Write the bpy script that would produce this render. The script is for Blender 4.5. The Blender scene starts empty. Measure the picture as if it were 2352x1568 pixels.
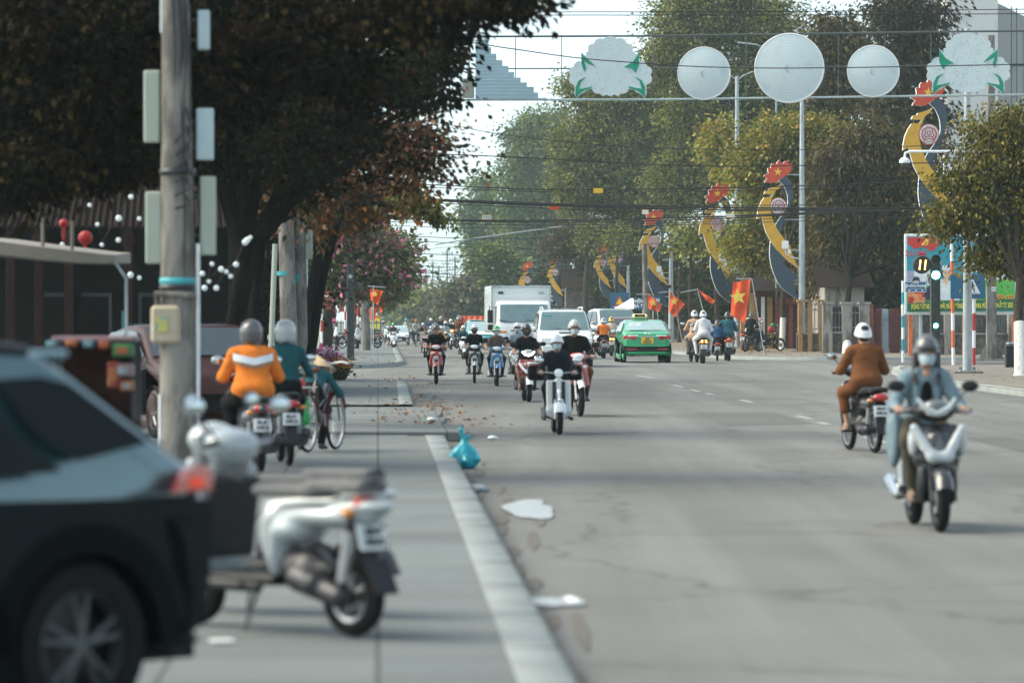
import bpy, math, random
import numpy as np
from mathutils import Vector, Matrix, Euler
random.seed(7); RNG = np.random.default_rng(7)
R = math.radians
S = bpy.context.scene
COL = S.collection
# ------------------------------------------------------------------ camera
F, CX, HY, H = 8820.0, 1176.0, 732.0, 1.6          # focal length in photo pixels (2352 wide), centre, horizon, eye height
cam_d = bpy.data.cameras.new('camera'); cam = bpy.data.objects.new('camera', cam_d); COL.objects.link(cam)
cam.location = (0, 0, H); cam.rotation_euler = (R(90), 0, 0)
cam_d.lens = 135; cam_d.sensor_width = 36; cam_d.shift_y = -(784 - HY) / 2352
cam_d.clip_start = .5; cam_d.clip_end = 6000
cam_d.dof.use_dof = True; cam_d.dof.focus_distance = 120; cam_d.dof.aperture_fstop = 2.9
S.camera = cam
# ------------------------------------------------------------------ light
SUN_EL, SUN_AZ = 46, -84          # azimuth from +Y (ahead), negative = to the left
w = bpy.data.worlds.new('World'); S.world = w; w.use_nodes = True
nt = w.node_tree; nt.nodes.clear()
sky = nt.nodes.new('ShaderNodeTexSky'); sky.sky_type = 'NISHITA'; sky.sun_disc = False
sky.sun_elevation = R(SUN_EL); sky.sun_rotation = R(SUN_AZ); sky.air_density = 1.0; sky.dust_density = 2.2; sky.ozone_density = 1.2
tcw = nt.nodes.new('ShaderNodeTexCoord'); va = nt.nodes.new('ShaderNodeVectorMath'); va.operation = 'ADD'; va.inputs[1].default_value = (0, 0, .09); vn = nt.nodes.new('ShaderNodeVectorMath'); vn.operation = 'NORMALIZE'   # lifts the murky horizon band
nt.links.new(tcw.outputs['Generated'], va.inputs[0]); nt.links.new(va.outputs[0], vn.inputs[0]); nt.links.new(vn.outputs[0], sky.inputs['Vector'])
hs = nt.nodes.new('ShaderNodeHueSaturation'); hs.inputs['Saturation'].default_value = .6
bg = nt.nodes.new('ShaderNodeBackground'); bg.inputs['Strength'].default_value = .15
out = nt.nodes.new('ShaderNodeOutputWorld')
nt.links.new(sky.outputs[0], hs.inputs['Color']); tn = nt.nodes.new('ShaderNodeMix'); tn.data_type = 'RGBA'; tn.blend_type = 'MULTIPLY'; tn.inputs['Factor'].default_value = 1; tn.inputs['B'].default_value = (.95, 1, .93, 1); nt.links.new(hs.outputs[0], tn.inputs['A']); nt.links.new(tn.outputs['Result'], bg.inputs['Color']); nt.links.new(bg.outputs[0], out.inputs['Surface'])
sd = bpy.data.lights.new('sun', 'SUN'); so = bpy.data.objects.new('sun', sd); COL.objects.link(so)
sd.energy = 1.45; sd.angle = R(40); sd.color = (1, .87, .66)
v = Vector((math.sin(R(SUN_AZ)) * math.cos(R(SUN_EL)), math.cos(R(SUN_AZ)) * math.cos(R(SUN_EL)), math.sin(R(SUN_EL))))
so.rotation_euler = v.to_track_quat('Z', 'Y').to_euler()
S.view_settings.view_transform = 'Standard'; S.view_settings.look = 'None'
S.view_settings.exposure = 1.22; S.view_settings.gamma = 1
# ------------------------------------------------------------------ helpers
def G(px, py, z=0.0):
    d = F * (H - z) / (py - HY); return Vector(((px - CX) * d / F, d, z))
def A(px, py, d): return Vector(((px - CX) * d / F, d, H - (py - HY) * d / F))
def XL(d): return .795 - .034 * d           # left kerb line of the street
def XR(d): return 8.4 - .034 * (d - 147)    # right kerb line
def tag(o, label=None, cat=None, group=None, kind=None):
    if label: o['label'] = label
    if cat: o['category'] = cat
    if group: o['group'] = group
    if kind: o['kind'] = kind
    return o
def thing(name, label, cat, loc=(0, 0, 0), rz=0, group=None, sc=1):
    o = bpy.data.objects.new(name, None); COL.objects.link(o); o.location = loc
    o.rotation_euler = (0, 0, rz); o.scale = (sc, sc, sc); o.empty_display_size = .2
    return tag(o, label, cat, group)
MATS = {}
def M(key, col, rough=.55, metal=0, var=.12, scale=6, bump=0, bscale=30, coat=0, emit=0, spec=.5, alt=None, altamt=.5, trans=0, stretch=None, detail=4):
    """procedural principled material: base colour varied by object-space noise"""
    if key in MATS: return MATS[key]
    m = bpy.data.materials.new(key); m.use_nodes = True; n = m.node_tree.nodes; l = m.node_tree.links
    b = n['Principled BSDF']; MATS[key] = m
    c = tuple(col) + (1,)
    b.inputs['Roughness'].default_value = rough; b.inputs['Metallic'].default_value = metal
    b.inputs['Coat Weight'].default_value = coat; b.inputs['Coat Roughness'].default_value = .08
    b.inputs['Specular IOR Level'].default_value = spec; b.inputs['Transmission Weight'].default_value = trans
    tc = n.new('ShaderNodeTexCoord'); vec = tc.outputs['Object']
    if stretch:
        mp = n.new('ShaderNodeMapping'); mp.inputs['Scale'].default_value = stretch; l.new(vec, mp.inputs['Vector']); vec = mp.outputs[0]
    nz = n.new('ShaderNodeTexNoise'); nz.inputs['Scale'].default_value = scale; nz.inputs['Detail'].default_value = detail; nz.inputs['Roughness'].default_value = .65
    l.new(vec, nz.inputs['Vector'])
    mx = n.new('ShaderNodeMix'); mx.data_type = 'RGBA'
    if alt is None:
        lo = tuple(max(0, x * (1 - var)) for x in col) + (1,); hi = tuple(min(1, x * (1 + var)) for x in col) + (1,)
        rr = n.new('ShaderNodeMapRange'); rr.inputs[1].default_value = .3; rr.inputs[2].default_value = .7; l.new(nz.outputs['Fac'], rr.inputs[0])
        l.new(rr.outputs[0], mx.inputs['Factor'])
        mx.inputs['A'].default_value = lo; mx.inputs['B'].default_value = hi
    else:
        rr = n.new('ShaderNodeMapRange'); rr.inputs[1].default_value = .62 - altamt * .3; rr.inputs[2].default_value = .75 - altamt * .3; l.new(nz.outputs['Fac'], rr.inputs[0])
        l.new(rr.outputs[0], mx.inputs['Factor']); mx.inputs['A'].default_value = c; mx.inputs['B'].default_value = tuple(alt) + (1,)
    l.new(mx.outputs['Result'], b.inputs['Base Color'])
    if emit:
        b.inputs['Emission Color'].default_value = c; b.inputs['Emission Strength'].default_value = emit
    if bump:
        n2 = n.new('ShaderNodeTexNoise'); n2.inputs['Scale'].default_value = bscale; n2.inputs['Detail'].default_value = 5; l.new(vec, n2.inputs['Vector'])
        bp = n.new('ShaderNodeBump'); bp.inputs['Strength'].default_value = bump; bp.inputs['Distance'].default_value = .02
        l.new(n2.outputs['Fac'], bp.inputs['Height']); l.new(bp.outputs[0], b.inputs['Normal'])
    return m
class MB:
    """collects shapes; build() links them as ONE mesh object"""
    def __init__(s): s.v = []; s.f = []; s.m = []; s.keys = []; s.T = None
    def k(s, key):
        if key not in s.keys: s.keys.append(key)
        return s.keys.index(key)
    def add(s, vs, fs, key):
        b = len(s.v); T = s.T
        for p in vs:
            s.v.append(tuple(T @ Vector(p)) if T else tuple(p))
        ki = s.k(key)
        for f in fs: s.f.append(tuple(i + b for i in f)); s.m.append(ki)
        return s
    def box(s, c, sz, key, rot=None, ch=0):
        hx, hy, hz = [x / 2 for x in sz]; Rm = Euler(rot).to_matrix() if rot else None; C = Vector(c)
        if ch <= 0:
            vs = [Vector((x, y, z)) for x in (-hx, hx) for y in (-hy, hy) for z in (-hz, hz)]
            fs = [(0, 1, 3, 2), (4, 6, 7, 5), (0, 4, 5, 1), (2, 3, 7, 6), (0, 2, 6, 4), (1, 5, 7, 3)]
        else:
            ch = min(ch, hx * .9, hy * .9, hz * .9); vs = []; idx = {}
            for sx in (-1, 1):
                for sy in (-1, 1):
                    for sz_ in (-1, 1):
                        for a in range(3):
                            p = [sx * (hx - ch), sy * (hy - ch), sz_ * (hz - ch)]; p[a] = (sx, sy, sz_)[a] * (hx, hy, hz)[a]
                            idx[(sx, sy, sz_, a)] = len(vs); vs.append(Vector(p))
            fs = []
            for a in range(3):
                o = [i for i in range(3) if i != a]
                for sg in (-1, 1):
                    q = []
                    for (u, w_) in ((-1, -1), (1, -1), (1, 1), (-1, 1)):
                        t = [0, 0, 0]; t[a] = sg; t[o[0]] = u; t[o[1]] = w_; q.append(idx[(t[0], t[1], t[2], a)])
                    fs.append(tuple(q))
            for a in range(3):
                o = [i for i in range(3) if i != a]
                for u in (-1, 1):
                    for w_ in (-1, 1):
                        t0 = [0, 0, 0]; t1 = [0, 0, 0]; t0[a] = -1; t1[a] = 1
                        for t in (t0, t1): t[o[0]] = u; t[o[1]] = w_
                        fs.append((idx[(*t0, o[0])], idx[(*t1, o[0])], idx[(*t1, o[1])], idx[(*t0, o[1])]))
            for sx in (-1, 1):
                for sy in (-1, 1):
                    for sz_ in (-1, 1): fs.append(tuple(idx[(sx, sy, sz_, a)] for a in range(3)))
        vs = [(Rm @ p if Rm else p) + C for p in vs]
        return s.add(vs, fs, key)
    def tube(s, pts, r, key, n=8, cap=True):
        pts = [Vector(p) for p in pts]; rs = r if isinstance(r, (list, tuple)) else [r] * len(pts)
        vs = []; fs = []; up = None
        for i, p in enumerate(pts):
            t = (pts[min(i + 1, len(pts) - 1)] - pts[max(i - 1, 0)])
            if t.length < 1e-9: t = Vector((0, 0, 1))
            t.normalize()
            if up is None: up = t.orthogonal().normalized()
            up = up - t * up.dot(t); up = up.normalized() if up.length > 1e-6 else t.orthogonal().normalized()
            sd_ = t.cross(up)
            for j in range(n):
                a = 2 * math.pi * j / n; vs.append(p + (up * math.cos(a) + sd_ * math.sin(a)) * rs[i])
        for i in range(len(pts) - 1):
            for j in range(n):
                a = i * n + j; b = i * n + (j + 1) % n; fs.append((a, b, b + n, a + n))
        if cap: fs.append(tuple(range(n - 1, -1, -1))); fs.append(tuple(range((len(pts) - 1) * n, len(pts) * n)))
        return s.add(vs, fs, key)
    def lathe(s, prof, key, o=(0, 0, 0), axis='z', n=20, a0=0, a1=2 * math.pi):
        """prof = [(radius, height)...] turned about axis"""
        vs = []; fs = []; full = abs(a1 - a0 - 2 * math.pi) < 1e-6; m = n if full else n + 1
        for (r, h) in prof:
            for j in range(m):
                a = a0 + (a1 - a0) * j / n; x, y = r * math.cos(a), r * math.sin(a)
                p = {'z': (x, y, h), 'y': (x, h, y), 'x': (h, x, y)}[axis]
                vs.append((p[0] + o[0], p[1] + o[1], p[2] + o[2]))
        for i in range(len(prof) - 1):
            for j in range(n):
                a = i * m + j; b = i * m + (j + 1) % m; fs.append((a, b, b + m, a + m))
        return s.add(vs, fs, key)
    def ball(s, c, r, key, n=12, m=8):
        r = (r, r, r) if not isinstance(r, (list, tuple)) else r
        vs = [(c[0], c[1], c[2] - r[2])]; fs = []
        for i in range(1, m):
            t = math.pi * i / m - math.pi / 2
            for j in range(n):
                a = 2 * math.pi * j / n; vs.append((c[0] + r[0] * math.cos(t) * math.cos(a), c[1] + r[1] * math.cos(t) * math.sin(a), c[2] + r[2] * math.sin(t)))
        vs.append((c[0], c[1], c[2] + r[2])); L = len(vs) - 1
        for j in range(n):
            fs.append((0, 1 + (j + 1) % n, 1 + j)); fs.append((L, L - n + j, L - n + (j + 1) % n))
        for i in range(m - 2):
            for j in range(n):
                a = 1 + i * n + j; b = 1 + i * n + (j + 1) % n; fs.append((a, b, b + n, a + n))
        return s.add(vs, fs, key)
    def prism(s, pts, t, key, side=None, plane='xz', o=(0, 0, 0)):
        """outline pts extruded by t; plane xz: front face towards -Y at y=o.y, back at o.y+t"""
        n = len(pts); ar = sum(pts[i][0] * pts[(i + 1) % n][1] - pts[(i + 1) % n][0] * pts[i][1] for i in range(n))
        if ar < 0: pts = pts[::-1]
        def P(a, b, c):
            q = {'xz': (a, c, b), 'xy': (a, b, c), 'yz': (c, a, b)}[plane]; return (q[0] + o[0], q[1] + o[1], q[2] + o[2])
        fr = [P(a, b, 0) for a, b in pts]; bk = [P(a, b, t) for a, b in pts]
        s.add(fr, [tuple(range(n))], key); s.add(bk, [tuple(range(n - 1, -1, -1))], side or key)
        s.add(fr + bk, [(i, i + n, (i + 1) % n + n, (i + 1) % n) for i in range(n)], side or key)
        return s
    def text(s, txt, size, key, o=(0, 0, 0), align='CENTER', ext=.004, rz=0, squash=1, bold=0, rx=0):
        """upright lettering that faces -Y"""
        cu = bpy.data.curves.new('t', 'FONT'); cu.body = txt; cu.size = size; cu.extrude = ext; cu.align_x = align; cu.align_y = 'CENTER'; cu.resolution_u = 3; cu.offset = bold
        ob = bpy.data.objects.new('t', cu); COL.objects.link(ob); dg = bpy.context.evaluated_depsgraph_get()
        me = bpy.data.meshes.new_from_object(ob.evaluated_get(dg)); bpy.data.objects.remove(ob); bpy.data.curves.remove(cu)
        Rz = Matrix.Rotation(rz, 3, 'Z') @ Matrix.Rotation(rx, 3, 'X'); O = Vector(o)
        s.add([Rz @ Vector((v.co.x * squash, -v.co.z, v.co.y)) + O for v in me.vertices], [tuple(p.vertices) for p in me.polygons], key)
        bpy.data.meshes.remove(me); return s
    def build(s, name, parent=None, pal=None, smooth=True, ang=35, loc=None):
        me = bpy.data.meshes.new(name); me.from_pydata(s.v, [], s.f)
        for k in s.keys:
            kk = pal.get(k, k) if pal else k
            me.materials.append(MATS[kk] if isinstance(kk, str) else kk)
        me.polygons.foreach_set('material_index', s.m)
        if smooth:
            me.polygons.foreach_set('use_smooth', [True] * len(s.f)); me.update()
            try: me.set_sharp_from_angle(angle=R(ang))
            except Exception: pass
        me.update()
        o = bpy.data.objects.new(name, me); COL.objects.link(o)
        if parent: o.parent = parent
        if loc: o.location = loc
        return o
# ---- organic surfaces: smooth union of capsules / ellipsoids / rounded boxes, polygonised with surface nets
def rotm(r): return np.array(Euler(r).to_matrix()) if r is not None else None
def sdf_mb(prims, res, key_default='x'):
    """prims: (type, args..., key, k[, 'sub'])"""
    lo = np.full(3, 1e9); hi = -lo; items = []
    for p in prims:
        t = p['t']
        if t == 'c':
            a, b = np.array(p['a'], float), np.array(p['b'], float); ra, rb = p['ra'], p['rb']
            l0 = np.minimum(a - ra, b - rb); h0 = np.maximum(a + ra, b + rb)
        else:
            c = np.array(p['c'], float); r = np.array(p['r'], float); e = np.linalg.norm(r) if p.get('R') is not None else r
            l0, h0 = c - e, c + e
        items.append((p, l0, h0))
        if not p.get('sub'): lo = np.minimum(lo, l0); hi = np.maximum(hi, h0)
    mrg = res * 3; lo -= mrg; hi += mrg; N = np.ceil((hi - lo) / res).astype(int) + 1
    f = np.full(N, 1.0, np.float32); best = np.full(N, 1.0, np.float32); mi = np.zeros(N, np.int16); keys = []
    ax = [lo[i] + res * np.arange(N[i]) for i in range(3)]
    for p, l0, h0 in items:
        kk = p.get('k', .03); pad = kk * 1.6 + res * 3
        i0 = np.clip(np.floor((l0 - pad - lo) / res).astype(int), 0, N - 1); i1 = np.clip(np.ceil((h0 + pad - lo) / res).astype(int) + 1, 1, N)
        if np.any(i1 <= i0): continue
        sl = tuple(slice(i0[i], i1[i]) for i in range(3))
        X, Y, Z = np.meshgrid(ax[0][sl[0]], ax[1][sl[1]], ax[2][sl[2]], indexing='ij')
        if p['t'] == 'c':
            a, b = np.array(p['a'], float), np.array(p['b'], float); ab = b - a; L = max(ab @ ab, 1e-9)
            t = np.clip(((X - a[0]) * ab[0] + (Y - a[1]) * ab[1] + (Z - a[2]) * ab[2]) / L, 0, 1)
            d = np.sqrt((X - a[0] - t * ab[0]) ** 2 + (Y - a[1] - t * ab[1]) ** 2 + (Z - a[2] - t * ab[2]) ** 2) - (p['ra'] + t * (p['rb'] - p['ra']))
        else:
            c = p['c']; X = X - c[0]; Y = Y - c[1]; Z = Z - c[2]
            if p.get('R') is not None:
                m = rotm(p['R']).T; X, Y, Z = m[0, 0] * X + m[0, 1] * Y + m[0, 2] * Z, m[1, 0] * X + m[1, 1] * Y + m[1, 2] * Z, m[2, 0] * X + m[2, 1] * Y + m[2, 2] * Z
            r = p['r']
            if p['t'] == 'e':
                k0 = np.sqrt((X / r[0]) ** 2 + (Y / r[1]) ** 2 + (Z / r[2]) ** 2); k1 = np.sqrt((X / r[0] ** 2) ** 2 + (Y / r[1] ** 2) ** 2 + (Z / r[2] ** 2) ** 2) + 1e-6
                d = k0 * (k0 - 1) / k1; d = np.where(k0 < .05, -min(r), d)
            else:
                q = p.get('q', .02); qx = np.abs(X) - r[0] + q; qy = np.abs(Y) - r[1] + q; qz = np.abs(Z) - r[2] + q
                d = np.sqrt(np.maximum(qx, 0) ** 2 + np.maximum(qy, 0) ** 2 + np.maximum(qz, 0) ** 2) + np.minimum(np.maximum(qx, np.maximum(qy, qz)), 0) - q
        d = d.astype(np.float32); fs_ = f[sl]
        if p.get('sub'):
            f[sl] = np.maximum(fs_, -d); continue
        if kk > 0:
            h = np.clip(.5 + .5 * (fs_ - d) / kk, 0, 1); f[sl] = fs_ * (1 - h) + d * h - kk * h * (1 - h)
        else: f[sl] = np.minimum(fs_, d)
        key = p.get('m', key_default)
        if key not in keys: keys.append(key)
        bb = best[sl]; mm = mi[sl]; w_ = d - p.get('pri', 0) < bb; bb[w_] = (d - p.get('pri', 0))[w_]; mm[w_] = keys.index(key)
    # surface nets
    s = f < 0
    c8 = [s[a:N[0] - 1 + a, b:N[1] - 1 + b, c:N[2] - 1 + c] for a in (0, 1) for b in (0, 1) for c in (0, 1)]
    al = np.logical_and.reduce(c8); an = np.logical_or.reduce(c8); act = an & ~al
    I = np.argwhere(act); idx = np.full(act.shape, -1, np.int64); idx[act] = np.arange(len(I))
    P = np.zeros((len(I), 3)); cnt = np.zeros(len(I))
    for axis in range(3):
        o = [i for i in range(3) if i != axis]
        for u in (0, 1):
            for w_ in (0, 1):
                a = np.zeros(3, int); a[o[0]] = u; a[o[1]] = w_; b = a.copy(); b[axis] = 1
                f0 = f[tuple((I + a).T)]; f1 = f[tuple((I + b).T)]; m = (f0 < 0) != (f1 < 0)
                t = np.where(m, f0 / np.where(m, f0 - f1, 1), 0)
                pos = I + a + np.outer(t, b - a); P[m] += pos[m]; cnt[m] += 1
    V = lo + res * (P / cnt[:, None])
    faces = []; fm = []
    for axis in range(3):
        o = [i for i in range(3) if i != axis]; sl0 = [slice(None)] * 3; sl1 = [slice(None)] * 3
        sl0[axis] = slice(0, N[axis] - 1); sl1[axis] = slice(1, N[axis])
        s0 = s[tuple(sl0)]; s1 = s[tuple(sl1)]; E = np.argwhere(s0 != s1)
        E = E[(E[:, o[0]] > 0) & (E[:, o[1]] > 0)]; E = E[(E[:, o[0]] < N[o[0]] - 1) & (E[:, o[1]] < N[o[1]] - 1)]
        if len(E) == 0: continue
        def ci(du, dw):
            e = E.copy(); e[:, o[0]] += du; e[:, o[1]] += dw; return idx[tuple(e.T)]
        q = np.stack([ci(-1, -1), ci(0, -1), ci(0, 0), ci(-1, 0)], 1)
        ins = s[tuple(E.T)]; flip = ins if axis != 1 else ~ins
        q[~flip] = q[~flip][:, ::-1]; faces.append(q)
        E2 = E.copy(); outm = np.where(ins, mi[tuple(E.T)], 0); E2[:, axis] += 1; outm = np.where(ins, outm, mi[tuple(E2.T)]); fm.append(outm)
    mb = MB(); 
    if not faces: return mb
    FA = np.concatenate(faces); FM = np.concatenate(fm)
    mb.v = [tuple(x) for x in V.tolist()]; mb.f = [tuple(x) for x in FA.tolist()]; mb.m = FM.astype(int).tolist(); mb.keys = keys
    return mb
def cap(a, b, ra, rb=None, m='x', k=.03, **kw): return dict(t='c', a=a, b=b, ra=ra, rb=ra if rb is None else rb, m=m, k=k, **kw)
def ell(c, r, m='x', k=.03, rot=None, **kw): return dict(t='e', c=c, r=r, m=m, k=k, R=rot, **kw)
def rbx(c, r, m='x', k=.03, rot=None, q=.02, **kw): return dict(t='b', c=c, r=r, m=m, k=k, R=rot, q=q, **kw)
# ------------------------------------------------------------------ common materials
M('black_plastic', (.01, .011, .012), .5, spec=.35); M('dark_metal', (.05, .05, .055), .4, .6); M('chrome', (.75, .77, .78), .18, 1, var=.05)
M('rubber', (.009, .009, .01), .85, spec=.2, bump=.3, bscale=60); M('steel', (.45, .47, .49), .4, .8); M('white_paint', (.78, .79, .78), .45)
M('alloy', (.3, .31, .32), .4, .8); M('glass_dark', (.02, .03, .035), .06, spec=.8, var=.02); M('glass_teal', (.05, .16, .17), .08, spec=.9, var=.2, scale=1.5)
M('mirror', (.6, .68, .7), .06, 1, var=.05); M('lamp_white', (.85, .87, .88), .12, coat=.6); M('lamp_orange', (.75, .28, .05), .2, coat=.5)
M('lamp_red', (.5, .02, .015), .15, coat=.8); M('plate_white', (.72, .75, .76), .5); M('plate_yellow', (.75, .5, .06), .5); M('letter_black', (.02, .02, .02), .6)
M('letter_white', (.85, .85, .84), .5); M('galv', (.42, .47, .49), .45, .3, alt=(.32, .36, .38), altamt=.5, scale=5, stretch=(1, 1, .3))
M('concrete', (.24, .225, .2), .9, var=.2, scale=3.5, bump=.6, bscale=25, spec=.2, alt=(.12, .11, .1), altamt=.6, stretch=(1, 1, .35))
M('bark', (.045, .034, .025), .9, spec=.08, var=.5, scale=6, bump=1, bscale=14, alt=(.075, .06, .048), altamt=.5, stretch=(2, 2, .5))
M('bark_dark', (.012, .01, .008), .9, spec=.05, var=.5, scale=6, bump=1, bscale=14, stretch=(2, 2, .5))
M('lime_wash', (.68, .68, .64), .85, var=.15, scale=7, bump=.6, bscale=18, alt=(.42, .4, .35), altamt=.3, stretch=(2, 2, .6))
M('red_paint', (.42, .03, .03), .45, alt=(.3, .04, .03), altamt=.3); M('orange_paint', (.7, .16, .04), .5, alt=(.4, .12, .05), altamt=.4); M('cyan_paint', (.02, .3, .4), .45)
M('cable', (.018, .018, .02), .6); M('blue_sign', (.01, .11, .22), .35); M('skin', (.42, .23, .15), .5, var=.08); M('skin_dark', (.3, .15, .09), .5, var=.08)
M('hair', (.012, .01, .009), .5, var=.3, scale=60); M('eye', (.02, .015, .012), .3)
M('gutter_dirt', (.13, .118, .1), .9, alt=(.1, .09, .078), altamt=.6, scale=9, bump=.6)
# ================================================================== SETTING
def ground_mat(key, col, alt, sc, bump=.5, slabs=None, rough=.85, strk=False):
    m = bpy.data.materials.new(key); m.use_nodes = True; n = m.node_tree.nodes; l = m.node_tree.links; b = n['Principled BSDF']; MATS[key] = m
    tc = n.new('ShaderNodeTexCoord'); b.inputs['Roughness'].default_value = rough; b.inputs['Specular IOR Level'].default_value = .3
    def noise(scale, det, st=None, rg=.6):
        z = n.new('ShaderNodeTexNoise'); z.inputs['Scale'].default_value = scale; z.inputs['Detail'].default_value = det; z.inputs['Roughness'].default_value = rg
        if st:
            mp = n.new('ShaderNodeMapping'); mp.inputs['Scale'].default_value = st; l.new(tc.outputs['Object'], mp.inputs[0]); l.new(mp.outputs[0], z.inputs[0])
        else: l.new(tc.outputs['Object'], z.inputs[0])
        return z
    def mix(fac, a, bb, blend='MIX'):
        x = n.new('ShaderNodeMix'); x.data_type = 'RGBA'; x.blend_type = blend
        for s_, val in (('Factor', fac), ('A', a), ('B', bb)):
            if hasattr(val, 'links') or hasattr(val, 'is_output'): l.new(val, x.inputs[s_])
            elif isinstance(val, tuple): x.inputs[s_].default_value = val + (1,)
            else: x.inputs[s_].default_value = val
        return x.outputs['Result']
    def rng(o, a, c, lo=0, hi=1):
        r = n.new('ShaderNodeMapRange'); l.new(o, r.inputs[0]); r.inputs[1].default_value = a; r.inputs[2].default_value = c; r.inputs[3].default_value = lo; r.inputs[4].default_value = hi; return r.outputs[0]
    big = noise(sc, 5); c1 = mix(rng(big.outputs['Fac'], .35, .68), col, alt)
    fine = noise(55, 3, rg=.8); c2 = mix(rng(fine.outputs['Fac'], .35, .65, 0, .35), c1, tuple(x * .45 for x in col))
    if strk:   # tyre-polished bands along the street, their sheen put into the colour
        st = noise(1.0, 4, (.9, .03, 1)); c2 = mix(rng(st.outputs['Fac'], .42, .66, 0, .55), c2, tuple(x * 1.28 for x in col))
        st2 = noise(.35, 5, (1, .35, 1), .7); c2 = mix(rng(st2.outputs['Fac'], .48, .68, 0, .4), c2, tuple(x * .62 for x in col))
        vo = n.new('ShaderNodeTexVoronoi'); vo.feature = 'DISTANCE_TO_EDGE'; vo.inputs['Scale'].default_value = .22
        wv = n.new('ShaderNodeVectorMath'); wv.operation = 'ADD'; l.new(tc.outputs['Object'], wv.inputs[0]); l.new(noise(1.1, 4).outputs['Color'], wv.inputs[1]); l.new(wv.outputs[0], vo.inputs['Vector'])
        c2 = mix(rng(vo.outputs['Distance'], .002, .012, .5, 0), c2, (.05, .05, .047))
    if slabs:
        br = n.new('ShaderNodeTexBrick'); mp = n.new('ShaderNodeMapping'); mp.inputs['Rotation'].default_value = (0, 0, R(-2)); l.new(tc.outputs['Object'], mp.inputs[0]); l.new(mp.outputs[0], br.inputs[0])
        br.offset = 0; br.inputs['Scale'].default_value = 1; br.inputs['Brick Width'].default_value = slabs[0]; br.inputs['Row Height'].default_value = slabs[1]
        br.inputs['Mortar Size'].default_value = .013; br.inputs['Mortar Smooth'].default_value = .3; br.inputs['Bias'].default_value = 0
        br.inputs['Color1'].default_value = (1, 1, 1, 1); br.inputs['Color2'].default_value = (.84, .85, .86, 1); br.inputs['Mortar'].default_value = (.42, .38, .34, 1)
        c2 = mix(1.0, c2, br.outputs['Color'], 'MULTIPLY')
    l.new(c2, b.inputs['Base Color'])
    bp = n.new('ShaderNodeBump'); bp.inputs['Strength'].default_value = bump; bp.inputs['Distance'].default_value = .012
    l.new(fine.outputs['Fac'], bp.inputs['Height']); l.new(bp.outputs[0], b.inputs['Normal'])
    return m
ground_mat('asphalt', (.18, .184, .174), (.14, .136, .122), .22, .6, strk=True)
ground_mat('asphalt_side', (.1, .1, .1), (.13, .128, .12), .4, .6)
ground_mat('dirt', (.25, .2, .14), (.17, .14, .1), .5, .8)
ground_mat('pave', (.19, .215, .215), (.15, .165, .16), .6, .5, slabs=(.9, 1.2))
ground_mat('pave_warm', (.28, .25, .21), (.21, .19, .16), .5, .5, slabs=(.4, .4))
ground_mat('kerb_stone', (.36, .39, .38), (.27, .29, .28), 1.5, .5)
def sheet(name, pts, z, key):
    mb = MB(); mb.add([(x, y, z) for x, y in pts], [tuple(range(len(pts)))], key)
    return tag(mb.build(name, smooth=False), kind='structure')
sheet('ground', [(-1500, -60), (1500, -60), (1500, 3000), (-1500, 3000)], -.03, 'dirt')
sheet('road', [(-90, -40), (90, -40), (90, 1600), (-90, 1600)], 0, 'asphalt')
sheet('side_road', [(-85, 102), (-6.5, 101.5), (-6.5, 118), (-85, 118)], .004, 'asphalt_side')
sheet('side_road', [(13, 128.5), (85, 131), (85, 145), (13, 145)], .004, 'asphalt_side')
def arc(p0, pc, p1, n=8):
    return [((1 - t) ** 2 * p0[0] + 2 * t * (1 - t) * pc[0] + t * t * p1[0], (1 - t) ** 2 * p0[1] + 2 * t * (1 - t) * pc[1] + t * t * p1[1]) for t in [i / n for i in range(n + 1)]]
def block(name, edge, far, key, kw=.24, zt=.13):
    """pavement slab behind a kerb that follows 'edge'; 'far' closes the outline"""
    mb = MB(); pts = edge + far; n = len(pts)
    mb.add([(x, y, zt - .006) for x, y in pts], [tuple(range(n))], key)
    o = tag(mb.build(name, smooth=False), kind='structure')
    # kerb: outer face, rounded shoulder, inner lip
    kb = MB(); c = Vector((sum(p[0] for p in pts) / n, sum(p[1] for p in pts) / n)); E = []
    for i in range(len(edge) - 1):
        a, b = Vector(edge[i]), Vector(edge[i + 1]); L = (b - a).length; m = max(1, int(L / 1.0)); 
        if L > 120: m = max(1, int(L / 8))
        for j in range(m): E.append(a.lerp(b, j / m))
    E.append(Vector(edge[-1])); prof = [(0, -.02), (-.004, .09), (.02, zt), (kw, zt + .004), (kw, zt - .03)]
    ring = []
    for i, p in enumerate(E):
        t = (E[min(i + 1, len(E) - 1)] - E[max(i - 1, 0)]).normalized(); nrm = Vector((-t.y, t.x))
        if nrm.dot(c - p) < 0: nrm = -nrm
        ring.append([(p.x + nrm.x * u, p.y + nrm.y * u, z) for u, z in prof])
    vs = [q for r_ in ring for q in r_]; k = len(prof)
    kb.add(vs, [(i * k + j, i * k + j + 1, (i + 1) * k + j + 1, (i + 1) * k + j) for i in range(len(E) - 1) for j in range(k - 1)], 'kerb_stone')
    # joints between the kerb stones
    for i in range(0, len(E) - 1):
        if E[i].y > 110 or i % 2: continue
        t = (E[i + 1] - E[i]).normalized(); nrm = Vector((-t.y, t.x)); nrm = -nrm if nrm.dot(c - E[i]) < 0 else nrm
        q = E[i] + nrm * (kw / 2); kb.box((q.x, q.y, zt + .0015), (kw, .007, .006), 'gutter_dirt', rot=(0, 0, math.atan2(nrm.y, nrm.x)))
    tag(kb.build('kerb', ang=60), kind='structure')
    return o
e1 = [(XL(3), 3), (XL(48.5), 48.5)]
block('pavement', e1, [(-60, 48.5), (-60, 3)], 'pave')
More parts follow.
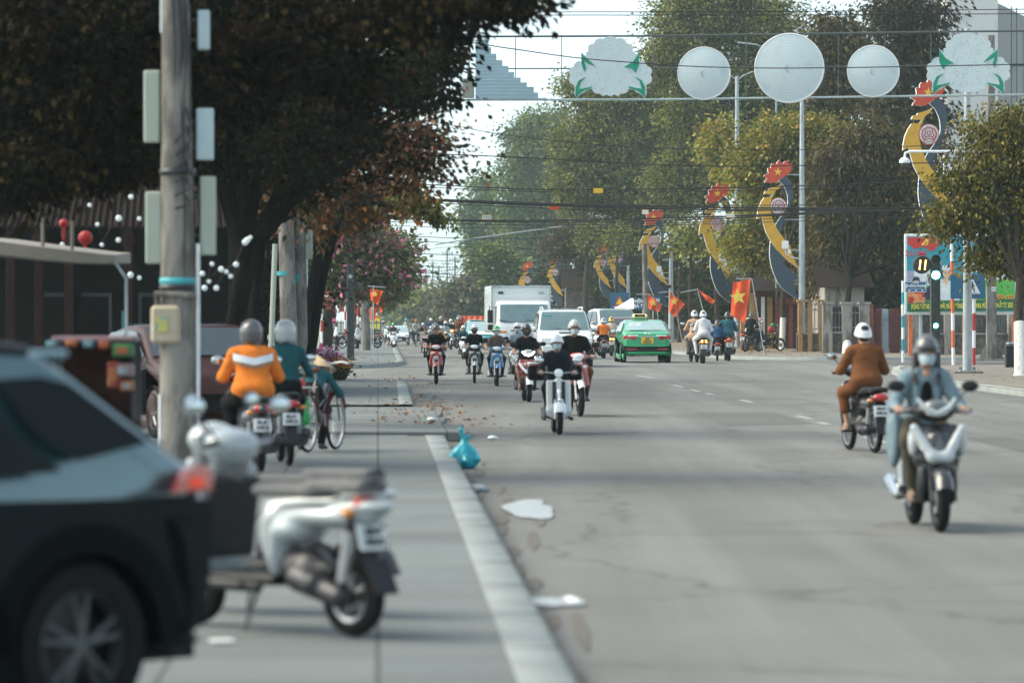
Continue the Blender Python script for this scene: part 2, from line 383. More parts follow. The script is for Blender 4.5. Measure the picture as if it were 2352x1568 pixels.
# lower slab-covered drain crossing between the two lengths of kerb
e2 = [(XL(66) - .25, 66), (XL(88) - .2, 88)] + arc((XL(88) - .2, 88), (XL(97) - .1, 97.5), (-6, 98))[1:] + [(-60, 98.5)]
block('pavement', e2, [(-60, 66)], 'pave')
mb = MB(); mb.box((-30 + XL(57) / 2 - .2, 57.25, .04), (60 + XL(57) , 17.4, .1), 'pave', ch=.02); tag(mb.build('pavement', smooth=False), kind='structure')
mb = MB()
for i, (a, b) in enumerate(((50.0, 53.5), (53.6, 57.2), (57.3, 61.5))):
    mb.box((XL(a) - 1.75 + .18 * (i == 0), (a + b) / 2, .07), (3.6, b - a, .13), 'pave', ch=.015)
tag(mb.build('drain_covers', smooth=False), kind='structure')
ground_mat('asphalt_patch', (.15, .15, .14), (.12, .12, .11), .5, .8)
sheet('road_patch', [(3.2, 58), (4.6, 58.4), (4.5, 66), (3.1, 65.5)], .004, 'asphalt_patch'); sheet('road_patch', [(6.2, 40), (6.9, 40), (6.7, 52), (6.05, 52)], .004, 'asphalt_patch'); sheet('road_patch', [(1.6, 84), (3.4, 84), (3.2, 96), (1.5, 95)], .004, 'asphalt_patch')
e3 = [(-60, 117), (-8, 119)] + arc((-8, 119), (-3.5, 121), (XL(136), 136)) + [(XL(300), 300), (XL(1500) + 20, 1500)]
block('pavement', e3, [(-60, 1500)], 'pave')
e4 = [(12.0, 30), (11.0, 66)] + arc((11.0, 66), (9.2, 104), (12.2, 121)) + [(16, 125), (70, 129)]
block('pavement', e4, [(70, 30)], 'pave_warm')
e5 = [(70, 149), (14, 147.5)] + arc((14, 147.5), (8.6, 147), (XR(158), 158)) + [(XR(300), 300), (XR(1500) + 20, 1500)]
block('pavement', e5, [(70, 1500)], 'pave_warm')
tag(MB().add([(9.8, 165, .128), (40, 160, .128), (40, 500, .128), (-2, 500, .128)], [(0, 1, 2, 3)], 'dirt').build('dirt_strip', smooth=False), kind='structure')
# worn dashes of the lane line
M('road_paint', (.4, .41, .4), .7, alt=(.2, .2, .2), altamt=.5, scale=14)
mk = MB()
for (xa, ya, xb, yb) in ((1463, 862, 1500, 869), (1545, 884, 1568, 889), (1588, 895, 1606, 899), (1622, 903, 1636, 906), (1700, 918, 1726, 924), (1832, 955, 1862, 962), (1880, 970, 1902, 975), (1985, 1003, 2040, 1018)):
    a, b = G(xa, ya), G(xb, yb); t = (b - a).normalized(); nn = Vector((-t.y, t.x, 0)) * .06
    mk.add([a - nn + Vector((0, 0, .005)), b - nn + Vector((0, 0, .005)), b + nn + Vector((0, 0, .005)), a + nn + Vector((0, 0, .005))], [(0, 1, 2, 3)], 'road_paint')
tag(mk.build('lane_marking', smooth=False), kind='structure')
# dirt that gathers in the gutter: irregular thin patches
M('puddle', (.26, .27, .26), .3, alt=(.5, .51, .5), altamt=.4, scale=22, spec=.6); M('litter_grey', (.16, .18, .19), .6, alt=(.3, .33, .35), scale=12)
def patch(mb, c, rx, ry, key, z=.006, n=22, seed=0, dome=0):
    r = random.Random(seed); vs = [(c[0], c[1], z + dome)]
    for i in range(n):
        a = 2 * math.pi * i / n; q = 1 + .16 * math.sin(2 * a + seed) + .09 * math.sin(5 * a + seed * 2) + r.uniform(-.04, .04)
        vs.append((c[0] + rx * q * math.cos(a), c[1] + ry * q * math.sin(a), z))
    mb.add(vs, [(0, i + 1, (i + 1) % n + 1) for i in range(n)], key)
mb = MB()
for i in range(60):
    d = 15 + i * 1.15 + random.uniform(-.5, .5); off = abs(random.gauss(0, .16)) + .03
    patch(mb, (XL(d) + off, d), random.uniform(.02, .07), random.uniform(.3, 1.1), 'gutter_dirt', z=.005 + .0006 * (i % 5), seed=i)
for i in range(0):
    d = random.uniform(22, 34); patch(mb, (XL(d) + .35 + random.gauss(0, .12), d), .05, .3, 'gutter_dirt', z=.009 + .0005 * (i % 4), seed=100 + i)
tag(mb.build('gutter_dirt', smooth=False), 'brown dirt gathered along the left kerb', None, kind='stuff')
mb = MB(); p = G(1215, 1172); patch(mb, p, .2, 1.5, 'puddle', z=.012, seed=3, dome=.01); patch(mb, p + Vector((.03, 1.2, 0)), .12, .5, 'puddle', z=.013, seed=5, dome=.01)
tag(mb.build('flattened_litter', smooth=False), 'whitish patch of flattened litter on the asphalt, the farther of two beside the kerb', 'litter')
mb = MB(); p = G(1272, 1385); patch(mb, p, .16, .4, 'puddle', z=.012, seed=8, dome=.02); patch(mb, p + Vector((.1, .05, 0)), .05, .25, 'plate_white', z=.02, seed=9, dome=.02)
tag(mb.build('flattened_litter', smooth=False), 'bright white patch of litter at the gutter, nearest the bottom of the frame', 'litter')
# fallen leaves
M('leaf_brown', (.24, .1, .04), .8, alt=(.4, .2, .06), altamt=.5, scale=3); mb = MB()
def leaf_at(mb, x, y, z, s, key='leaf_brown'):
    a = random.uniform(0, 6.28); ca, sa = math.cos(a), math.sin(a); h = random.uniform(.1, .5) * s
    mb.add([(x, y, z + .004), (x + ca * s * .5 - sa * s * .3, y + sa * s * .5 + ca * s * .3, z + h), (x + ca * s, y + sa * s, z + .01), (x + ca * s * .5 + sa * s * .3, y + sa * s * .5 - ca * s * .3, z + h * .6)], [(0, 1, 2, 3)], key)
for i in range(420):
    d = random.choice([random.uniform(50, 98), random.uniform(120, 150), random.uniform(53, 70)])
    x = XL(d) + random.gauss(-.1, .6) if d < 98 else XL(d) - random.uniform(.2, 4.5)
    leaf_at(mb, x, d, .14 if x < XL(d) else .01, random.uniform(.05, .12))
for i in range(260):
    d = random.uniform(150, 175); leaf_at(mb, random.uniform(9, 22), d, .135, random.uniform(.06, .14))
for i in range(60):
    d = random.uniform(85, 115); leaf_at(mb, random.uniform(11, 14.5), d, .135, random.uniform(.04, .08))
for (cx_, cy_, n_, sx_, sy_) in ((985, 928, 26, .22, 1.8), (1025, 934, 16, .2, .8), (830, 945, 14, .3, 2)):
    p = G(cx_, cy_)
    for i in range(n_): leaf_at(mb, p.x + random.gauss(0, sx_), p.y + random.gauss(0, sy_), .14 if cx_ < 900 else .01, .07)
tag(mb.build('fallen_leaves', smooth=False), 'dry brown leaves scattered over pavements and gutter', None, kind='stuff')
# ------------------------------------------------------------------ trees
def leaf_mat(key, tr=.3, rough=.5, spec=.3):
    m = bpy.data.materials.new(key); m.use_nodes = True; n = m.node_tree.nodes; l = m.node_tree.links; b = n['Principled BSDF']; MATS[key] = m
    at = n.new('ShaderNodeAttribute'); at.attribute_name = 'tint'; l.new(at.outputs['Color'], b.inputs['Base Color']); b.inputs['Roughness'].default_value = rough
    b.inputs['Specular IOR Level'].default_value = spec
    t = n.new('ShaderNodeBsdfTranslucent'); g = n.new('ShaderNodeHueSaturation'); g.inputs['Value'].default_value = 1.3; g.inputs['Saturation'].default_value = 1.1; l.new(at.outputs['Color'], g.inputs['Color']); l.new(g.outputs[0], t.inputs['Color'])
    mx = n.new('ShaderNodeMixShader'); mx.inputs[0].default_value = tr; l.new(b.outputs[0], mx.inputs[1]); l.new(t.outputs[0], mx.inputs[2]); l.new(mx.outputs[0], n['Material Output'].inputs['Surface'])
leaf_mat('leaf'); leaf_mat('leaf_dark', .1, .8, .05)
def leaves_mesh(name, P, D, L, W, tint, parent, key='leaf'):
    """P base points, D unit directions, L lengths, W widths, tint colours -> one mesh of folded diamond leaves"""
    n = len(P); up = RNG.normal(size=(n, 3)); S_ = np.cross(D, up); S_ /= np.linalg.norm(S_, axis=1)[:, None] + 1e-9
    Nn = np.cross(S_, D); L = L[:, None]; W = W[:, None]
    v = np.empty((n, 4, 3)); v[:, 0] = P; v[:, 1] = P + D * L * .45 + S_ * W + Nn * W * .35; v[:, 2] = P + D * L - Nn * L * .12; v[:, 3] = P + D * L * .45 - S_ * W + Nn * W * .35
    me = bpy.data.meshes.new(name); me.vertices.add(n * 4); me.vertices.foreach_set('co', v.reshape(-1)); me.loops.add(n * 4); me.loops.foreach_set('vertex_index', np.arange(n * 4))
    me.polygons.add(n); me.polygons.foreach_set('loop_start', np.arange(0, n * 4, 4)); me.polygons.foreach_set('loop_total', np.full(n, 4)); me.update(calc_edges=True)
    at = me.color_attributes.new('tint', 'FLOAT_COLOR', 'POINT'); c = np.ones((n, 4, 4)); c[:, :, :3] = tint[:, None, :]; at.data.foreach_set('color', c.reshape(-1))
    me.materials.append(MATS[key]); o = bpy.data.objects.new(name, me); COL.objects.link(o); o.parent = parent; return o
def foliage(blobs, n, size, cols, droop=.5, clump=.45, per=26, shell=.45, wid=.3, colw=None):
    """blobs = [(centre, (rx,ry,rz))]; leaves in clumps that sit mostly towards the outside of each blob"""
    vol = np.array([b[1][0] * b[1][2] for b in blobs]); vol = vol / vol.sum(); nc = max(len(blobs) * 2, n // per)
    bi = RNG.choice(len(blobs), nc, p=vol); C = np.array([b[0] for b in blobs], float)[bi]; Rr = np.array([b[1] for b in blobs], float)[bi]
    u = RNG.normal(size=(nc, 3)); u /= np.linalg.norm(u, axis=1)[:, None]; rad = RNG.uniform(0, 1, nc) ** shell * RNG.uniform(.8, 1.22, nc)
    cc = C + u * Rr * rad[:, None]; cidx = np.repeat(np.arange(nc), per); m = len(cidx)
    cs = clump * RNG.uniform(.5, 1.5, nc)
    off = RNG.normal(size=(m, 3)) * (cs[cidx])[:, None] * np.array([1, 1, .55]); P = cc[cidx] + off
    D = off / (np.linalg.norm(off, axis=1)[:, None] + 1e-6) + u[cidx] * .35 + RNG.normal(size=(m, 3)) * .45; D[:, 2] -= droop * 1.3; D /= np.linalg.norm(D, axis=1)[:, None]
    L = size * RNG.uniform(.6, 1.4, m); cols = np.array(cols, float); cw = None if colw is None else np.array(colw) / sum(colw)
    ci = RNG.choice(len(cols), nc, p=cw); cj = RNG.choice(len(cols), m, p=cw); mixm = (RNG.uniform(0, 1, m) < .3)
    tint = np.where(mixm[:, None], cols[cj], cols[ci[cidx]]) * RNG.uniform(.75, 1.25, m)[:, None] * RNG.uniform(.55, 1.5, nc)[cidx][:, None]
    return P, D, L, L * wid, tint
def limb(mb, a, b, r0, r1, key, wob=.12, n=7):
    a, b = Vector(a), Vector(b); L = (b - a).length; pts = []; rs = []
    for i in range(n + 1):
        t = i / n; q = a.lerp(b, t) + Vector((random.gauss(0, 1), random.gauss(0, 1), random.gauss(0, .5))) * wob * L * .12 * math.sin(math.pi * t) + Vector((0, 0, .06 * L * math.sin(math.pi * t)))
        pts.append(q); rs.append(r0 + (r1 - r0) * t)
    mb.tube(pts, rs, key, n=8); return pts
def tree(name, label, base, d, blobs_px, n, size, cols, trunk_r=.25, limbs=(), white=0, group=None, dy=None, bark='bark', key='leaf', fork=None, twigs=26, cat='tree', **kw):
    """blobs_px: (px, py, rx_px, rz_px) at depth d (+ optional depth offset)"""
    base = Vector(base); t = thing(name, label, cat, base, 0, group); blobs = []
    for b in blobs_px:
        off = b[4] if len(b) > 4 else 0; c = A(b[0], b[1], d + off) - base; s_ = (d + off) / F; rx, rz = b[2] * s_, b[3] * s_
        blobs.append((tuple(c), (rx, dy or min(rx, rz * 1.2), rz)))
    leaves_mesh('crown', *foliage(blobs, n, size, cols, **kw), t, key)
    mb = MB(); low = min(b[0][2] for b in blobs); fx = sum(b[0][0] for b in blobs) / len(blobs); 
    fk = Vector(fork) - base if fork is not None else Vector((fx * .25, 0, max(1.5, low * .8)))
    z0 = 0
    pts = [Vector((0, 0, -.1)).lerp(fk, i / 6) + Vector((math.sin(i * 1.3) * .04, 0, 0)) for i in range(7)]
    mb.tube([Vector((0, 0, -.1)), Vector((0, 0, .1))] + pts[1:], [trunk_r * 1.5, trunk_r * 1.2] + [trunk_r * (1.05 - .05 * i) for i in range(1, 7)], bark, n=10)
    ends = []
    for (c, r_) in blobs:
        p = limb(mb, fk, c, trunk_r * .5, trunk_r * .14, bark); ends.append((p, c, r_))
    for i in range(twigs):
        p, c, r_ = random.choice(ends); q = random.choice(p[2:]); e = Vector(c) + Vector((random.gauss(0, .5) * r_[0], random.gauss(0, .5) * r_[1], random.gauss(0, .5) * r_[2]))
        limb(mb, q, e, trunk_r * .16, trunk_r * .04, bark, n=4)
    for lp in limbs:
        L_ = [A(x, y, d) - base for x, y in lp]; mb.tube(L_, [trunk_r * (1 - .8 * i / (len(L_) - 1)) for i in range(len(L_))], bark, n=9)
    mb.build('trunk', t, ang=60)
    if white:
        wb = MB(); f_ = min(1, white / fk.z); wb.tube([Vector((0, 0, .0)), Vector((0, 0, .1)), Vector((0, 0, .1)).lerp(fk, f_)], [trunk_r * 1.52, trunk_r * 1.24, trunk_r * 1.1], 'lime_wash', n=12, cap=False); wb.build('painted_band', t)
    return t
OLIVE = [(.11, .125, .02), (.165, .17, .034), (.04, .05, .009), (.25, .24, .065)]
GREEN = [(.075, .12, .022), (.12, .165, .036), (.035, .06, .012), (.19, .22, .06)]
LIME = [(.17, .19, .03), (.25, .24, .05), (.09, .11, .018), (.3, .2, .045)]
BROWNG = [(.06, .048, .011), (.1, .07, .016), (.03, .026, .007), (.16, .1, .024), (.045, .05, .011)]
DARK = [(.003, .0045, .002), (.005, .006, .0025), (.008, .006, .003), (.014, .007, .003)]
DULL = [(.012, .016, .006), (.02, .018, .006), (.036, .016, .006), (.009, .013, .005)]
def gb(px, d, z=.1): return Vector(((px - CX) * d / F, d, z))
RG = 'tall street trees along the right pavement'
tree('street_tree', 'hazy green tree at the far end of the right-hand row, beside the sky gap', gb(1135, 520), 520, [(1112, 560, 42, 60), (1090, 500, 38, 45), (1150, 520, 55, 70), (1180, 600, 60, 60), (1115, 620, 30, 35), (1120, 430, 30, 40)], 12000, .6, GREEN, .5, group=RG, clump=.8, per=40)
tree('street_tree', 'green rounded tree with pointed top left of the big olive tree, above the box truck', gb(1245, 455), 455, [(1215, 330, 55, 70), (1205, 430, 60, 70), (1250, 300, 55, 60), (1270, 420, 60, 80), (1190, 500, 50, 50), (1260, 520, 60, 55), (1250, 590, 70, 40)], 36000, .38, GREEN, .5, group=RG, clump=.8, per=40)
tree('street_tree', 'big rounded olive-green tree behind the white lotus ornament', gb(1440, 300), 300, [(1390, 250, 85, 70), (1480, 230, 80, 70), (1350, 340, 75, 80), (1330, 430, 60, 70), (1420, 180, 60, 45), (1450, 350, 90, 80), (1540, 330, 60, 80), (1390, 440, 70, 60), (1490, 460, 90, 60), (1340, 200, 50, 40)], 76000, .25, OLIVE, .45, group=RG, clump=.55, per=46)
tree('street_tree', 'tallest olive tree, rising above the lotus ornament and out of the frame top', gb(1620, 270), 270, [(1570, 60, 80, 80), (1680, 30, 100, 90), (1770, 80, 75, 90), (1620, -20, 80, 50), (1540, 140, 60, 60), (1640, 170, 90, 80), (1750, 190, 80, 70), (1600, 270, 80, 60), (1700, 290, 80, 70), (1640, 380, 70, 60), (1560, 420, 75, 70), (1780, 290, 70, 80)], 90000, .24, OLIVE, .5, group=RG, clump=.55, per=46)
tree('street_tree', 'dark shady tree with hanging leaves low over the road behind the green light pole', gb(1400, 305), 305, [(1340, 540, 60, 45), (1400, 570, 60, 40), (1460, 540, 60, 60), (1370, 600, 35, 25), (1300, 560, 50, 35)], 15000, .3, [(.05, .055, .022), (.08, .075, .03), (.12, .08, .03)], .45, group=RG)
tree('street_tree', 'yellow-green tree with white-painted trunk beside the second gilded ornament', gb(1797, 182), 186, [(1740, 380, 60, 60), (1800, 330, 70, 60), (1880, 320, 70, 50), (1760, 470, 60, 60), (1850, 440, 70, 60), (1720, 560, 45, 60), (1790, 560, 60, 60), (1880, 540, 50, 60)], 46000, .19, LIME, .13, group=RG, white=1.5)
tree('street_tree', 'light green tree with whitewashed trunk standing left of the standing rider', gb(1716, 186), 208, [(1700, 600, 40, 40), (1735, 620, 40, 40), (1690, 380, 45, 60), (1660, 320, 45, 50)], 9000, .24, LIME, .13, group=RG, white=1.5)
M('hidden', (.1, .1, .1))
tree('conifer_tree', 'narrow drooping tree with two pointed tops right of the central disc', gb(1920, 215), 215, [(1895, 110, 40, 60), (1890, 50, 22, 35), (1935, 60, 20, 35), (1945, 120, 45, 60), (1900, 200, 60, 60), (1960, 210, 50, 60), (1985, 80, 16, 40), (1880, 280, 50, 40)], 15000, .28, BROWNG, .3, group='dark drooping trees behind the right pavement', droop=.9, wid=.2, bark='bark_dark')
tree('weeping_tree', 'very dark drooping tree reaching the frame top beside the pale tower', gb(2095, 200), 200, [(2060, 40, 60, 70), (2130, 30, 60, 60), (2070, 150, 60, 70), (2140, 140, 50, 70), (2060, 260, 60, 60), (2120, 270, 60, 60)], 20000, .27, [(.035, .03, .01), (.06, .045, .014), (.02, .019, .007)], .35, group='dark drooping trees behind the right pavement', droop=1.0, wid=.2, bark='bark_dark')
tree('weeping_tree', 'brownish weeping tree with long hanging leaves left of the billboard, over the fence', gb(1945, 164), 178, [(1930, 380, 60, 60), (2000, 340, 60, 70), (2060, 400, 60, 70), (1930, 480, 60, 60), (2010, 480, 70, 60), (2080, 520, 55, 70), (1930, 580, 60, 60), (2010, 600, 70, 60), (2080, 640, 50, 70), (1960, 670, 60, 45), (1900, 620, 30, 60)], 60000, .25, BROWNG, .16, group='dark drooping trees behind the right pavement', droop=1.1, wid=.17, white=1.5, fork=A(1950, 640, 172), bark='bark_dark')
tree('weeping_tree', 'dark weeping tree between the yellow-green tree and the billboard, upper half', gb(2085, 172), 184, [(2110, 350, 40, 60), (2130, 450, 40, 70), (2140, 560, 35, 60), (2110, 640, 40, 60)], 14000, .25, [(.045, .04, .016), (.08, .055, .02)], .2, group='dark drooping trees behind the right pavement', droop=1.1, wid=.17)
tree('shade_tree', 'near bushy tree with golden-green leaves and whitewashed trunk at the right edge', gb(2346, 100), 102, [(2200, 420, 40, 45), (2260, 360, 60, 50), (2330, 300, 60, 60), (2180, 510, 45, 45), (2250, 480, 60, 60), (2330, 440, 60, 70), (2270, 590, 60, 40), (2340, 570, 60, 60), (2390, 400, 60, 90), (2250, 290, 25, 20)], 24000, .125, [(.09, .095, .015), (.15, .14, .022), (.05, .058, .01), (.22, .16, .025)], .15, white=1.35, droop=.95, clump=.26, wid=.26, fork=A(2340, 640, 101))
for i, (px, d, w_, lab) in enumerate(((1330, 330, 60, 'dark undergrowth and trunk behind the box truck, right side'), (1460, 300, 70, 'dark shrubs behind the pickup and the taxi'), (1590, 262, 70, 'dark trunk and shrubs behind the two-up motorbike'), (1690, 235, 55, 'dark shrubs behind the right-hand flags'), (1900, 205, 60, 'dark shrubs behind the weathered fence'), (2060, 195, 55, 'dark shrubs behind the maroon gate'))):
    tree('garden_tree', lab, gb(px, d), d, [(px - w_ * .6, 640, w_, 60), (px + w_ * .5, 620, w_, 60), (px, 700, w_, 45), (px + w_ * .8, 720, w_ * .7, 40), (px - w_ * .9, 715, w_ * .6, 40)], 8000, .3, [(.02, .022, .01), (.04, .035, .015), (.05, .055, .02)], .3, group='shaded trees and shrubs behind the right pavement', bark='bark', key='leaf_dark', clump=.5)
for i, (px, d) in enumerate(((1345, 285), (1368, 300), (1585, 215), (1560, 240), (1645, 225), (1415, 280))):
    tree('slender_tree', ('thick brown trunk just left of the pickup', 'brown trunk above the orange-shirted rider', 'slim brown trunk left of the plain folded flag', 'brown trunk between the taxi pole and slim trunk', 'brown trunk behind the bright starred flag', 'brown trunk above the pickup cab')[i], gb(px, d), d, [(px, 560, 25, 25), (px + 14, 530, 22, 30)], 900, .26, OLIVE, .24 if i in (0, 1) else .14, group='bare trunks along the right pavement', twigs=12)
# ---- left side
LG = 'trees along the left pavement'
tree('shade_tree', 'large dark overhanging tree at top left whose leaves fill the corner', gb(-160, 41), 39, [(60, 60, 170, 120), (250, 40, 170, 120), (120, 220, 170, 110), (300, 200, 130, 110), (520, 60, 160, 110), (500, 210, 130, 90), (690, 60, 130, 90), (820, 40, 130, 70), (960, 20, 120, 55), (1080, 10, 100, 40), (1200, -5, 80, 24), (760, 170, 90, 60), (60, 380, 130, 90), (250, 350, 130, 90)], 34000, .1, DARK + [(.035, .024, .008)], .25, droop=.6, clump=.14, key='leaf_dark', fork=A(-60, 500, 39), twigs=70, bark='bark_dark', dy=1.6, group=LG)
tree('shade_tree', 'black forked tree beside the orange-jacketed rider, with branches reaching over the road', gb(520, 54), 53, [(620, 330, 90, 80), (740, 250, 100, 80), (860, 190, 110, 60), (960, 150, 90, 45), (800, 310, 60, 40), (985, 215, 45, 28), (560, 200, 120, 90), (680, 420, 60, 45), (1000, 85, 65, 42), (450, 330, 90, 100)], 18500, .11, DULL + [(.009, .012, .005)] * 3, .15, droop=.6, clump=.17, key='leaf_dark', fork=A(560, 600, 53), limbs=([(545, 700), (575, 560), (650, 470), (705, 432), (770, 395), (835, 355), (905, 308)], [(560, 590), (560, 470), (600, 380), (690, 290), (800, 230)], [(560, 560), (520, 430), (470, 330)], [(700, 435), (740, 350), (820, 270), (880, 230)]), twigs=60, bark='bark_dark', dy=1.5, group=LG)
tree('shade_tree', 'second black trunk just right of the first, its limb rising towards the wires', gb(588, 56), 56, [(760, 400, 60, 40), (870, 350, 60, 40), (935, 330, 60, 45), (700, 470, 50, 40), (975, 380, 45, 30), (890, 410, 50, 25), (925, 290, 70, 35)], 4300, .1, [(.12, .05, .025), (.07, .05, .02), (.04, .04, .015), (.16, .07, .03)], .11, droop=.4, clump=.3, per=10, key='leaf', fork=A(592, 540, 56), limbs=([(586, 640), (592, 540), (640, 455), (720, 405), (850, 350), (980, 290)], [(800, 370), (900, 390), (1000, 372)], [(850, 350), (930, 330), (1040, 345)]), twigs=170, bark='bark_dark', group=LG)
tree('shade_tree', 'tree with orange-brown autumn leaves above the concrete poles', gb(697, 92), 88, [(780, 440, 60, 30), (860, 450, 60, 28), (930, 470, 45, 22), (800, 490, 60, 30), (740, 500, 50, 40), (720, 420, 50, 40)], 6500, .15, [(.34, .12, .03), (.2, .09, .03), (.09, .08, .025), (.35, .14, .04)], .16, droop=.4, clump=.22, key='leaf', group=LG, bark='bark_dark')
tree('leafy_branch_tree', 'small-crowned tree with bright green leaf sprays hanging over the kerb at the sky gap', gb(690, 78), 74, [(950, 450, 32, 22), (985, 480, 30, 16), (1015, 502, 18, 9), (930, 430, 25, 15)], 900, .12, [(.12, .13, .035), (.2, .13, .04), (.07, .09, .02)], .1, droop=.7, clump=.12, per=12, twigs=10, fork=A(780, 470, 74), bark='bark_dark', group=LG)
PINK = [(.09, .11, .03), (.13, .15, .05), (.5, .12, .22), (.06, .07, .02), (.6, .28, .35)]
tree('orchid_tree', 'pink-flowering tree with whitewashed trunk beyond the red back of the sign', gb(741, 168), 160, [(770, 560, 50, 35), (830, 550, 50, 35), (880, 590, 45, 40), (800, 620, 60, 40), (870, 650, 50, 35), (760, 660, 50, 30), (910, 620, 25, 30), (740, 600, 40, 50), (800, 520, 60, 25)], 17000, .24, PINK, .3, colw=[4, 3, 1.6, 3, 1], group=LG, white=1.7, droop=.5, clump=.35, fork=A(770, 640, 160))
tree('orchid_tree', 'green tree with a few pink flowers overhanging the road behind the first flowering tree', gb(800, 230), 225, [(880, 560, 40, 30), (910, 590, 30, 30), (900, 640, 30, 30), (850, 600, 50, 60), (870, 680, 35, 22), (925, 560, 22, 18)], 9000, .26, PINK, .3, colw=[4, 3, .8, 4, .4], group=LG)
# dense dark planting that closes the left side behind the pavement
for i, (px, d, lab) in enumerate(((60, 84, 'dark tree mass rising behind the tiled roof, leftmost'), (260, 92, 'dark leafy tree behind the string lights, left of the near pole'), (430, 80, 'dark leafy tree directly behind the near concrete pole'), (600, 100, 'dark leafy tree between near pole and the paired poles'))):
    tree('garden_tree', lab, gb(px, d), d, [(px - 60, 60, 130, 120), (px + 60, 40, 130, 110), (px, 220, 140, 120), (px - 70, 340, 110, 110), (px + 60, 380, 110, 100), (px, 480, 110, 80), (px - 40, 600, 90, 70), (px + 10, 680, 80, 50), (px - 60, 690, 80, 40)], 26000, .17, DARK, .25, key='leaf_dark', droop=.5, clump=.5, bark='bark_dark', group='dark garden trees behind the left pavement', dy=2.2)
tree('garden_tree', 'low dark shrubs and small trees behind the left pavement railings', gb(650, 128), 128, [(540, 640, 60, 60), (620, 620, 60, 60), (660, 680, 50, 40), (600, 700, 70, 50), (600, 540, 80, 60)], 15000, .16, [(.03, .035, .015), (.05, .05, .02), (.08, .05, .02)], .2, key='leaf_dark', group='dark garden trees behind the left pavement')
# far end of the street
HZ = 'hazy trees closing the far end of the street'
tree('distant_tree', 'pale bluish tree mass at the far left of the vanishing point', gb(930, 620), 620, [(930, 690, 30, 40), (900, 670, 30, 50), (960, 710, 25, 25), (940, 730, 40, 15)], 6000, 1.0, GREEN, .5, group=HZ, clump=.9)
tree('distant_tree', 'hazy far tree in the middle of the street end, under the wires', gb(985, 520), 520, [(985, 700, 30, 25), (1010, 690, 30, 25), (960, 715, 20, 15), (1000, 718, 40, 14)], 5000, .8, OLIVE, .5, group=HZ, clump=.8)
tree('distant_tree', 'far tree with pink blossom left of the box truck', gb(1050, 400), 400, [(1040, 680, 25, 22), (1070, 665, 28, 28), (1100, 670, 30, 35), (1060, 705, 45, 20), (1110, 700, 30, 25), (1125, 650, 25, 40)], 9000, .5, [(.1, .11, .05), (.14, .13, .06), (.3, .14, .16), (.07, .08, .035)], .4, colw=[4, 3, .8, 3], group=HZ, clump=.6)
tree('distant_tree', 'mid-distance green tree directly left of the truck box roof', gb(1150, 350), 350, [(1150, 640, 35, 40), (1170, 690, 40, 30), (1130, 600, 35, 40), (1200, 640, 40, 40)], 7000, .42, GREEN, .4, group=HZ)
M('roof_tile', (.025, .015, .012), .9, spec=.1, alt=(.025, .018, .016), altamt=.5, scale=3, bump=.6);
# ================================================================== STREET FURNITURE
M('led_white', (.58, .68, .7), .45, alt=(.5, .61, .64), altamt=.3, scale=3); M('led_dot', (.2, .2, .2), .6); M('edge_white', (.78, .82, .82), .4)
M('arch_green', (.0, .28, .16), .4, var=.25); M('arch_bar', (.5, .6, .62), .4, .3); M('arch_bar_dark', (.1, .12, .12), .5, .4); M('arch_box', (.3, .31, .27), .6)
M('step_blue', (.33, .48, .54), .5, var=.1, scale=2)
DA = 98.0
def ring_dots(mb, c, y, radii, key, dr=.012, gap=.06):
    vs = []; fs = []
    for r in radii:
        n = max(4, int(2 * math.pi * r / gap))
        for i in range(n):
            a = 2 * math.pi * i / n + r * 9; x, z = c[0] + r * math.cos(a), c[1] + r * math.sin(a); b = len(vs)
            vs += [(x - dr, y, z), (x, y, z - dr), (x + dr, y, z), (x, y, z + dr)]; fs.append((b, b + 1, b + 2, b + 3))
    mb.add(vs, fs, key)
# arch across the street: three rails, hangers, and a post behind the left trees
t = thing('street_arch', 'slim steel arch frame of three horizontal rails spanning the street', 'arch', (0, DA, 0))
def ap(px, py, dd=0): q = A(px, py, DA + dd); return (q.x, dd, q.z)
mb = MB(); mb.tube([ap(700, 230), ap(1500, 229), ap(2700, 213)], .028, 'arch_bar', n=6); mb.build('bottom_rail', t)
mb = MB(); mb.tube([ap(700, 86), ap(1500, 83), ap(2200, 73), ap(2700, 68)], .026, 'arch_bar_dark', n=6); mb.build('top_rail', t)
mb = MB(); mb.tube([ap(700, 160), ap(1500, 157), ap(2700, 146)], .016, 'arch_bar_dark', n=6); mb.build('middle_rail', t)
for x in list(range(760, 2700, 106)):
    mb = MB(); k = (x - 700) / 2000; mb.tube([ap(x, 86 - 18 * k), ap(x, 230 - 17 * k)], .011, 'arch_bar_dark', n=5); mb.build('hanger', t)
for x in (700, 2700):
    mb = MB(); q = ap(x, 60); mb.tube([(q[0], 0, .13), (q[0], 0, q[2])], .08, 'galv', n=10); mb.build('post', t)
mb = MB(); q = ap(1076, 203, -.1); mb.box(q, (.3, .16, .5), 'arch_box', ch=.01); mb.box((q[0] - .03, q[1] - .09, q[2]), (.02, .02, .1), 'black_plastic'); tag(mb.build('control_box', loc=(0, DA, 0)), 'beige control box fixed at the left end of the arch', 'box')
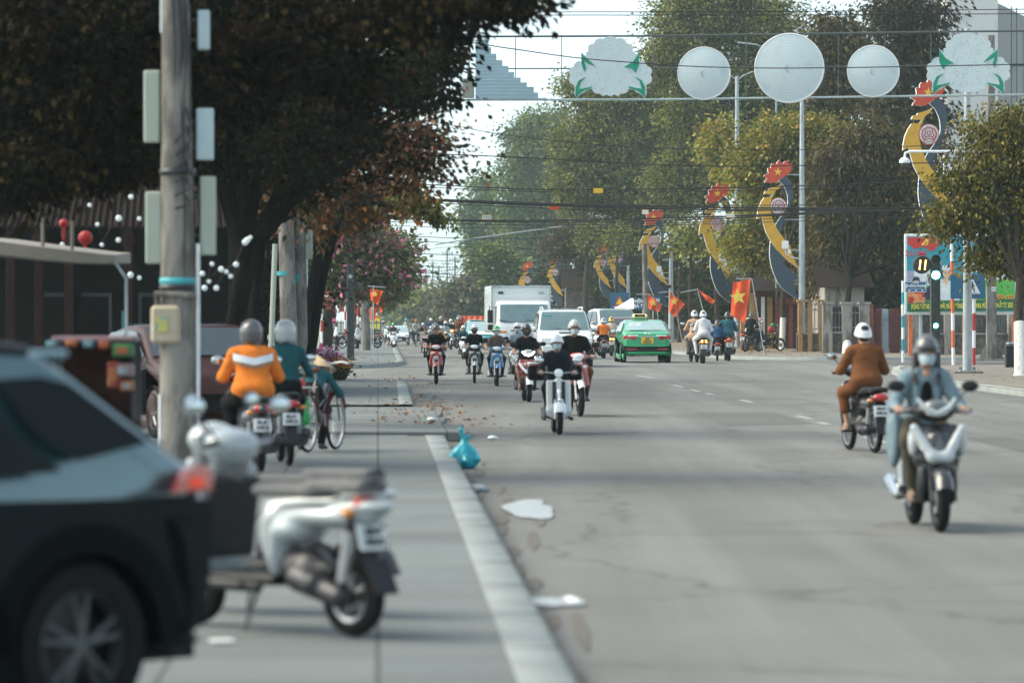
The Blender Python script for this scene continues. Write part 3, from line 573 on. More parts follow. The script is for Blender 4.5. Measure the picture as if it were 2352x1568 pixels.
# stepped pediment
st = thing('stepped_pediment', 'pale blue stepped triangular panel at the left end of the arch', 'ornament', (0, DA, 0)); mb = MB(); out_ = [(1092, 229), (1092, 92)]
x, y = 1122, 92; out_.append((x, y))
for (dx, dy) in ((6, 17), (12, 15), (14, 15), (14, 14), (13, 13), (15, 13), (14, 11), (16, 10), (10, 13), (20, 13)):
    y += dy; out_.append((x, y)); x += dx; out_.append((x, y))
out_.append((1256, 229)); pts = [(ap(a, b, -.12)[0], ap(a, b, -.12)[2]) for a, b in out_]
mb.prism(pts, .1, 'step_blue', 'edge_white', o=(0, -.17, 0)); mb.build('panel', st)
mb = MB(); vs = []; fs = []
for i in range(17):
    yy = 224 - i * 8; xr = max([a for a, b in out_ if b >= yy - .5 and a < 1250] and [min(a for a, b in out_[1:] if b >= yy + 4 and a > 1093)] or [1110])
    a = ap(1095, yy, -.18); b = ap(max(1104, xr - 3), yy, -.18); mb.box(((a[0] + b[0]) / 2, -.174, a[2]), (b[0] - a[0], .008, .008), 'led_white')
mb.build('light_strip', st)
# round discs
for (px, py, r, lab) in ((1617, 169, 60, 'leftmost of the three white round discs on the arch, smaller and beside the lotus'), (1813, 157, 79, 'largest white round disc, centre of the arch'), (2006, 164, 59, 'right small white disc of the arch, before the dark conifer')):
    c = A(px, py, DA - .2); rr = r * DA / F; d_ = thing('round_ornament', lab, 'ornament', c, R(-9), 'white round discs on the arch')
    mb = MB(); mb.lathe([(0, -.06), (rr * .97, -.06), (rr, -.05), (rr, .05), (rr * .97, .06), (0, .06)], 'led_white', axis='y', n=64); mb.build('disc', d_, ang=30)
    mb = MB(); ring_dots(mb, (0, 0), -.064, [rr * (.12 + .85 * i / (10 if r > 70 else 8)) for i in range(11 if r > 70 else 9)], 'led_dot', dr=.008); mb.build('light_dots', d_)
    mb = MB(); mb.lathe([(rr * .975, -.063), (rr * 1.0, -.068), (rr * 1.015, -.05), (rr * 1.015, .07), (rr * .99, .07)], 'edge_white', axis='y', n=64); mb.build('rim', d_)
    for q in (.12, .13): pass
    mb = MB(); mb.tube([(-.05 * rr, -.07, .1 * rr), (-.12 * rr, -.07, 0), (-.06 * rr, -.07, -.1 * rr), (.03 * rr, -.07, -.13 * rr)], .009, 'galv', n=5); mb.build('spiral_centre', d_)
# lotus ornaments traced in photo pixels about their own centre
def smooth(pts, n=4):
    o = []; m = len(pts)
    for i in range(m):
        p0, p1, p2, p3 = [Vector(pts[(i + k) % m]) for k in (-1, 0, 1, 2)]
        for j in range(n):
            u = j / n; o.append(tuple(.5 * ((2 * p1) + (p2 - p0) * u + (2 * p0 - 5 * p1 + 4 * p2 - p3) * u * u + (3 * p1 - p0 - 3 * p2 + p3) * u ** 3)))
    return o
def scal(an):
    """outline through anchors; each anchor = (x, y, bulge) with a round lobe of that height towards the next"""
    o = []
    for i in range(len(an)):
        a, b = Vector(an[i][:2]), Vector(an[(i + 1) % len(an)][:2]); h = an[i][2]; d = b - a; nn = Vector((d.y, -d.x)).normalized() * h
        for j in range(6): u = j / 6; o.append(tuple(a + d * u + nn * math.sin(math.pi * u) ** .7))
    return o
HALF = [(-16, -71, 6), (16, -71, 6), (38, -60, 7), (50, -42, 5), (54, -32, -1), (68, -42, -2), (66, -20, 5), (84, -8, 7), (92, 12, 7), (84, 34, -2), (84, 52, -2), (80, 72, -4), (60, 52, -3), (42, 44, 5), (24, 53, 5), (9, 56, 4)]
LOT = scal(HALF + [(-HALF[k][0], HALF[k][1], HALF[k - 1][2]) for k in range(len(HALF) - 1, 0, -1)])
GRN = [[(-67, -38), (-66, -14), (-60, 4), (-55, -4), (-60, -20), (-50, -14), (-34, -8), (-46, -20)], [(-80, 66), (-80, 40), (-72, 24), (-56, 16), (-68, 28), (-72, 44), (-60, 42), (-42, 38), (-44, 42), (-60, 47), (-70, 54)]]
for (px, py, lab, sg, dt) in ((1402, 161, 'white lotus ornament with green sepals, left one on the arch against the sky', 1, 0), (2224, 152, 'white lotus ornament with orange speckles, right one in front of the pale tower', -1, 1)):
    s_ = DA / F; c = A(px, py, DA - .2); d_ = thing('lotus_ornament', lab, 'ornament', c, R(-6), 'lotus ornaments on the arch')
    mb = MB(); mb.prism([(a * s_, -b * s_) for a, b in LOT], .09, 'led_white', 'edge_white', o=(0, -.05, 0)); 
    pm = mb
    for g_ in GRN:
        for m_ in (1, -1):
            if g_ is GRN[0] and m_ == -1: g2 = [(a * -1, b) for a, b in [(-67, -40), (-66, -10), (-58, 8), (-50, -2), (-32, -6), (-52, -18)]]
            else: g2 = [(a * m_, b) for a, b in g_]
            mb = MB(); mb.prism([(a * s_ * sg, -b * s_) for a, b in g2], .012, 'arch_green', o=(0, -.064, 0)); mb.build('green_sepal', d_)
    mb = pm; rr = random.Random(4); vs = []; fs = []
    for i in range(420 if dt else 200):
        a, b = rr.uniform(-84, 84), rr.uniform(-66, 50)
        if (a / 84) ** 2 + ((b + 4) / 62) ** 2 > 1 or (abs(a) > 46 and b < -20): continue
        x, z, q = a * s_, -b * s_, .009; n_ = len(vs); vs += [(x - q, -.056, z), (x, -.056, z - q), (x + q, -.056, z), (x, -.056, z + q)]; fs.append((n_, n_ + 1, n_ + 2, n_ + 3))
    mb.add(vs, fs, 'led_dot'); mb.build('panel', d_)
# ------------------------------------------------------------------ gilded ribbon ornaments on light poles
M('ribbon_gold', (.72, .4, .03), .4, var=.12, scale=3); M('ribbon_navy', (.03, .055, .085), .45, var=.2, scale=3); M('crest_red', (.62, .06, .02), .4, var=.15); M('star_gold', (.9, .55, .04), .35); M('emblem_white', (.75, .76, .76), .45); M('emblem_red', (.45, .05, .04), .5); M('dot_navy', (.16, .19, .22), .6); M('dot_gold', (.45, .2, .02), .6)
CREST = [(135, 255), (160, 235), (190, 222), (182, 172), (190, 166), (214, 168), (216, 140), (229, 122), (276, 124), (284, 104), (299, 92), (340, 122), (360, 100), (397, 88), (400, 130), (437, 122), (425, 165), (410, 215), (370, 248), (330, 268), (290, 300), (260, 315), (228, 320), (190, 310), (150, 316), (162, 292), (180, 280), (162, 264)]
NAV1 = [(300, 298), (345, 262), (375, 248), (415, 290), (440, 340), (448, 400), (440, 470), (425, 540), (398, 620), (372, 680), (345, 740), (327, 800), (318, 850), (288, 830), (262, 757), (300, 690), (340, 635), (372, 590), (388, 550), (393, 490), (385, 430), (365, 375), (335, 325)]
NAV2 = [(218, 900), (208, 960), (205, 1030), (212, 1110), (235, 1200), (270, 1290), (320, 1370), (390, 1430), (450, 1468), (512, 1495), (488, 1450), (468, 1400), (458, 1350), (465, 1310), (500, 1268), (440, 1225), (385, 1170), (350, 1110), (326, 1038), (262, 965)]
GOLD = [(328, 330), (290, 352), (240, 368), (200, 377), (188, 396), (155, 401), (143, 430), (195, 432), (236, 430), (212, 462), (145, 466), (110, 520), (86, 580), (75, 640), (72, 688), (122, 660), (140, 740), (165, 820), (210, 905), (270, 990), (328, 1045), (400, 1112), (505, 1182), (468, 1120), (440, 1050), (415, 950), (360, 895), (302, 820), (262, 750), (230, 680), (212, 600), (209, 540), (220, 490), (245, 440), (262, 402), (305, 368)]
def star(c, r, t=-90, q=.4): return [(c[0] + (r if i % 2 == 0 else r * q) * math.cos(R(t + 36 * i)), c[1] + (r if i % 2 == 0 else r * q) * math.sin(R(t + 36 * i))) for i in range(10)]
def inpoly(x, y, P):
    c = False; n = len(P)
    for i in range(n):
        a, b = P[i], P[i - 1]
        if (a[1] > y) != (b[1] > y) and x < (b[0] - a[0]) * (y - a[1]) / (b[1] - a[1]) + a[0]: c = not c
    return c
OU = 6.2 / 1407
def oc(p): return ((p[0] - 300) * OU, (1495 - p[1]) * OU)
def dots_in(mb, P, y, key, st=15, q=.012):
    xs = [p[0] for p in P]; ys = [p[1] for p in P]; vs = []; fs = []; i = 0; yy = min(ys) + 8
    while yy < max(ys):
        xx = min(xs) + (st / 2 if i % 2 else 0)
        while xx < max(xs):
            if all(inpoly(xx + a, yy + b, P) for a, b in ((8, 0), (-8, 0), (0, 8), (0, -8))):
                x, z = oc((xx, yy)); n_ = len(vs); vs += [(x - q, y, z), (x, y, z - q), (x + q, y, z), (x, y, z + q)]; fs.append((n_, n_ + 1, n_ + 2, n_ + 3))
            xx += st
        yy += st * .8; i += 1
    mb.add(vs, fs, key)
def ornament_proto():
    t = thing('ribbon_ornament', 'x', 'ornament'); P = []
    for nm, pl, key, y in (('navy_ribbon', NAV1, 'ribbon_navy', 0), ('navy_ribbon', NAV2, 'ribbon_navy', 0), ('gold_ribbon', GOLD, 'ribbon_gold', -.05), ('red_crest', CREST, 'crest_red', -.04)):
        mb = MB(); mb.prism([oc(p) for p in (smooth(pl, 2) if nm != 'red_crest' and nm != 'gold_ribbon' else pl)], .12, key, 'edge_white', o=(0, y, 0))
        dots_in(mb, pl, y - .004, 'dot_navy' if 'navy' in nm else 'dot_gold', 16 if nm != 'red_crest' else 26); o = mb.build(nm, t, smooth=False)
        if nm == 'red_crest': mb = MB(); mb.prism([oc(p) for p in star((288, 208), 44, -88)], .03, 'star_gold', o=(0, -.075, 0)); mb.build('star', o, smooth=False)
    c = oc((292, 553)); r = 86 * OU; mb = MB(); mb.lathe([(0, -.03), (r * .95, -.03), (r, -.02), (r, .08), (0, .08)], 'emblem_white', o=(c[0], -.04, c[1]), axis='y', n=40); e = mb.build('emblem', t)
    mb = MB(); mb.lathe([(r * .94, -.002), (r * 1.02, -.002), (r * 1.02, .1), (r, .1)], 'emblem_red', o=(c[0], -.075, c[1]), axis='y', n=40)
    def E(pts, th=.02):
        P3 = [(c[0] + a * r, -.078, c[1] + b * r) for a, b in pts]; mb.tube(P3, th, 'emblem_red', n=4)
    for sg in (1, -1):
        E([(sg * .6 * math.cos(R(a)) * 1.18, .72 * math.sin(R(a))) for a in range(-52, 53, 13)], .03)
        E([(sg * .28, .58), (sg * .33, .3), (sg * .42, 0), (sg * .5, -.18), (sg * .3, -.2), (sg * .34, -.52), (sg * .5, -.58)], .022)
    E([(-.36, .6), (.36, .6)], .022); E([(-.4, -.2), (.4, -.2)], .02); E([(-.25, .74), (.25, .74)], .012); E([(-.2, -.5), (0, -.38), (.2, -.5)], .022)
    E([(.17 * math.cos(R(a)), .12 + .17 * math.sin(R(a))) for a in range(0, 361, 30)], .016)
    for a in range(0, 360, 45): E([(.2 * math.cos(R(a)), .12 + .2 * math.sin(R(a))), (.27 * math.cos(R(a)), .12 + .27 * math.sin(R(a)))], .012)
    mb.text('KON TUM', r * .24, 'emblem_red', o=(c[0], -.074, c[1] - r * .74)); mb.build('emblem_mark', e, smooth=False)
    for z in (1340, 1000, 690, 235):
        mb = MB(); x0 = {1340: 440, 1000: 400, 690: 350, 235: 380}[z]; a = oc((x0, z)); mb.tube([(a[0], .1, a[1]), (oc((555, z))[0], .1, a[1])], .025, 'galv', n=6); mb.build('bracket', t)
    return t
def copy_tree(o, parent=None):
    c = o.copy(); COL.objects.link(c)
    if parent: c.parent = parent
    for ch in list(o.children): copy_tree(ch, c)
    return c
orn = ornament_proto()
def light_pole(x, y, top, r0, r1, lab, group=None, arms=None, box=True, zb=.13):
    t = thing('light_pole', lab, 'light pole', (x, y, zb), 0, group)
    mb = MB(); hgt = top - zb; mb.tube([(0, 0, 0), (0, 0, .05), (0, 0, hgt)], [r0, r0, r1], 'galv', n=16); mb.build('pole', t)
    mb = MB(); mb.box((0, 0, .02), (r0 * 6, r0 * 6, .04), 'concrete', ch=.01); mb.box((0, 0, .06), (r0 * 3.4, r0 * 3.4, .03), 'galv')
    for a in (45, 135, 225, 315): mb.tube([(r0 * 2 * math.cos(R(a)), r0 * 2 * math.sin(R(a)), .05), (r0 * 2 * math.cos(R(a)), r0 * 2 * math.sin(R(a)), .16)], .014, 'dark_metal', n=6)
    mb.build('base_plate', t)
    if arms:
        for k, (dx, dz, L) in enumerate(arms):
            sg = 1 if dx > 0 else -1
            mb = MB(); mb.tube([(0, 0, hgt - .25), (dx * .4, 0, hgt - .1 + dz * .4), (dx, 0, hgt - .1 + dz)], .03, 'galv', n=8); a = mb.build('arm', t)
            mb = MB(); mb.box((dx + sg * L / 2, 0, hgt - .09 + dz + .02), (L, .14, .06), 'galv', ch=.02, rot=(0, -sg * .12, 0)); mb.build('lamp_head', a)
    return t
# each: ornament foot/tail px, comb px height -> position; pole beside it
ORN = [  # top_y, bottom_y, x of crest centre, label, pole?
    (368, 687, 1789, 'ribbon ornament with red crest, right one of the middle pair, beside the tall light pole', 173, True, .0),
    (420, 702, 1650, 'ribbon ornament partly behind the flag, left neighbour of the one by the tall pole', 195, True, .4),
    (480, 706, 1503, 'ribbon ornament above the green taxi, its crest hidden in leaves', 243, True, 0),
    (180, 570, 2135, 'nearest and largest ribbon ornament, its tail hidden in the near bushy tree', 151, False, 0),
    (545, 697, 1420, 'ribbon ornament with only navy and gold tails hanging below dark leaves', 285, True, 0),
    (560, 690, 1385, 'ribbon ornament tail left of its neighbour, above the parked pickup', 290, False, 0),
    (585, 708, 1276, 'ribbon ornament over the truck box with only disc and tails showing', 322, True, 0),
    (600, 730, 1212, 'small far ribbon ornament with red crest directly above the truck roof', 326, False, 0),
    (640, 738, 1178, 'farthest ribbon ornament, a faint gold arrow at the left end of the row', 420, False, 0)]
for i, (ty, by, cx_, lab, d, pole, dz) in enumerate(ORN):
    o = orn if i == 0 else copy_tree(orn)
    o['label'] = lab; o['group'] = 'ribbon ornaments along the right side'; s_ = (by - ty) * d / F / 6.2; o.scale = (s_, s_, s_)
    q = A(cx_, by, d); o.location = (q.x, q.y, q.z); o.rotation_euler = (0, 0, R(7 if d < 300 else -4))
    if pole:
        px_ = {1789: 1842, 1650: 1693, 1503: 1541, 1420: 1443, 1276: 1318}[cx_]; ty_ = {1789: 232, 1650: 175, 1503: 525, 1420: 610, 1276: 560}[cx_]
        x = (px_ - CX) * d / F; top = A(px_, ty_, d).z
        lab2 = {1789: 'tallest pale light pole, standing right of the second gilded ornament', 1650: 'pale light pole with curved twin arms, partly hidden by the yellow-green tree', 1503: 'pale light pole behind the green taxi', 1420: 'pale light pole above the dark red car', 1276: 'pale light pole right of the box truck'}[cx_]
        t = light_pole(x, d, top, .17 if d < 240 else .18, .09, lab2, 'light poles along the right pavement', arms=((.75, .3, .5), (-.75, .3, .5)) if cx_ == 1650 else None)
        if d < 260:
            zz = A(px_, by - (by - ty) * .39, d).z - .13; sx = -.75 * s_
            mb = MB(); mb.box((sx, -.05, zz), (.3, .16, .36), 'edge_white', ch=.01); mb.tube([(sx + .03, -.05, zz + .2), (sx + .03, -.05, zz + .5)], .012, 'galv', n=5)
            mb.box((sx + .18, -.05, zz - .3), (.14, .1, .2), 'edge_white', ch=.01); mb.tube([(sx, -.05, zz - .18), (sx + .02, -.05, zz - .4), (sx + .3, -.05, zz - .55), (0, 0, zz - .65)], .022, 'edge_white', n=6); b_ = mb.build('junction_box', t)
# street lamp head peeking above the big disc and far mast
mb = MB(); q = A(1745, 112, 200)
# light pole with white camera in front of the dark trees at right
t = light_pole(G(2222, 856, .13).x, G(2222, 856, .13).y, 9.5, .13, .075, 'grey pole standing on a bolted square plate in front of the pale tower', 'poles on the right corner', zb=.13)
mb = MB(); mb.box((0, 0, 8.95), (.5, .05, .05), 'galv'); mb.box((-.22, 0, 9.1), (.05, .05, .3), 'galv'); mb.box((.22, 0, 9.1), (.05, .05, .3), 'galv'); mb.build('top_bracket', t)
d_ = 140.0; t = thing('surveillance_camera', 'white dome camera on a horizontal arm left of the nearest ribbon ornament', 'camera', A(2078, 372, d_))
mb = MB(); mb.lathe([(0, .16), (.12, .15), (.2, .05), (.2, -.04), (.14, -.06)], 'edge_white', n=20); mb.build('housing', t); mb = MB(); mb.ball((0, 0, -.08), (.13, .13, .12), 'glass_dark'); mb.build('dome', t)
mb = MB(); mb.tube([(0, 0, .14), (.02, 0, .32), (.2, 0, .38), (2.1, 0, .38)], .05, 'edge_white', n=8); mb.build('arm', t)
t = thing('junction_box', 'pale electrical box beside the nearest ribbon ornament, half hidden by golden leaves', 'electric box', A(2180, 388, 140)); mb = MB(); mb.box((0, 0, 0), (.42, .2, .5), 'edge_white', ch=.015); mb.build('cabinet', t); mb = MB(); mb.tube([(-.1, 0, -.25), (.02, 0, -.5), (.2, 0, -.55)], .03, 'edge_white'); mb.build('conduit', t)
t = thing('street_lamp', 'slim lamp head reaching left from behind the biggest white disc', 'street lamp', (A(1760, 110, 190).x, 190, 0)); zt = A(1760, 110, 190).z
mb = MB(); mb.tube([(.5, 0, 0), (.5, 0, zt - .3), (0, 0, zt)], .05, 'galv', n=8); mb.build('pole', t); mb = MB(); mb.box((-.9, 0, zt + .2), (1.0, .2, .07), 'galv', ch=.02, rot=(0, .12, 0)); mb.tube([(0, 0, zt), (-.5, 0, zt + .14)], .03, 'galv'); mb.build('lamp_head', t)
# ------------------------------------------------------------------ flags
M('flag_red', (.78, .09, .01), .65, var=.15, scale=3); M('flag_star', (.95, .65, .1), .6)
def flag(foot, fx, top, arm, cloth, lab, st=None, grp='red flags along the street', base_z=.13, starr=.16):
    """pole at foot, horizontal arm at top, cloth = outline px list at same depth"""
    d = foot[1]; t = thing('flag', lab, 'flag', (foot[0], d, base_z), 0, grp); B = Vector((foot[0], d, base_z))
    def Q(p, dy=0): q = A(p[0], p[1], d) - B; return (q.x, dy, q.z)
    mb = MB(); mb.tube([(0, 0, 0), Q(top)], .022, 'galv', n=6); mb.build('pole', t)
    if arm: mb = MB(); mb.tube([Q(arm[0]), Q(arm[1])], .02, 'galv', n=6); mb.build('crossbar', t)
    # cloth: grid between outline corners (4 pts: a b c d), rippled
    a, b, c, e = [Vector(Q(p)) for p in cloth]; mb = MB(); nu, nv = 10, 10; vs = []
    for th in (-.004, .004):
        for i in range(nu + 1):
            for j in range(nv + 1):
                u, v_ = i / nu, j / nv; p = a.lerp(b, u).lerp(e.lerp(c, u), v_); rip = .06 * math.sin(u * 9 + v_ * 2.5) + .03 * math.sin(v_ * 8 + u * 3); vs.append((p.x, p.y + rip + th, p.z + .015 * math.sin(u * 12)))
    m = (nu + 1) * (nv + 1); fs = []
    for k in (0, 1):
        for i in range(nu):
            for j in range(nv):
                q = k * m + i * (nv + 1) + j; f_ = (q, q + nv + 1, q + nv + 2, q + 1); fs.append(f_ if k else f_[::-1])
    mb.add(vs, fs, 'flag_red'); cl = mb.build('cloth', t, ang=70)
    if st:
        c_ = Vector(Q(st[:2])); r = st[2] * d / F; mb = MB(); mb.prism([(x, z) for x, z in star((0, 0), r, 90 + (st[3] if len(st) > 3 else 0), .42)], .01, 'flag_star', o=(c_.x, -.13, c_.z)); mb.build('star', cl, smooth=False)
FR = 'red flags along the right pavement'
flag((A(1756, 800, 150).x, 150), 0, (1727, 640), ((1727, 640), (1690, 640)), ((1683, 650), (1724, 640), (1712, 742), (1678, 724)), 'bright orange-red flag with big yellow star, right of the others beside the yellow-green tree', (1695, 682, 20, 8), FR)
flag((A(1640, 745, 168).x, 168), 0, (1603, 668), ((1562, 672), (1603, 664)), ((1603, 664), (1642, 690), (1636, 698), (1622, 690)), 'small folded plain red flag on a short arm left of the bright starred one', None, FR)
flag((A(1570, 790, 190).x, 190), 0, (1545, 670), ((1513, 672), (1545, 669)), ((1540, 670), (1573, 698), (1550, 728), (1536, 715)), 'red flag with star hanging from an arm just right of the taxi light pole', (1548, 692, 10, 0), FR)
flag((A(1516, 800, 200).x, 200), 0, (1508, 688), ((1462, 676), (1495, 676)), ((1487, 672), (1520, 700), (1514, 716), (1490, 710)), 'red flag directly above the green taxi roof', (1500, 695, 9, 5), FR)
FL = 'red flags at the left corner'
flag((A(857, 820, 150).x, 150), 0, (858, 656), ((845, 657), (885, 660)), ((849, 662), (880, 668), (868, 700), (852, 690)), 'orange-red flag on the frontmost thin pole at the left corner', (862, 676, 7), FL)
flag((A(852, 800, 170).x, 170), 0, (855, 662), ((850, 664), (890, 668)), ((866, 672), (888, 680), (876, 720), (864, 700)), 'orange flag hanging slack behind the first left corner flag', (876, 692, 7), FL)
flag((A(845, 800, 200).x, 200), 0, (850, 668), ((848, 672), (872, 676)), ((850, 690), (866, 692), (862, 738), (848, 734)), 'lowest small drooping flag at the left corner, over the yellow sign', (856, 708, 5), FL)
for i in range(9):
    d = 300 + i * 22; px = 1128 - i * 13; q = A(px, 745, d)
    flag((q.x, d), 0, (px, 724), None, ((px - 16, 724), (px, 727), (px - 1, 741), (px - 14, 738)), 'little red flag behind the turquoise car, ' + ('first', 'second', 'third', 'fourth', 'fifth', 'sixth', 'seventh', 'eighth', 'last')[i] + ' from the truck leftwards', None, 'row of far red flags beside the truck')
# ------------------------------------------------------------------ corner furniture, right
def striped_pole(x, y, top, r, keys, seg, lab, cat='signpost', zb=.13, lean=0, parent=None, name='striped_post'):
    t = parent or thing(name, lab, cat, (x, y, zb)); L = top - zb; z = 0; i = 0; mb = MB()
    n_ = max(1, round(L / seg)); sg = L / n_
    for i in range(n_): mb.tube([(lean * i * sg, 0, i * sg), (lean * (i + 1) * sg, 0, (i + 1) * sg)], r, keys[i % 2], n=12, cap=(i == n_ - 1))
    mb.build('post', t); return t
def P13(px, py): return G(px, py, .13)
# traffic light
M('lens_off', (.03, .035, .035), .25); M('light_green', (.1, 1, .75), .4, emit=14, var=.02); M('light_amber', (1, .45, .08), .4, emit=7, var=.02); M('signal_case', (.025, .03, .032), .55, alt=(.12, .13, .13), altamt=.18, scale=9)
p = P13(2148, 850); k = p.y / F; t = thing('traffic_light', 'black traffic light column at the right corner showing green with an amber countdown of 11', 'traffic light', p)
hh = lambda py: H - (py - HY) * k - .13
mb = MB(); mb.box((0, 0, hh(720)), (.27, .27, (852 - 590) * k), 'signal_case', ch=.02); mb.lathe([(.24, 0), (.24, .03), (.16, .08)], 'signal_case', n=20); mb.build('column', t)
for (py, r_, key, lab) in ((632, .115, 'light_green', None), (596, .115, 'lens_off', None), (748, .065, 'light_green', None)):
    mb = MB(); mb.lathe([(0, -.155), (r_, -.15), (r_, -.13)], key, o=(0, 0, hh(py)), axis='y', n=24); o = mb.build('lens', t)
    mb = MB(); mb.lathe([(r_ + .012, -.15), (r_ + .02, -.25), (r_ + .008, -.25), (r_, -.15)], 'signal_case', o=(0, 0, hh(py)), axis='y', n=20, a0=R(-10), a1=R(190)); mb.build('hood', o)
mb = MB(); cx_ = (2117 - 2148) * k; mb.lathe([(0, -.08), (.24, -.08), (.26, -.04), (.26, .08), (0, .1)], 'signal_case', o=(cx_, -.05, hh(608)), axis='y', n=28); mb.box((cx_ / 2 + .05, 0, hh(608)), (.4, .05, .05), 'signal_case'); c_ = mb.build('countdown_head', t)
mb = MB()
for dx in (-.06, .09):
    mb = MB(); mb.box((cx_ + dx - .01, -.138, hh(608) - .072), (.028, .012, .14), 'light_amber', rot=(0, .12, 0)); mb.box((cx_ + dx + .005, -.1385, hh(608) + .062), (.028, .012, .14), 'light_amber', rot=(0, .12, 0)); mb.build('countdown_digit', c_)
# street name sign
p = P13(2074, 832); t = thing('street_sign', 'blue street name sign LÊ HỒNG PHONG on a white and teal striped post', 'street sign', p); k = p.y / F
striped_pole(0, 0, hh(645) if False else 1.6 + (732 - 645) * k, .05, ('white_paint', 'cyan_paint'), .42, '', parent=t)
mb = MB(); x0 = (2076 - 2074) * k; x1 = (2126 - 2074) * k; z0 = 1.47 + (732 - 671) * k; z1 = 1.47 + (732 - 646) * k; cx_, cz = (x0 + x1) / 2 + .03, (z0 + z1) / 2; W_, H_ = x1 - x0, z1 - z0
mb.box((cx_, -.06, cz), (W_, .03, H_), 'blue_sign', ch=.006); pl = mb.build('name_plate', t)
mb = MB(); mb.text('LÊ HỒNG PHONG', H_ * .3, 'letter_white', (cx_, -.08, cz + .02), squash=.78, bold=.004); mb.text('ĐƯỜNG', H_ * .15, 'letter_white', (cx_, -.08, cz + H_ * .33), bold=.002); mb.box((cx_, -.078, cz - H_ * .2), (W_ * .7, .006, .01), 'letter_white')
for q in (-.3, 0, .3): mb.box((cx_ + q * W_, -.078, cz - H_ * .33), (W_ * .1, .006, .03), 'letter_white')
for (a, b, c, d_) in ((0, .46, .93, .015), (0, -.46, .93, .015), (.47, 0, .012, .85), (-.47, 0, .012, .85), (.43, 0, .012, .6), (-.43, 0, .012, .6)): mb.box((cx_ + a * W_, -.078, cz + b * H_), (c * W_ if c > .1 else c, .006, d_ * H_ if d_ > .1 else d_), 'letter_white')
mb.build('lettering', pl, smooth=False)
p = P13(2190, 838); k = p.y / F; t = thing('striped_post', 'weathered orange and white striped post left of the grey pole', 'post', p); striped_pole(0, 0, 1.6 + (732 - 560) * k, .055, ('white_paint', 'orange_paint'), .52, '', parent=t, lean=-.015)
p = P13(2237, 838); k = p.y / F; t = thing('crossing_sign', 'blue pedestrian crossing sign on a red and white striped post, behind the grey pole', 'road sign', p); striped_pole(0, 0, 1.6 + (732 - 640) * k, .055, ('red_paint', 'white_paint'), .55, '', parent=t)
x0, x1, z0, z1 = (2197 - 2237) * k, (2262 - 2237) * k, 1.47 + (732 - 686) * k, 1.47 + (732 - 630) * k; x0 = -x1 - .35; mb = MB(); cx_ = (x0 + x1) / 2; cz = (z0 + z1) / 2; x0 = cx_ - (z1 - z0) * .75; 
mb.box(((x0 + x1) / 2, -.07, cz), (x1 - x0, .02, z1 - z0), 'blue_sign', ch=.005); sp = mb.build('panel', t); cx_ = x1 - (z1 - z0) * .52; h_ = z1 - z0
mb = MB(); mb.prism([(cx_ - .33 * h_, cz - .3 * h_), (cx_ + .33 * h_, cz - .3 * h_), (cx_, cz + .34 * h_)], .008, 'letter_white', o=(0, -.09, 0)); tr = mb.build('triangle', sp)
mb = MB(); K = lambda a, b: (cx_ + a * h_, -.094, cz + b * h_)
mb.ball(K(0, .17), .03 * h_ * 1.3, 'letter_black', 8, 6)
for q, r_ in (([(0, .12), (0, -.02)], .035), ([(0, -.02), (.07, -.12), (.08, -.22)], .022), ([(0, -.02), (-.04, -.12), (-.1, -.2)], .022), ([(0, .1), (.08, .02), (.1, -.03)], .016), ([(0, .1), (-.07, .03), (-.06, -.04)], .016)): mb.tube([K(*z) for z in q], r_ * h_, 'letter_black', n=6)
for i in range(6): mb.box(K(-.22 + i * .088, -.265), (.05 * h_, .006, .02 * h_), 'letter_black')
mb.build('walking_figure', tr)
# concrete square pole with triangular base brackets
p = P13(2277, 827); k = p.y / F; t = thing('concrete_pole', 'square concrete pole with triangular foot brackets, right of the hydrant', 'utility pole', p); hgt = 1.6 + (732 - 90) * k; mb = MB(); mb.tube([(0, 0, 0), (0, 0, hgt)], [.25, .15], 'concrete', n=4); mb.build('pole', t, smooth=False)
mb = MB(); mb.box((0, 0, .02), (1.2, 1.0, .06), 'concrete', ch=.01)
for sg in (1, -1): mb.prism([(sg * .18, .04), (sg * .45, .04), (sg * .18, .6)], .04, 'concrete', o=(0, -.02, 0))
mb.build('base', t, smooth=False); mb = MB(); z_ = 1.47 + (732 - 664) * k; mb.box((.06, -.2, z_), (.16, .01, .16), 'plate_white', rot=(0, 0, R(0))); mb.text('876', .07, 'letter_black', (.06, -.21, z_)); mb.build('notice', t, smooth=False)
# hydrant
p = P13(2253, 803); k = p.y / F; t = thing('fire_hydrant', 'orange-red fire hydrant near the stone fence base', 'fire hydrant', p); hh_ = (804 - 768) * k; mb = MB(); r_ = hh_ * .2
mb.lathe([(r_ * 1.3, 0), (r_ * 1.3, .05), (r_, .08), (r_, hh_ * .35), (r_ * 1.15, hh_ * .38), (r_ * 1.15, hh_ * .72), (r_ * .8, hh_ * .78), (r_ * .85, hh_ * .93), (r_ * .3, hh_), (0, hh_)], 'orange_paint', n=18); mb.build('body', t)
for sg in (1, -1): mb = MB(); mb.lathe([(0, sg * r_ * 2), (r_ * .55, sg * r_ * 2), (r_ * .55, sg * r_ * 1.6), (r_ * .4, sg * r_)], 'orange_paint', o=(0, 0, hh_ * .68), axis='x', n=12); mb.build('outlet', t)
mb = MB(); mb.lathe([(0, -r_ * 1.7), (r_ * .7, -r_ * 1.7), (r_ * .7, -r_ * 1.3), (r_ * .5, -r_)], 'orange_paint', o=(0, 0, hh_ * .5), axis='y', n=12); mb.build('outlet', t)
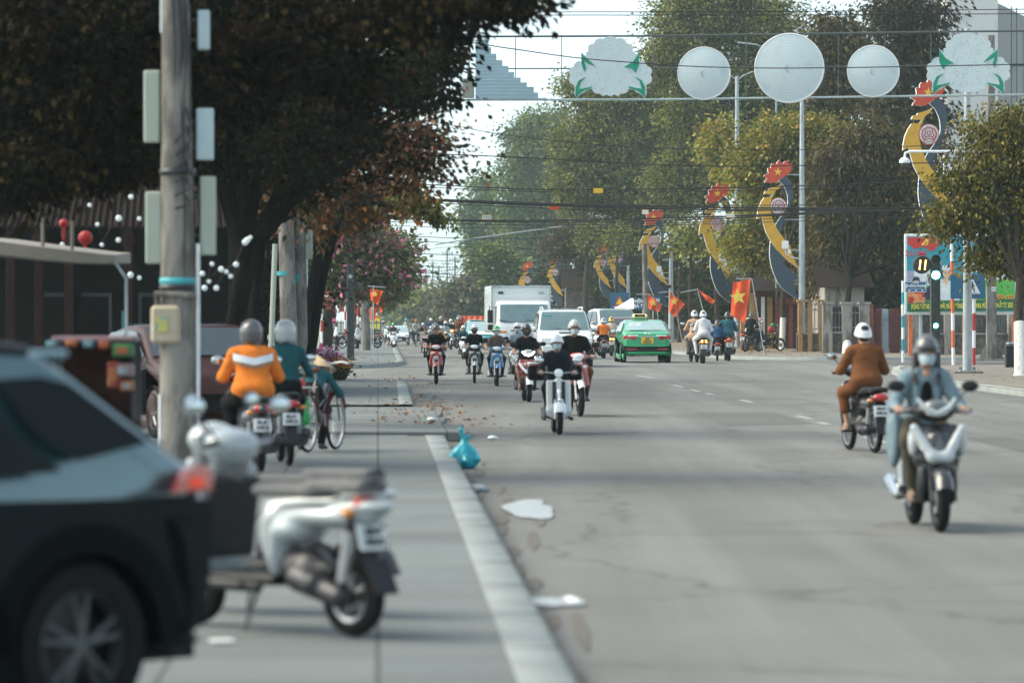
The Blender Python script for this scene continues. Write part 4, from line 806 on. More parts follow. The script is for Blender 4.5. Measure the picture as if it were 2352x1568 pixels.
# bin
p = P13(2326, 843); k = p.y / F; t = thing('litter_bin', 'black rectangular bin at the right edge beside the whitewashed trunk', 'bin', p); mb = MB(); w_, h_ = 46 * k, 76 * k; w_ = 28 * k * 1.2; h_ = 46 * k
mb.box((0, 0, h_ / 2), (w_ * 1.0, w_ * .8, h_), 'black_plastic', ch=.02); mb.build('body', t); mb = MB(); mb.box((0, 0, h_ + .02), (w_ * 1.06, w_ * .86, .05), 'dark_metal', ch=.015); mb.build('lid', t)
tag(MB().box((G(2326, 843, .13).x, G(2326, 843, .13).y + .3, .13 + h_ + .1), (w_ * .7, .4, .1), 'litter_grey', ch=.04).build('rubbish_bag'), 'grey rag of rubbish lying on top of the black bin', 'rubbish')
# ------------------------------------------------------------------ billboard
DB = 152.0; k = DB / F; Q = lambda px, py: ((px - CX) * k, H - (py - HY) * k)
t = thing('billboard', 'large painted festival billboard with people, sunflowers and a green slogan strip', 'billboard', (0, DB, 0))
M('bb_sky', (.02, .3, .4), .5, alt=(.05, .38, .5), altamt=.5, scale=.6); M('bb_green', (.01, .13, .05), .5); M('bb_grass', (.1, .45, .08), .5, alt=(.2, .55, .1), altamt=.4); M('bb_yellow', (.85, .75, .1), .5); M('bb_white', (.75, .8, .8), .5); M('bb_mauve', (.4, .36, .5), .5); M('bb_red', (.6, .03, .03), .5); M('bb_pink', (.75, .2, .15), .5, alt=(.8, .4, .1), altamt=.6, scale=9); M('bb_navy', (.015, .02, .05), .5); M('bb_skin', (.8, .5, .35), .5); M('bb_orange', (.8, .35, .04), .5)
x0, zt = Q(2080, 540); x1, zb = Q(2334, 720); cx_, cz = (x0 + x1) / 2, (zt + zb) / 2
mb = MB(); mb.box((cx_, .06, cz), (x1 - x0 + .1, .12, zt - zb + .1), 'bb_white', ch=.03); mb.build('frame', t)
mb = MB(); lay = [0]
def poly(pts, key):
    lay[0] += 1; mb.prism([Q(*p) for p in pts], .003, key, o=(0, -.005 - .0035 * lay[0], 0))
poly([(2083, 543), (2331, 543), (2331, 715), (2083, 715)], 'bb_sky'); poly([(2083, 650), (2331, 640), (2331, 700), (2083, 700)], 'bb_grass'); poly([(2083, 625), (2160, 640), (2200, 650), (2083, 660)], 'bb_white')
poly([(2083, 622), (2108, 622), (2108, 655), (2083, 655)], 'bb_mauve'); poly([(2215, 590), (2331, 600), (2331, 640), (2240, 645), (2215, 625)], 'bb_white'); poly([(2230, 628), (2275, 618), (2285, 640), (2235, 640)], 'bb_sky')
poly([(2085, 545), (2150, 545), (2160, 560), (2140, 578), (2120, 566), (2100, 572), (2085, 560)], 'bb_red')
def figure(x, y, s, hair, coat, face='bb_skin', cap_=False):
    poly([(x - 20 * s, y + 48 * s), (x - 17 * s, y + 20 * s), (x - 6 * s, y + 13 * s), (x + 6 * s, y + 13 * s), (x + 18 * s, y + 20 * s), (x + 22 * s, y + 48 * s)], coat); poly([(x - 4 * s, y + 4 * s), (x + 4 * s, y + 4 * s), (x + 5 * s, y + 16 * s), (x, y + 22 * s), (x - 5 * s, y + 16 * s)], face)
    poly([(x + 10 * s * math.cos(a), y - 3 * s + 12 * s * math.sin(a)) for a in np.linspace(0, 6.0, 14)], hair); poly([(x + 1 * s + 7 * s * math.cos(a), y + 9 * s * math.sin(a)) for a in np.linspace(0, 6.0, 12)], face)
    poly([(x - 8 * s, y - 6 * s), (x + 8 * s, y - 6 * s), (x + 6 * s, y - 15 * s), (x - 6 * s, y - 15 * s)], 'bb_white' if cap_ else hair)
    for q in (-2, 4): poly([(x + q * s, y - 2 * s), (x + (q + 2.4) * s, y - 2 * s), (x + (q + 2.4) * s, y - .6 * s), (x + q * s, y - .6 * s)], 'bb_navy')
figure(2118, 597, 1.0, 'bb_navy', 'bb_white'); figure(2104, 650, .95, 'bb_navy', 'bb_red'); figure(2140, 645, .9, 'bb_navy', 'bb_navy', 'bb_white'); figure(2172, 628, 1.25, 'bb_navy', 'bb_white', 'bb_skin', True)
poly([(2165, 660), (2195, 655), (2204, 690), (2160, 690)], 'bb_white')
rr = random.Random(2)
for i in range(22):
    x, y = 2088 + rr.uniform(0, 34), 676 + rr.uniform(0, 20); poly([(x + 5 * math.cos(a), y + 5 * math.sin(a)) for a in np.linspace(0, 5.6, 8)], 'bb_pink')
for i in range(26):
    x, y = 2215 + rr.uniform(0, 112), 683 + rr.uniform(-4, 12); poly([(x + (6 if j % 2 else 3.4) * math.cos(j * .52), y + (6 if j % 2 else 3.4) * math.sin(j * .52)) for j in range(12)], 'bb_orange'); poly([(x + 2 * math.cos(j), y + 2 * math.sin(j)) for j in range(6)], 'letter_black')
poly([(2083, 696), (2331, 686), (2331, 712), (2083, 717)], 'bb_green')
pa = mb.build('painting', t, smooth=False)
mb = MB(); mb.text('MỪNG ĐẤT NƯỚC ĐỔI MỚI, MỪNG ĐẢNG QUANG VINH, MỪNG XUÂN ẤT TỴ 2025', .27, 'bb_yellow', (cx_, -.42, Q(0, 703)[1]), squash=.375 * 1.02, bold=.006)
b = mb; xs = [v_[0] for v_ in b.v]; wd = max(xs) - min(xs); want = 232 * k; f_ = want / wd; b.v = [((v_[0] - cx_) * f_ + cx_, v_[1], v_[2] + (v_[0] - cx_) * .018) for v_ in b.v]
mb.build('slogan', t, smooth=False); mb = MB(); mb.text('3.2.1930', .3, 'bb_red', (Q(2101, 572)[0], -.42, Q(0, 583)[1]), squash=.8, bold=.01); mb.build('date_lettering', t, smooth=False)
mb = MB(); sx, sz = Q(2122, 556); mb.tube([(sx - .1, -.44, sz - .1), (sx + .1, -.44, sz + .1)], .025, 'bb_yellow', n=5); mb.tube([(sx + .02, -.44, sz + .14), (sx + .14, -.44, sz + .04)], .03, 'bb_yellow', n=5); mb.tube([(sx + .13 * math.cos(R(a)) - .02, -.44, sz + .13 * math.sin(R(a)) - .01) for a in range(-150, 60, 30)], .022, 'bb_yellow', n=5); mb.build('emblem', t)
for px in (2092, 2216, 2330):
    mb = MB(); q = Q(px, 722); mb.box((q[0], .12, q[1] / 2 + .1), (.16, .08, q[1]), 'orange_paint'); mb.build('post', t)
mb = MB(); q = Q(2112, 722); mb.tube([(q[0] + .06, .15, .13), (q[0] + .06, .15, q[1] + .3)], .07, 'galv'); mb.build('post', t)
# pale tower building behind
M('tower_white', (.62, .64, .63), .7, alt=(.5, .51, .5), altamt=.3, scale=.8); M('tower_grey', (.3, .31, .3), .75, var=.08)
t = thing('tower_building', 'tall pale concrete building with a small dark opening at the upper right', 'building', (0, 0, 0)); D1 = 215; k = D1 / F; X = lambda px, d=D1: (px - CX) * d / F
mb = MB(); zt = H + 735 * k; mb.box(((X(2175) + X(2292)) / 2, D1 + 4, (zt + 3) / 2), (X(2292) - X(2175), 8, zt + 3), 'tower_white'); mb.build('wall', t, smooth=False)
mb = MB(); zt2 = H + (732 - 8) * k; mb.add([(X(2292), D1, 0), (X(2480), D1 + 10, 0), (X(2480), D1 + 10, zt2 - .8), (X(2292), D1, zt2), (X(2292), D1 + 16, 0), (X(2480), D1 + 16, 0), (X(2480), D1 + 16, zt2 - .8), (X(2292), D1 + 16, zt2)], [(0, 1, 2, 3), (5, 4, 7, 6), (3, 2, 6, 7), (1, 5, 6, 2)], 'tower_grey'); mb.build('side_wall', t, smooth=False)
mb = MB()
for px in (2335, 2352): a = (px - 2292) / 188; mb.box((X(px), D1 + 10 * a - .02, zt2 / 2), (.06, .04, zt2), 'arch_bar_dark')
for z_ in (145, 340): mb.box((X(2330), D1 + 1.9, H + (732 - z_) * k), (2.3, .3, .08), 'arch_bar_dark', rot=(0, 0, R(38)))
mb.build('pipe', t); mb = MB(); mb.box((X(2222), D1 - .02, H + (732 - 122) * k), (.7, .06, .55), 'black_plastic'); mb.build('opening', t, smooth=False)
# ------------------------------------------------------------------ walls and fences at right
M('stone_wall', (.14, .12, .1), .9, alt=(.06, .05, .045), altamt=.6, scale=4, bump=1, bscale=8); M('plaster_dirty', (.3, .28, .25), .9, alt=(.12, .1, .08), altamt=.5, scale=2.5, stretch=(1, 1, .25)); M('ochre_wall', (.34, .2, .07), .8, var=.15, alt=(.22, .13, .06), altamt=.3, scale=2); M('maroon_wall', (.14, .03, .025), .6, var=.25); M('brick_pier', (.25, .07, .05), .7, alt=(.16, .05, .04), altamt=.5, scale=5); M('blue_plaster', (.35, .42, .48), .8, alt=(.2, .22, .24), altamt=.4, scale=1.5)
def wall_thing(name, lab, cat, px0, px1, top_py, d, key, parts=None, th=.25, grp=None):
    k = d / F; x0, x1 = (px0 - CX) * k, (px1 - CX) * k; t = thing(name, lab, cat, ((x0 + x1) / 2, d, 0), 0, grp); return t, x1 - x0, (H - (top_py - HY) * k), k
def fence_run(px0, px1, d, lab, piers, base_py=765, top_py=718, bar='dark_metal', grp='fences behind the right pavement', pk='plaster_dirty', pw=.42):
    t, W, zt, k = wall_thing('fence', lab, 'fence', px0, px1, top_py, d, 'stone_wall', grp=grp); zb = H - (base_py - HY) * k
    mb = MB(); mb.box((0, 0, zb / 2), (W, .3, zb), 'stone_wall'); mb.box((0, -.01, zb + .03), (W, .36, .07), 'plaster_dirty'); mb.build('base_wall', t, smooth=False)
    mb = MB(); n_ = int(W / .17)
    for i in range(n_): mb.box((-W / 2 + (i + .5) * W / n_, 0, (zb + zt) / 2), (.022, .022, zt - zb), bar)
    for z_ in (zt - .12, zb + .25): mb.box((0, 0, z_), (W, .03, .04), bar)
    mb.build('railing', t, smooth=False)
    for px in piers:
        x = ((px0 + px1) / -2 + px) * k; mb = MB(); mb.box((x, -.02, (zt + .25) / 2), (pw, .46, zt + .25), pk, ch=.01); mb.box((x, -.02, zt + .3), (pw + .12, .58, .1), pk); mb.build('pier', t, smooth=False)
fence_run(2088, 2420, 158, 'dark iron railing on a rough stone base under the billboard', (2098, 2180, 2326, 2400), 768, 700)
fence_run(1895, 1988, 165, 'weathered fence with pale slanting boards behind the whitewashed trunk', (1900, 1945, 1985), 765, 712, bar='plaster_dirty')
fence_run(1830, 1893, 172, 'low stone wall with ochre piers behind the tall light pole', (1838, 1860, 1885), 768, 706, bar='galv', pk='ochre_wall', pw=.2)
fence_run(1700, 1730, 178, 'short fence beside the ochre piers at the left of the gateway', (1705, 1726), 765, 690, pk='ochre_wall', pw=.2)
t, W, zt, k = wall_thing('house', 'ochre and maroon gateway building between the whitewashed trunks', 'building', 1712, 1835, 668, 190, 'maroon_wall')
mb = MB(); mb.box((0, 3, zt / 2), (W, 6, zt), 'maroon_wall'); mb.build('wall', t, smooth=False)
for px, w_, key in ((1728, 22, 'ochre_wall'), (1752, 8, 'bb_white'), (1768, 12, 'ochre_wall'), (1788, 16, 'brick_pier'), (1816, 9, 'brick_pier')):
    mb = MB(); x = (px - (1712 + 1835) / 2) * k; mb.box((x, -.1, (zt - .3) / 2), (w_ * k, .3, zt - .3), key, ch=.01); mb.build('pillar', t, smooth=False)
mb = MB(); mb.box((.8, -.2, zt - .5), (W * .5, .6, .35), 'brick_pier', ch=.03); mb.build('lintel', t, smooth=False)
mb = MB(); mb.add([(-W / 2 - .5, -.8, zt), (W / 2 + .5, -.8, zt), (W / 2 + .5, 6.5, zt + 1.2), (-W / 2 - .5, 6.5, zt + 1.2)], [(0, 1, 2, 3)], 'roof_tile'); mb.build('roof', t, smooth=False)
t, W, zt, k = wall_thing('gate', 'maroon gate leaf between brick piers right of the weathered fence', 'gate', 1985, 2088, 700, 166, 'maroon_wall')
for (a, b, key, nm) in ((1990, 2006, 'brick_pier', 'pier'), (2008, 2024, 'maroon_wall', 'gate_leaf'), (2026, 2040, 'blue_plaster', 'gate_leaf'), (2044, 2066, 'maroon_wall', 'gate_leaf'), (2070, 2086, 'plaster_dirty', 'pier')):
    mb = MB(); x = ((a + b) / 2 - (1985 + 2088) / 2) * k; hz_ = zt * (1 if 'pier' in nm else .92); mb.box((x, 0, hz_ / 2), ((b - a) * k, .2 if nm != 'pier' else .35, hz_), key, ch=.008)
    if nm == 'gate_leaf':
        for j in range(5): mb.box((x + (j - 2) * (b - a) * k / 5.5, -.11, hz_ / 2), (.03, .03, hz_ * .9), key)
    mb.build(nm, t, smooth=False)
for i, (px, d, w_, top, key, lab) in enumerate(((1940, 174, 90, 660, 'plaster_dirty', 'grey plastered house wall seen through the weeping trees'), (2200, 190, 330, 560, 'stone_wall', 'shaded building behind the billboard and railing'), (1600, 275, 220, 670, 'stone_wall', 'dim house front behind the flags and tree trunks'), (1420, 300, 240, 660, 'stone_wall', 'low house behind the pickup and red car'))):
    k = d / F; x0 = (px - CX) * k; zt = H - (top - HY) * k; t = thing('house', lab, 'house', (x0, d, 0)); mb = MB(); W = w_ * k; mb.box((0, 4, zt / 2), (W, 8, zt), key); mb.build('wall', t, smooth=False)
    mb = MB(); mb.add([(-W / 2 - .4, -.5, zt), (W / 2 + .4, -.5, zt), (W / 2 + .4, 4, zt + 1.5), (-W / 2 - .4, 4, zt + 1.5), (-W / 2 - .4, 8.5, zt), (W / 2 + .4, 8.5, zt)], [(0, 1, 2, 3), (3, 2, 5, 4)], 'roof_tile'); mb.build('roof', t, smooth=False)
    for j in range(max(2, int(W / 2.2))):
        mb = MB(); x = -W / 2 + (j + .5) * W / max(2, int(W / 2.2)); mb.box((x, -.03, 1.5), (1.0, .1, 1.3), 'dark_metal'); f_ = mb.build('window', t, smooth=False); mb = MB(); mb.box((x, -.09, 1.5), (.84, .03, 1.14), 'glass_dark'); mb.build('pane', f_, smooth=False)
# small signs further down the right side
def sign_on_post(px, top, w_, h_, foot, d, lab, texts, key='blue_sign', post=('galv', 'galv'), extra=None, cat='road sign', txt='letter_white', name='road_sign'):
    k = d / F; t = thing(name, lab, cat, ((px - CX) * k, d, .13)); z_ = H - (top - HY) * k - .13; striped_pole(0, 0, z_ + .13, .045, post, .45, '', parent=t)
    mb = MB(); mb.box((0, -.07, z_ - h_ * k / 2), (w_ * k, .02, h_ * k), key, ch=.004); p_ = mb.build('panel', t); mb = MB()
    for (s_, dy, sz) in texts: mb.text(s_, sz * k, txt, (0, -.085, z_ - dy * k), bold=.01)
    if extra: extra(mb, z_, k)
    if mb.v: mb.build('lettering', p_, smooth=False)
    return t
sign_on_post(1477, 684, 42, 27, 0, 225, 'blue alley sign HẺM BÀ TRIỆU beside the bus stop board, behind the taxi', (('HẺM 291', 8, 10), ('BÀ TRIỆU', 19, 10)), post=('galv', 'cyan_paint'))
sign_on_post(1500, 682, 34, 32, 0, 228, 'blue bus stop sign TRẠM XE partly behind the red flag', (('TRẠM', 8, 11), ('XE', 21, 16)))
def tri(mb, z_, k):
    mb.prism([(-14 * k, z_ - 30 * k), (14 * k, z_ - 30 * k), (0, z_ - 6 * k)], .01, 'red_paint', o=(0, -.09, 0)); mb.prism([(-9 * k, z_ - 27 * k), (9 * k, z_ - 27 * k), (0, z_ - 11 * k)], .01, 'star_gold', o=(0, -.1, 0)); mb.box((0, -.09, z_ - 33 * k), (26 * k, .01, 3 * k), 'letter_white')
sign_on_post(1423, 672, 44, 44, 0, 262, 'blue square sign with a yellow warning triangle above the pickup', (), extra=tri)
# left side signs (backs)
M('sign_back', (.3, .075, .05), .6, alt=(.24, .06, .045), altamt=.4)
def sign_back(px, top, bot, w_, d, lab, shape='sq', foot=788):
    k = d / F; t = thing('road_sign', lab, 'road sign', ((px - CX) * k, d, .13), 0, 'road signs seen from behind at the left corner'); z1, z0 = H - (top - HY) * k - .13, H - (bot - HY) * k - .13; mb = MB()
    if shape == 'sq': mb.box((0, .07, (z0 + z1) / 2), (w_ * k, .02, z1 - z0), 'sign_back', ch=.01)
    else: mb.prism([(-w_ * k / 2, z0), (w_ * k / 2, z0), (0, z1)], .02, 'sign_back', o=(0, .06, 0))
    mb.build('panel', t); striped_pole(0, 0, z1 - .12, .055, ('white_paint', 'red_paint') if foot > 790 else ('red_paint', 'white_paint'), (z1) / 5, '', parent=t)
    mb = MB(); mb.box((0, .04, z1 - .2), (w_ * k * .75, .03, .06), 'white_paint'); mb.box((0, .04, z0 + .2), (w_ * k * .75, .03, .04), 'red_paint'); mb.build('bracket', t)
sign_back(739, 669, 713, 44, 158, 'square red-brown back of a road sign, left of the black column')
sign_back(822, 690, 719, 34, 190, 'red-brown sign back on a striped post just right of the black column', 'sq', 800)
sign_back(793, 684, 716, 34, 205, 'triangular red-brown sign back peeking left of the black column', 'tri', 800)
# black signal column seen from behind
p = P13(805, 827); k = p.y / F; t = thing('traffic_light', 'black traffic light column at the left corner, seen from behind', 'traffic light', p); mb = MB(); h_ = (827 - 608) * k; mb.box((0, 0, h_ / 2), (.26, .26, h_), 'signal_case', ch=.03); mb.lathe([(.2, 0), (.2, .04), (.14, .08)], 'signal_case', n=16); mb.build('column', t)
mb = MB(); mb.lathe([(0, -.05), (.12, -.05), (.14, .1)], 'signal_case', o=(.28, -.02, h_ - (658 - 608) * k), axis='y', n=20); mb.build('countdown_head', t); mb = MB(); mb.lathe([(0, -.15), (.075, -.145), (.08, -.12)], 'galv', o=(0, 0, h_ - .42), axis='y', n=18); mb.build('lens_cover', t)
# yellow shop board at left
k = 260 / F; t = thing('shop_sign', 'yellow standing board reading PHỞ NGON at the left pavement', 'shop sign', ((852 - CX) * k, 260, .13)); mb = MB(); z1 = H + (732 - 728) * k - .13; mb.box((0, 0, z1 / 2 + .35), (42 * k, .05, z1 - .5), 'bb_yellow', ch=.01); b_ = mb.build('board', t); mb = MB()
for i, s_ in enumerate(('PHỞ NGON', 'BÚN BÒ', 'CƠM GÀ')): mb.text(s_, .24, 'bb_red' if i == 0 else 'blue_sign', (0, -.04, z1 + .0 - i * .42), bold=.012)
mb.build('lettering', b_, smooth=False); mb = MB(); [mb.box((s_ * .5, 0, .3), (.04, .04, .6), 'galv') for s_ in (1, -1)]; mb.build('stand', t)
# ------------------------------------------------------------------ concrete poles, left
M('panel_lit', (.36, .4, .33), .5, var=.05, scale=2); M('panel_cool', (.42, .52, .54), .5, var=.06); M('meter_cream', (.4, .34, .24), .6, alt=(.5, .4, .28), altamt=.3, scale=8); M('tape_cyan', (.05, .35, .4), .5); M('sticker', (.5, .45, .1), .5, alt=(.1, .3, .35), altamt=.6, scale=9)
def cpole(pb, pt, d, wb, wt, lab, name='utility_pole', grp='concrete utility poles on the left pavement', top_m=None):
    a = A(pb[0], pb[1], d); base = Vector((a.x, d, .13)); b = A(pt[0], pt[1], d); t = thing(name, lab, 'utility pole', base, 0, grp); k = d / F
    rel = Vector((b.x - a.x, 0, b.z - .13)); mb = MB(); mb.tube([(0, 0, -.1), rel * .33, rel * .66, rel], [wb * k / 2 * 1.05, (wb * .7 + wt * .3) * k / 2, (wb * .35 + wt * .65) * k / 2, wt * k / 2], 'concrete', n=18); mb.build('pole', t); return t, base, k
t, B0, k = cpole((412, 1100), (402, -150), 34, 90, 60, 'thick near concrete pole hung with white light boxes and a cream meter box')
def LQ(px, py, dy=0): q = A(px, py, 34) - B0; return Vector((q.x, dy, q.z))
for (px, y0, y1, w_, key) in ((349, 162, 328, 37, 'panel_lit'), (471, 249, 368, 40, 'panel_cool'), (353, 440, 606, 37, 'panel_lit'), (478, 405, 586, 36, 'panel_lit'), (468, 24, 115, 28, 'panel_cool'), (379, -40, 78, 22, 'panel_cool')):
    a, b = LQ(px, y0), LQ(px, y1); mb = MB(); mb.box(((a.x + b.x) / 2, 0, (a.z + b.z) / 2), (w_ * k, .06, a.z - b.z), key, ch=.012); o = mb.build('light_box', t)
    for f_ in (.25, .75): mb = MB(); z_ = b.z + (a.z - b.z) * f_; mb.tube([(a.x, .01, z_), (LQ(408, 500).x, .01, z_)], .008, 'dark_metal', n=5); mb.build('bracket', o)
a = LQ(384, 745); mb = MB(); mb.box((a.x, -.12, a.z), (68 * k, .16, 88 * k), 'meter_cream', ch=.03); o = mb.build('meter_box', t); mb = MB(); mb.box((a.x - .03, -.205, a.z), (.1, .006, .13), 'sticker'); mb.build('sticker', o)
a = LQ(384, 690); mb = MB(); mb.tube([(a.x - .07, -.1, a.z - .05), (a.x - .09, -.1, a.z + .06), (a.x + .1, -.16, a.z + .05), (a.x + .26, -.12, a.z + .04)], .03, 'concrete', n=8); mb.build('cable_loop', t)
mb = MB(); mb.tube([LQ(456, 560, -.06), LQ(456, 1060, -.06)], .018, 'white_paint', n=8); mb.build('conduit', t)
mb = MB(); mb.tube([LQ(370, 905, -.08), LQ(370, 1080, -.08)], .016, 'white_paint', n=8); mb.build('conduit', t)
mb = MB()
for i in range(16):
    x = 398 + random.uniform(-26, 40); mb.tube([LQ(x + random.uniform(-6, 6), y, -.13 + .01 * i) for y in range(-40, 760, 80)], .007 + .005 * (i % 3), 'cable', n=5)
mb.build('cable_bundle', t); mb = MB()
for z_ in (660, 645, 395): mb = MB(); a = LQ(408, z_); mb.lathe([(.155, -.03), (.165, 0), (.155, .03)], 'dark_metal' if z_ != 645 else 'tape_cyan', o=(a.x, 0, a.z), n=18); mb.build('clamp', t)
mb = MB(); a = LQ(408, 395); 
for i in range(6): mb.tube([LQ(430, 250 + i * 40, -.1), LQ(440, 290 + i * 36, -.16), LQ(405, 330 + i * 30, -.15)], .01, 'cable', n=5)
mb.build('cable_loop', t)
t, B0, k = cpole((668, 900), (640, -80), 70, 40, 27, 'second concrete pole, left one of the pair beyond the orange-jacketed rider')
mb = MB(); 
for z_, key in ((628, 'tape_cyan'), (800, 'dark_metal'), (330, 'dark_metal')): mb = MB(); a = A(655, z_, 70) - B0; mb.lathe([(.15, -.04), (.155, .04)], key, o=(a.x, 0, a.z), n=16); mb.build('clamp', t)
t, B0, k = cpole((692, 880), (683, 200), 80, 33, 27, 'third concrete pole, right one of the pair with a small light box')
a, b = A(710, 528, 80) - B0, A(710, 595, 80) - B0; mb = MB(); mb.box((a.x, -.05, (a.z + b.z) / 2), (16 * k, .06, a.z - b.z), 'panel_lit', ch=.01); mb.build('light_box', t)
mb = MB(); a = A(690, 640, 80) - B0; mb.lathe([(.14, -.1), (.142, .1)], 'tape_cyan', o=(a.x - .02, 0, a.z), n=16); mb.build('notice', t)
t, B0, k = cpole((841, 803), (835, 640), 180, 22, 18, 'square pale concrete pole behind the black signal column', grp='far concrete poles')
t, B0, k = cpole((1487, 800), (1480, 560), 215, 16, 12, 'thin concrete pole behind the taxi sign', grp='far concrete poles')
t = thing('leaning_pole', 'thin pale green pole leaning against the second concrete pole', 'pole', A(618, 900, 66)); mb = MB(); mb.tube([(0, 0, -.15), tuple(A(632, 560, 66) - A(618, 900, 66))], .045, 'panel_lit', n=8); mb.build('pole', t)
# far utility poles in the sky gap
for i, (px, top, d) in enumerate(((1045, 590, 700), (1027, 575, 760), (1008, 610, 820), (994, 600, 880), (978, 615, 930), (967, 622, 980), (1060, 640, 900))):
    k = d / F; z_ = H - (top - HY) * k; t = thing('far_utility_pole', 'thin hazy far utility pole, ' + ('second from right, under the truck-side sky', 'third from the right', 'fourth from the right', 'fifth from the right', 'second from the left', 'leftmost', 'rightmost, shorter')[i], 'utility pole', ((px - CX) * k, d, 0), 0, 'utility poles in the haze at the street end'); mb = MB(); mb.tube([(0, 0, 0), (0, 0, z_)], .16, 'dark_metal', n=6); mb.build('pole', t)
    for q in (.96, .82, .7): mb = MB(); mb.box((0, 0, z_ * q), (2.2, .12, .14), 'dark_metal'); [mb.box((s_, 0, z_ * q + .3), (.12, .12, .4), 'dark_metal') for s_ in (-1, -.4, .4, 1)]; mb.build('crossarm', t)
# far signals hanging over the road
def far_signal(px, py, d, lab, on):
    k = d / F; q = A(px, py, d); t = thing('traffic_light', lab, 'traffic light', (q.x, d, q.z)); mb = MB(); w_ = 11 * k; mb.box((0, 0, 0), (w_, .3, 32 * k), 'signal_case', ch=.05)
    L = 5 if px > 1000 else -4; mb.build('case', t); mb = MB(); mb.tube([(0, .2, 16 * k), (0, .2, 20 * k), (L * 1.0, .2, 22 * k), (L, .2, -q.z)], .07, 'dark_metal', n=6); mb.build('mast', t)
    if on:
        for (dx, dz) in ((0, -11), (15, -4)): mb = MB(); mb.lathe([(0, -.24), (6 * k, -.22), (6.2 * k, -.1)], 'light_green', o=(dx * k, 0, dz * k), axis='y', n=16); mb.build('lens', t)
        mb = MB(); mb.box((13 * k, 0, -4 * k), (14 * k, .2, 15 * k), 'signal_case'); mb.build('countdown_head', t)
far_signal(1092, 641, 420, 'distant traffic light showing two green lamps left of the truck box', True); far_signal(941, 655, 420, 'distant unlit traffic light over the left side of the street end', False)
# ------------------------------------------------------------------ cables
M('cable_pale', (.3, .33, .33), .6)
CB = [([(650, 40), (1130, 29), (1800, 27), (2700, 18)], 95, .011, 0), ([(650, 46), (1130, 36), (1800, 35), (2700, 30)], 95, .011, 0), ([(700, 60), (1040, 93), (1180, 113), (1400, 140), (1800, 157), (2700, 140)], 92, .013, 0),
      ([(800, 250), (1040, 288), (1176, 312), (1500, 340), (2000, 340), (2700, 300)], 110, .01, 0), ([(700, 335), (980, 352), (1200, 362), (1600, 381), (2000, 377), (2700, 360)], 105, .015, 0), ([(700, 410), (980, 424), (1300, 436), (1800, 428), (2700, 395)], 108, .016, 0), ([(700, 418), (980, 430), (1300, 441), (1800, 436), (2700, 410)], 112, .011, 0),
      ([(600, 445), (980, 458), (1200, 467), (1600, 476), (2130, 478), (2700, 462)], 110, .028, 1), ([(600, 452), (980, 461), (1200, 470), (1600, 481), (2130, 482), (2700, 470)], 110.4, .022, 1), ([(600, 440), (980, 456), (1400, 470), (1900, 470), (2700, 450)], 111, .012, 1), ([(600, 457), (980, 466), (1500, 486), (2130, 476), (2700, 474)], 109.5, .012, 1),
      ([(700, 490), (900, 499), (1200, 507), (1600, 499), (1900, 487), (2700, 455)], 118, .026, 2), ([(700, 496), (900, 503), (1250, 511), (1600, 504), (1900, 490), (2700, 462)], 118.5, .018, 2), ([(700, 500), (900, 509), (1250, 517), (1600, 510), (1900, 497), (2700, 470)], 119, .012, 2), ([(700, 508), (950, 520), (1300, 524), (1700, 512), (2700, 480)], 121, .01, 2),
      ([(850, 535), (1000, 545), (1200, 548), (1500, 530)], 150, .014, 3), ([(850, 560), (1000, 556), (1250, 572), (1500, 560)], 170, .014, 3), ([(850, 575), (1000, 584), (1200, 588), (1450, 575)], 190, .02, 3), ([(850, 590), (1000, 598), (1200, 602), (1450, 590)], 210, .016, 3), ([(850, 607), (1000, 612), (1200, 618), (1450, 600)], 230, .018, 3),
      ([(850, 618), (1000, 628), (1130, 632), (1450, 620)], 250, .026, 3), ([(850, 622), (1000, 622), (1130, 612), (1450, 590)], 270, .018, 3), ([(850, 640), (1000, 636), (1130, 640), (1450, 634)], 300, .02, 3), ([(850, 652), (1000, 650), (1130, 652), (1400, 645)], 330, .022, 3), ([(850, 600), (1000, 570), (1130, 566), (1450, 548)], 240, .014, 3)]
labs = {0: ('thin dark cables crossing high over the street', 'thin high cables over the street'), 1: ('black cables in the upper thick bundle', 'upper cable bundle'), 2: ('black cables in the lower bundle above the truck', 'lower cable bundle'), 3: ('cables crossing the far sky gap', 'far cables in the sky gap')}
def spl(pts, n=6):
    o = []; m = len(pts)
    for i in range(m - 1):
        p0, p1, p2, p3 = [Vector(pts[max(0, min(m - 1, i + q))]) for q in (-1, 0, 1, 2)]
        for j in range(n):
            u = j / n; o.append(.5 * ((2 * p1) + (p2 - p0) * u + (2 * p0 - 5 * p1 + 4 * p2 - p3) * u * u + (3 * p1 - p0 - 3 * p2 + p3) * u ** 3))
    return o + [Vector(pts[-1])]
ORD = ('topmost', 'second', 'third', 'fourth', 'fifth', 'sixth', 'seventh', 'eighth', 'ninth', 'lowest'); cnt_ = {}
for pts, d, r, g in CB:
    cnt_[g] = cnt_.get(g, -1) + 1
    mb = MB(); mb.tube([A(x, y, d) for x, y in spl(pts)], r, 'cable', n=5); tag(mb.build('overhead_cable'), ORD[cnt_[g]] + ' of the ' + labs[g][0], 'cable', labs[g][1])
mb = MB(); mb.tube([A(x, y, 160) for x, y in spl([(1000, 562), (1060, 552), (1180, 535), (1290, 520)])], .028, 'cable_pale', n=6); tag(mb.build('overhead_cable'), 'pale slanting cable rising to the right above the truck', 'cable')
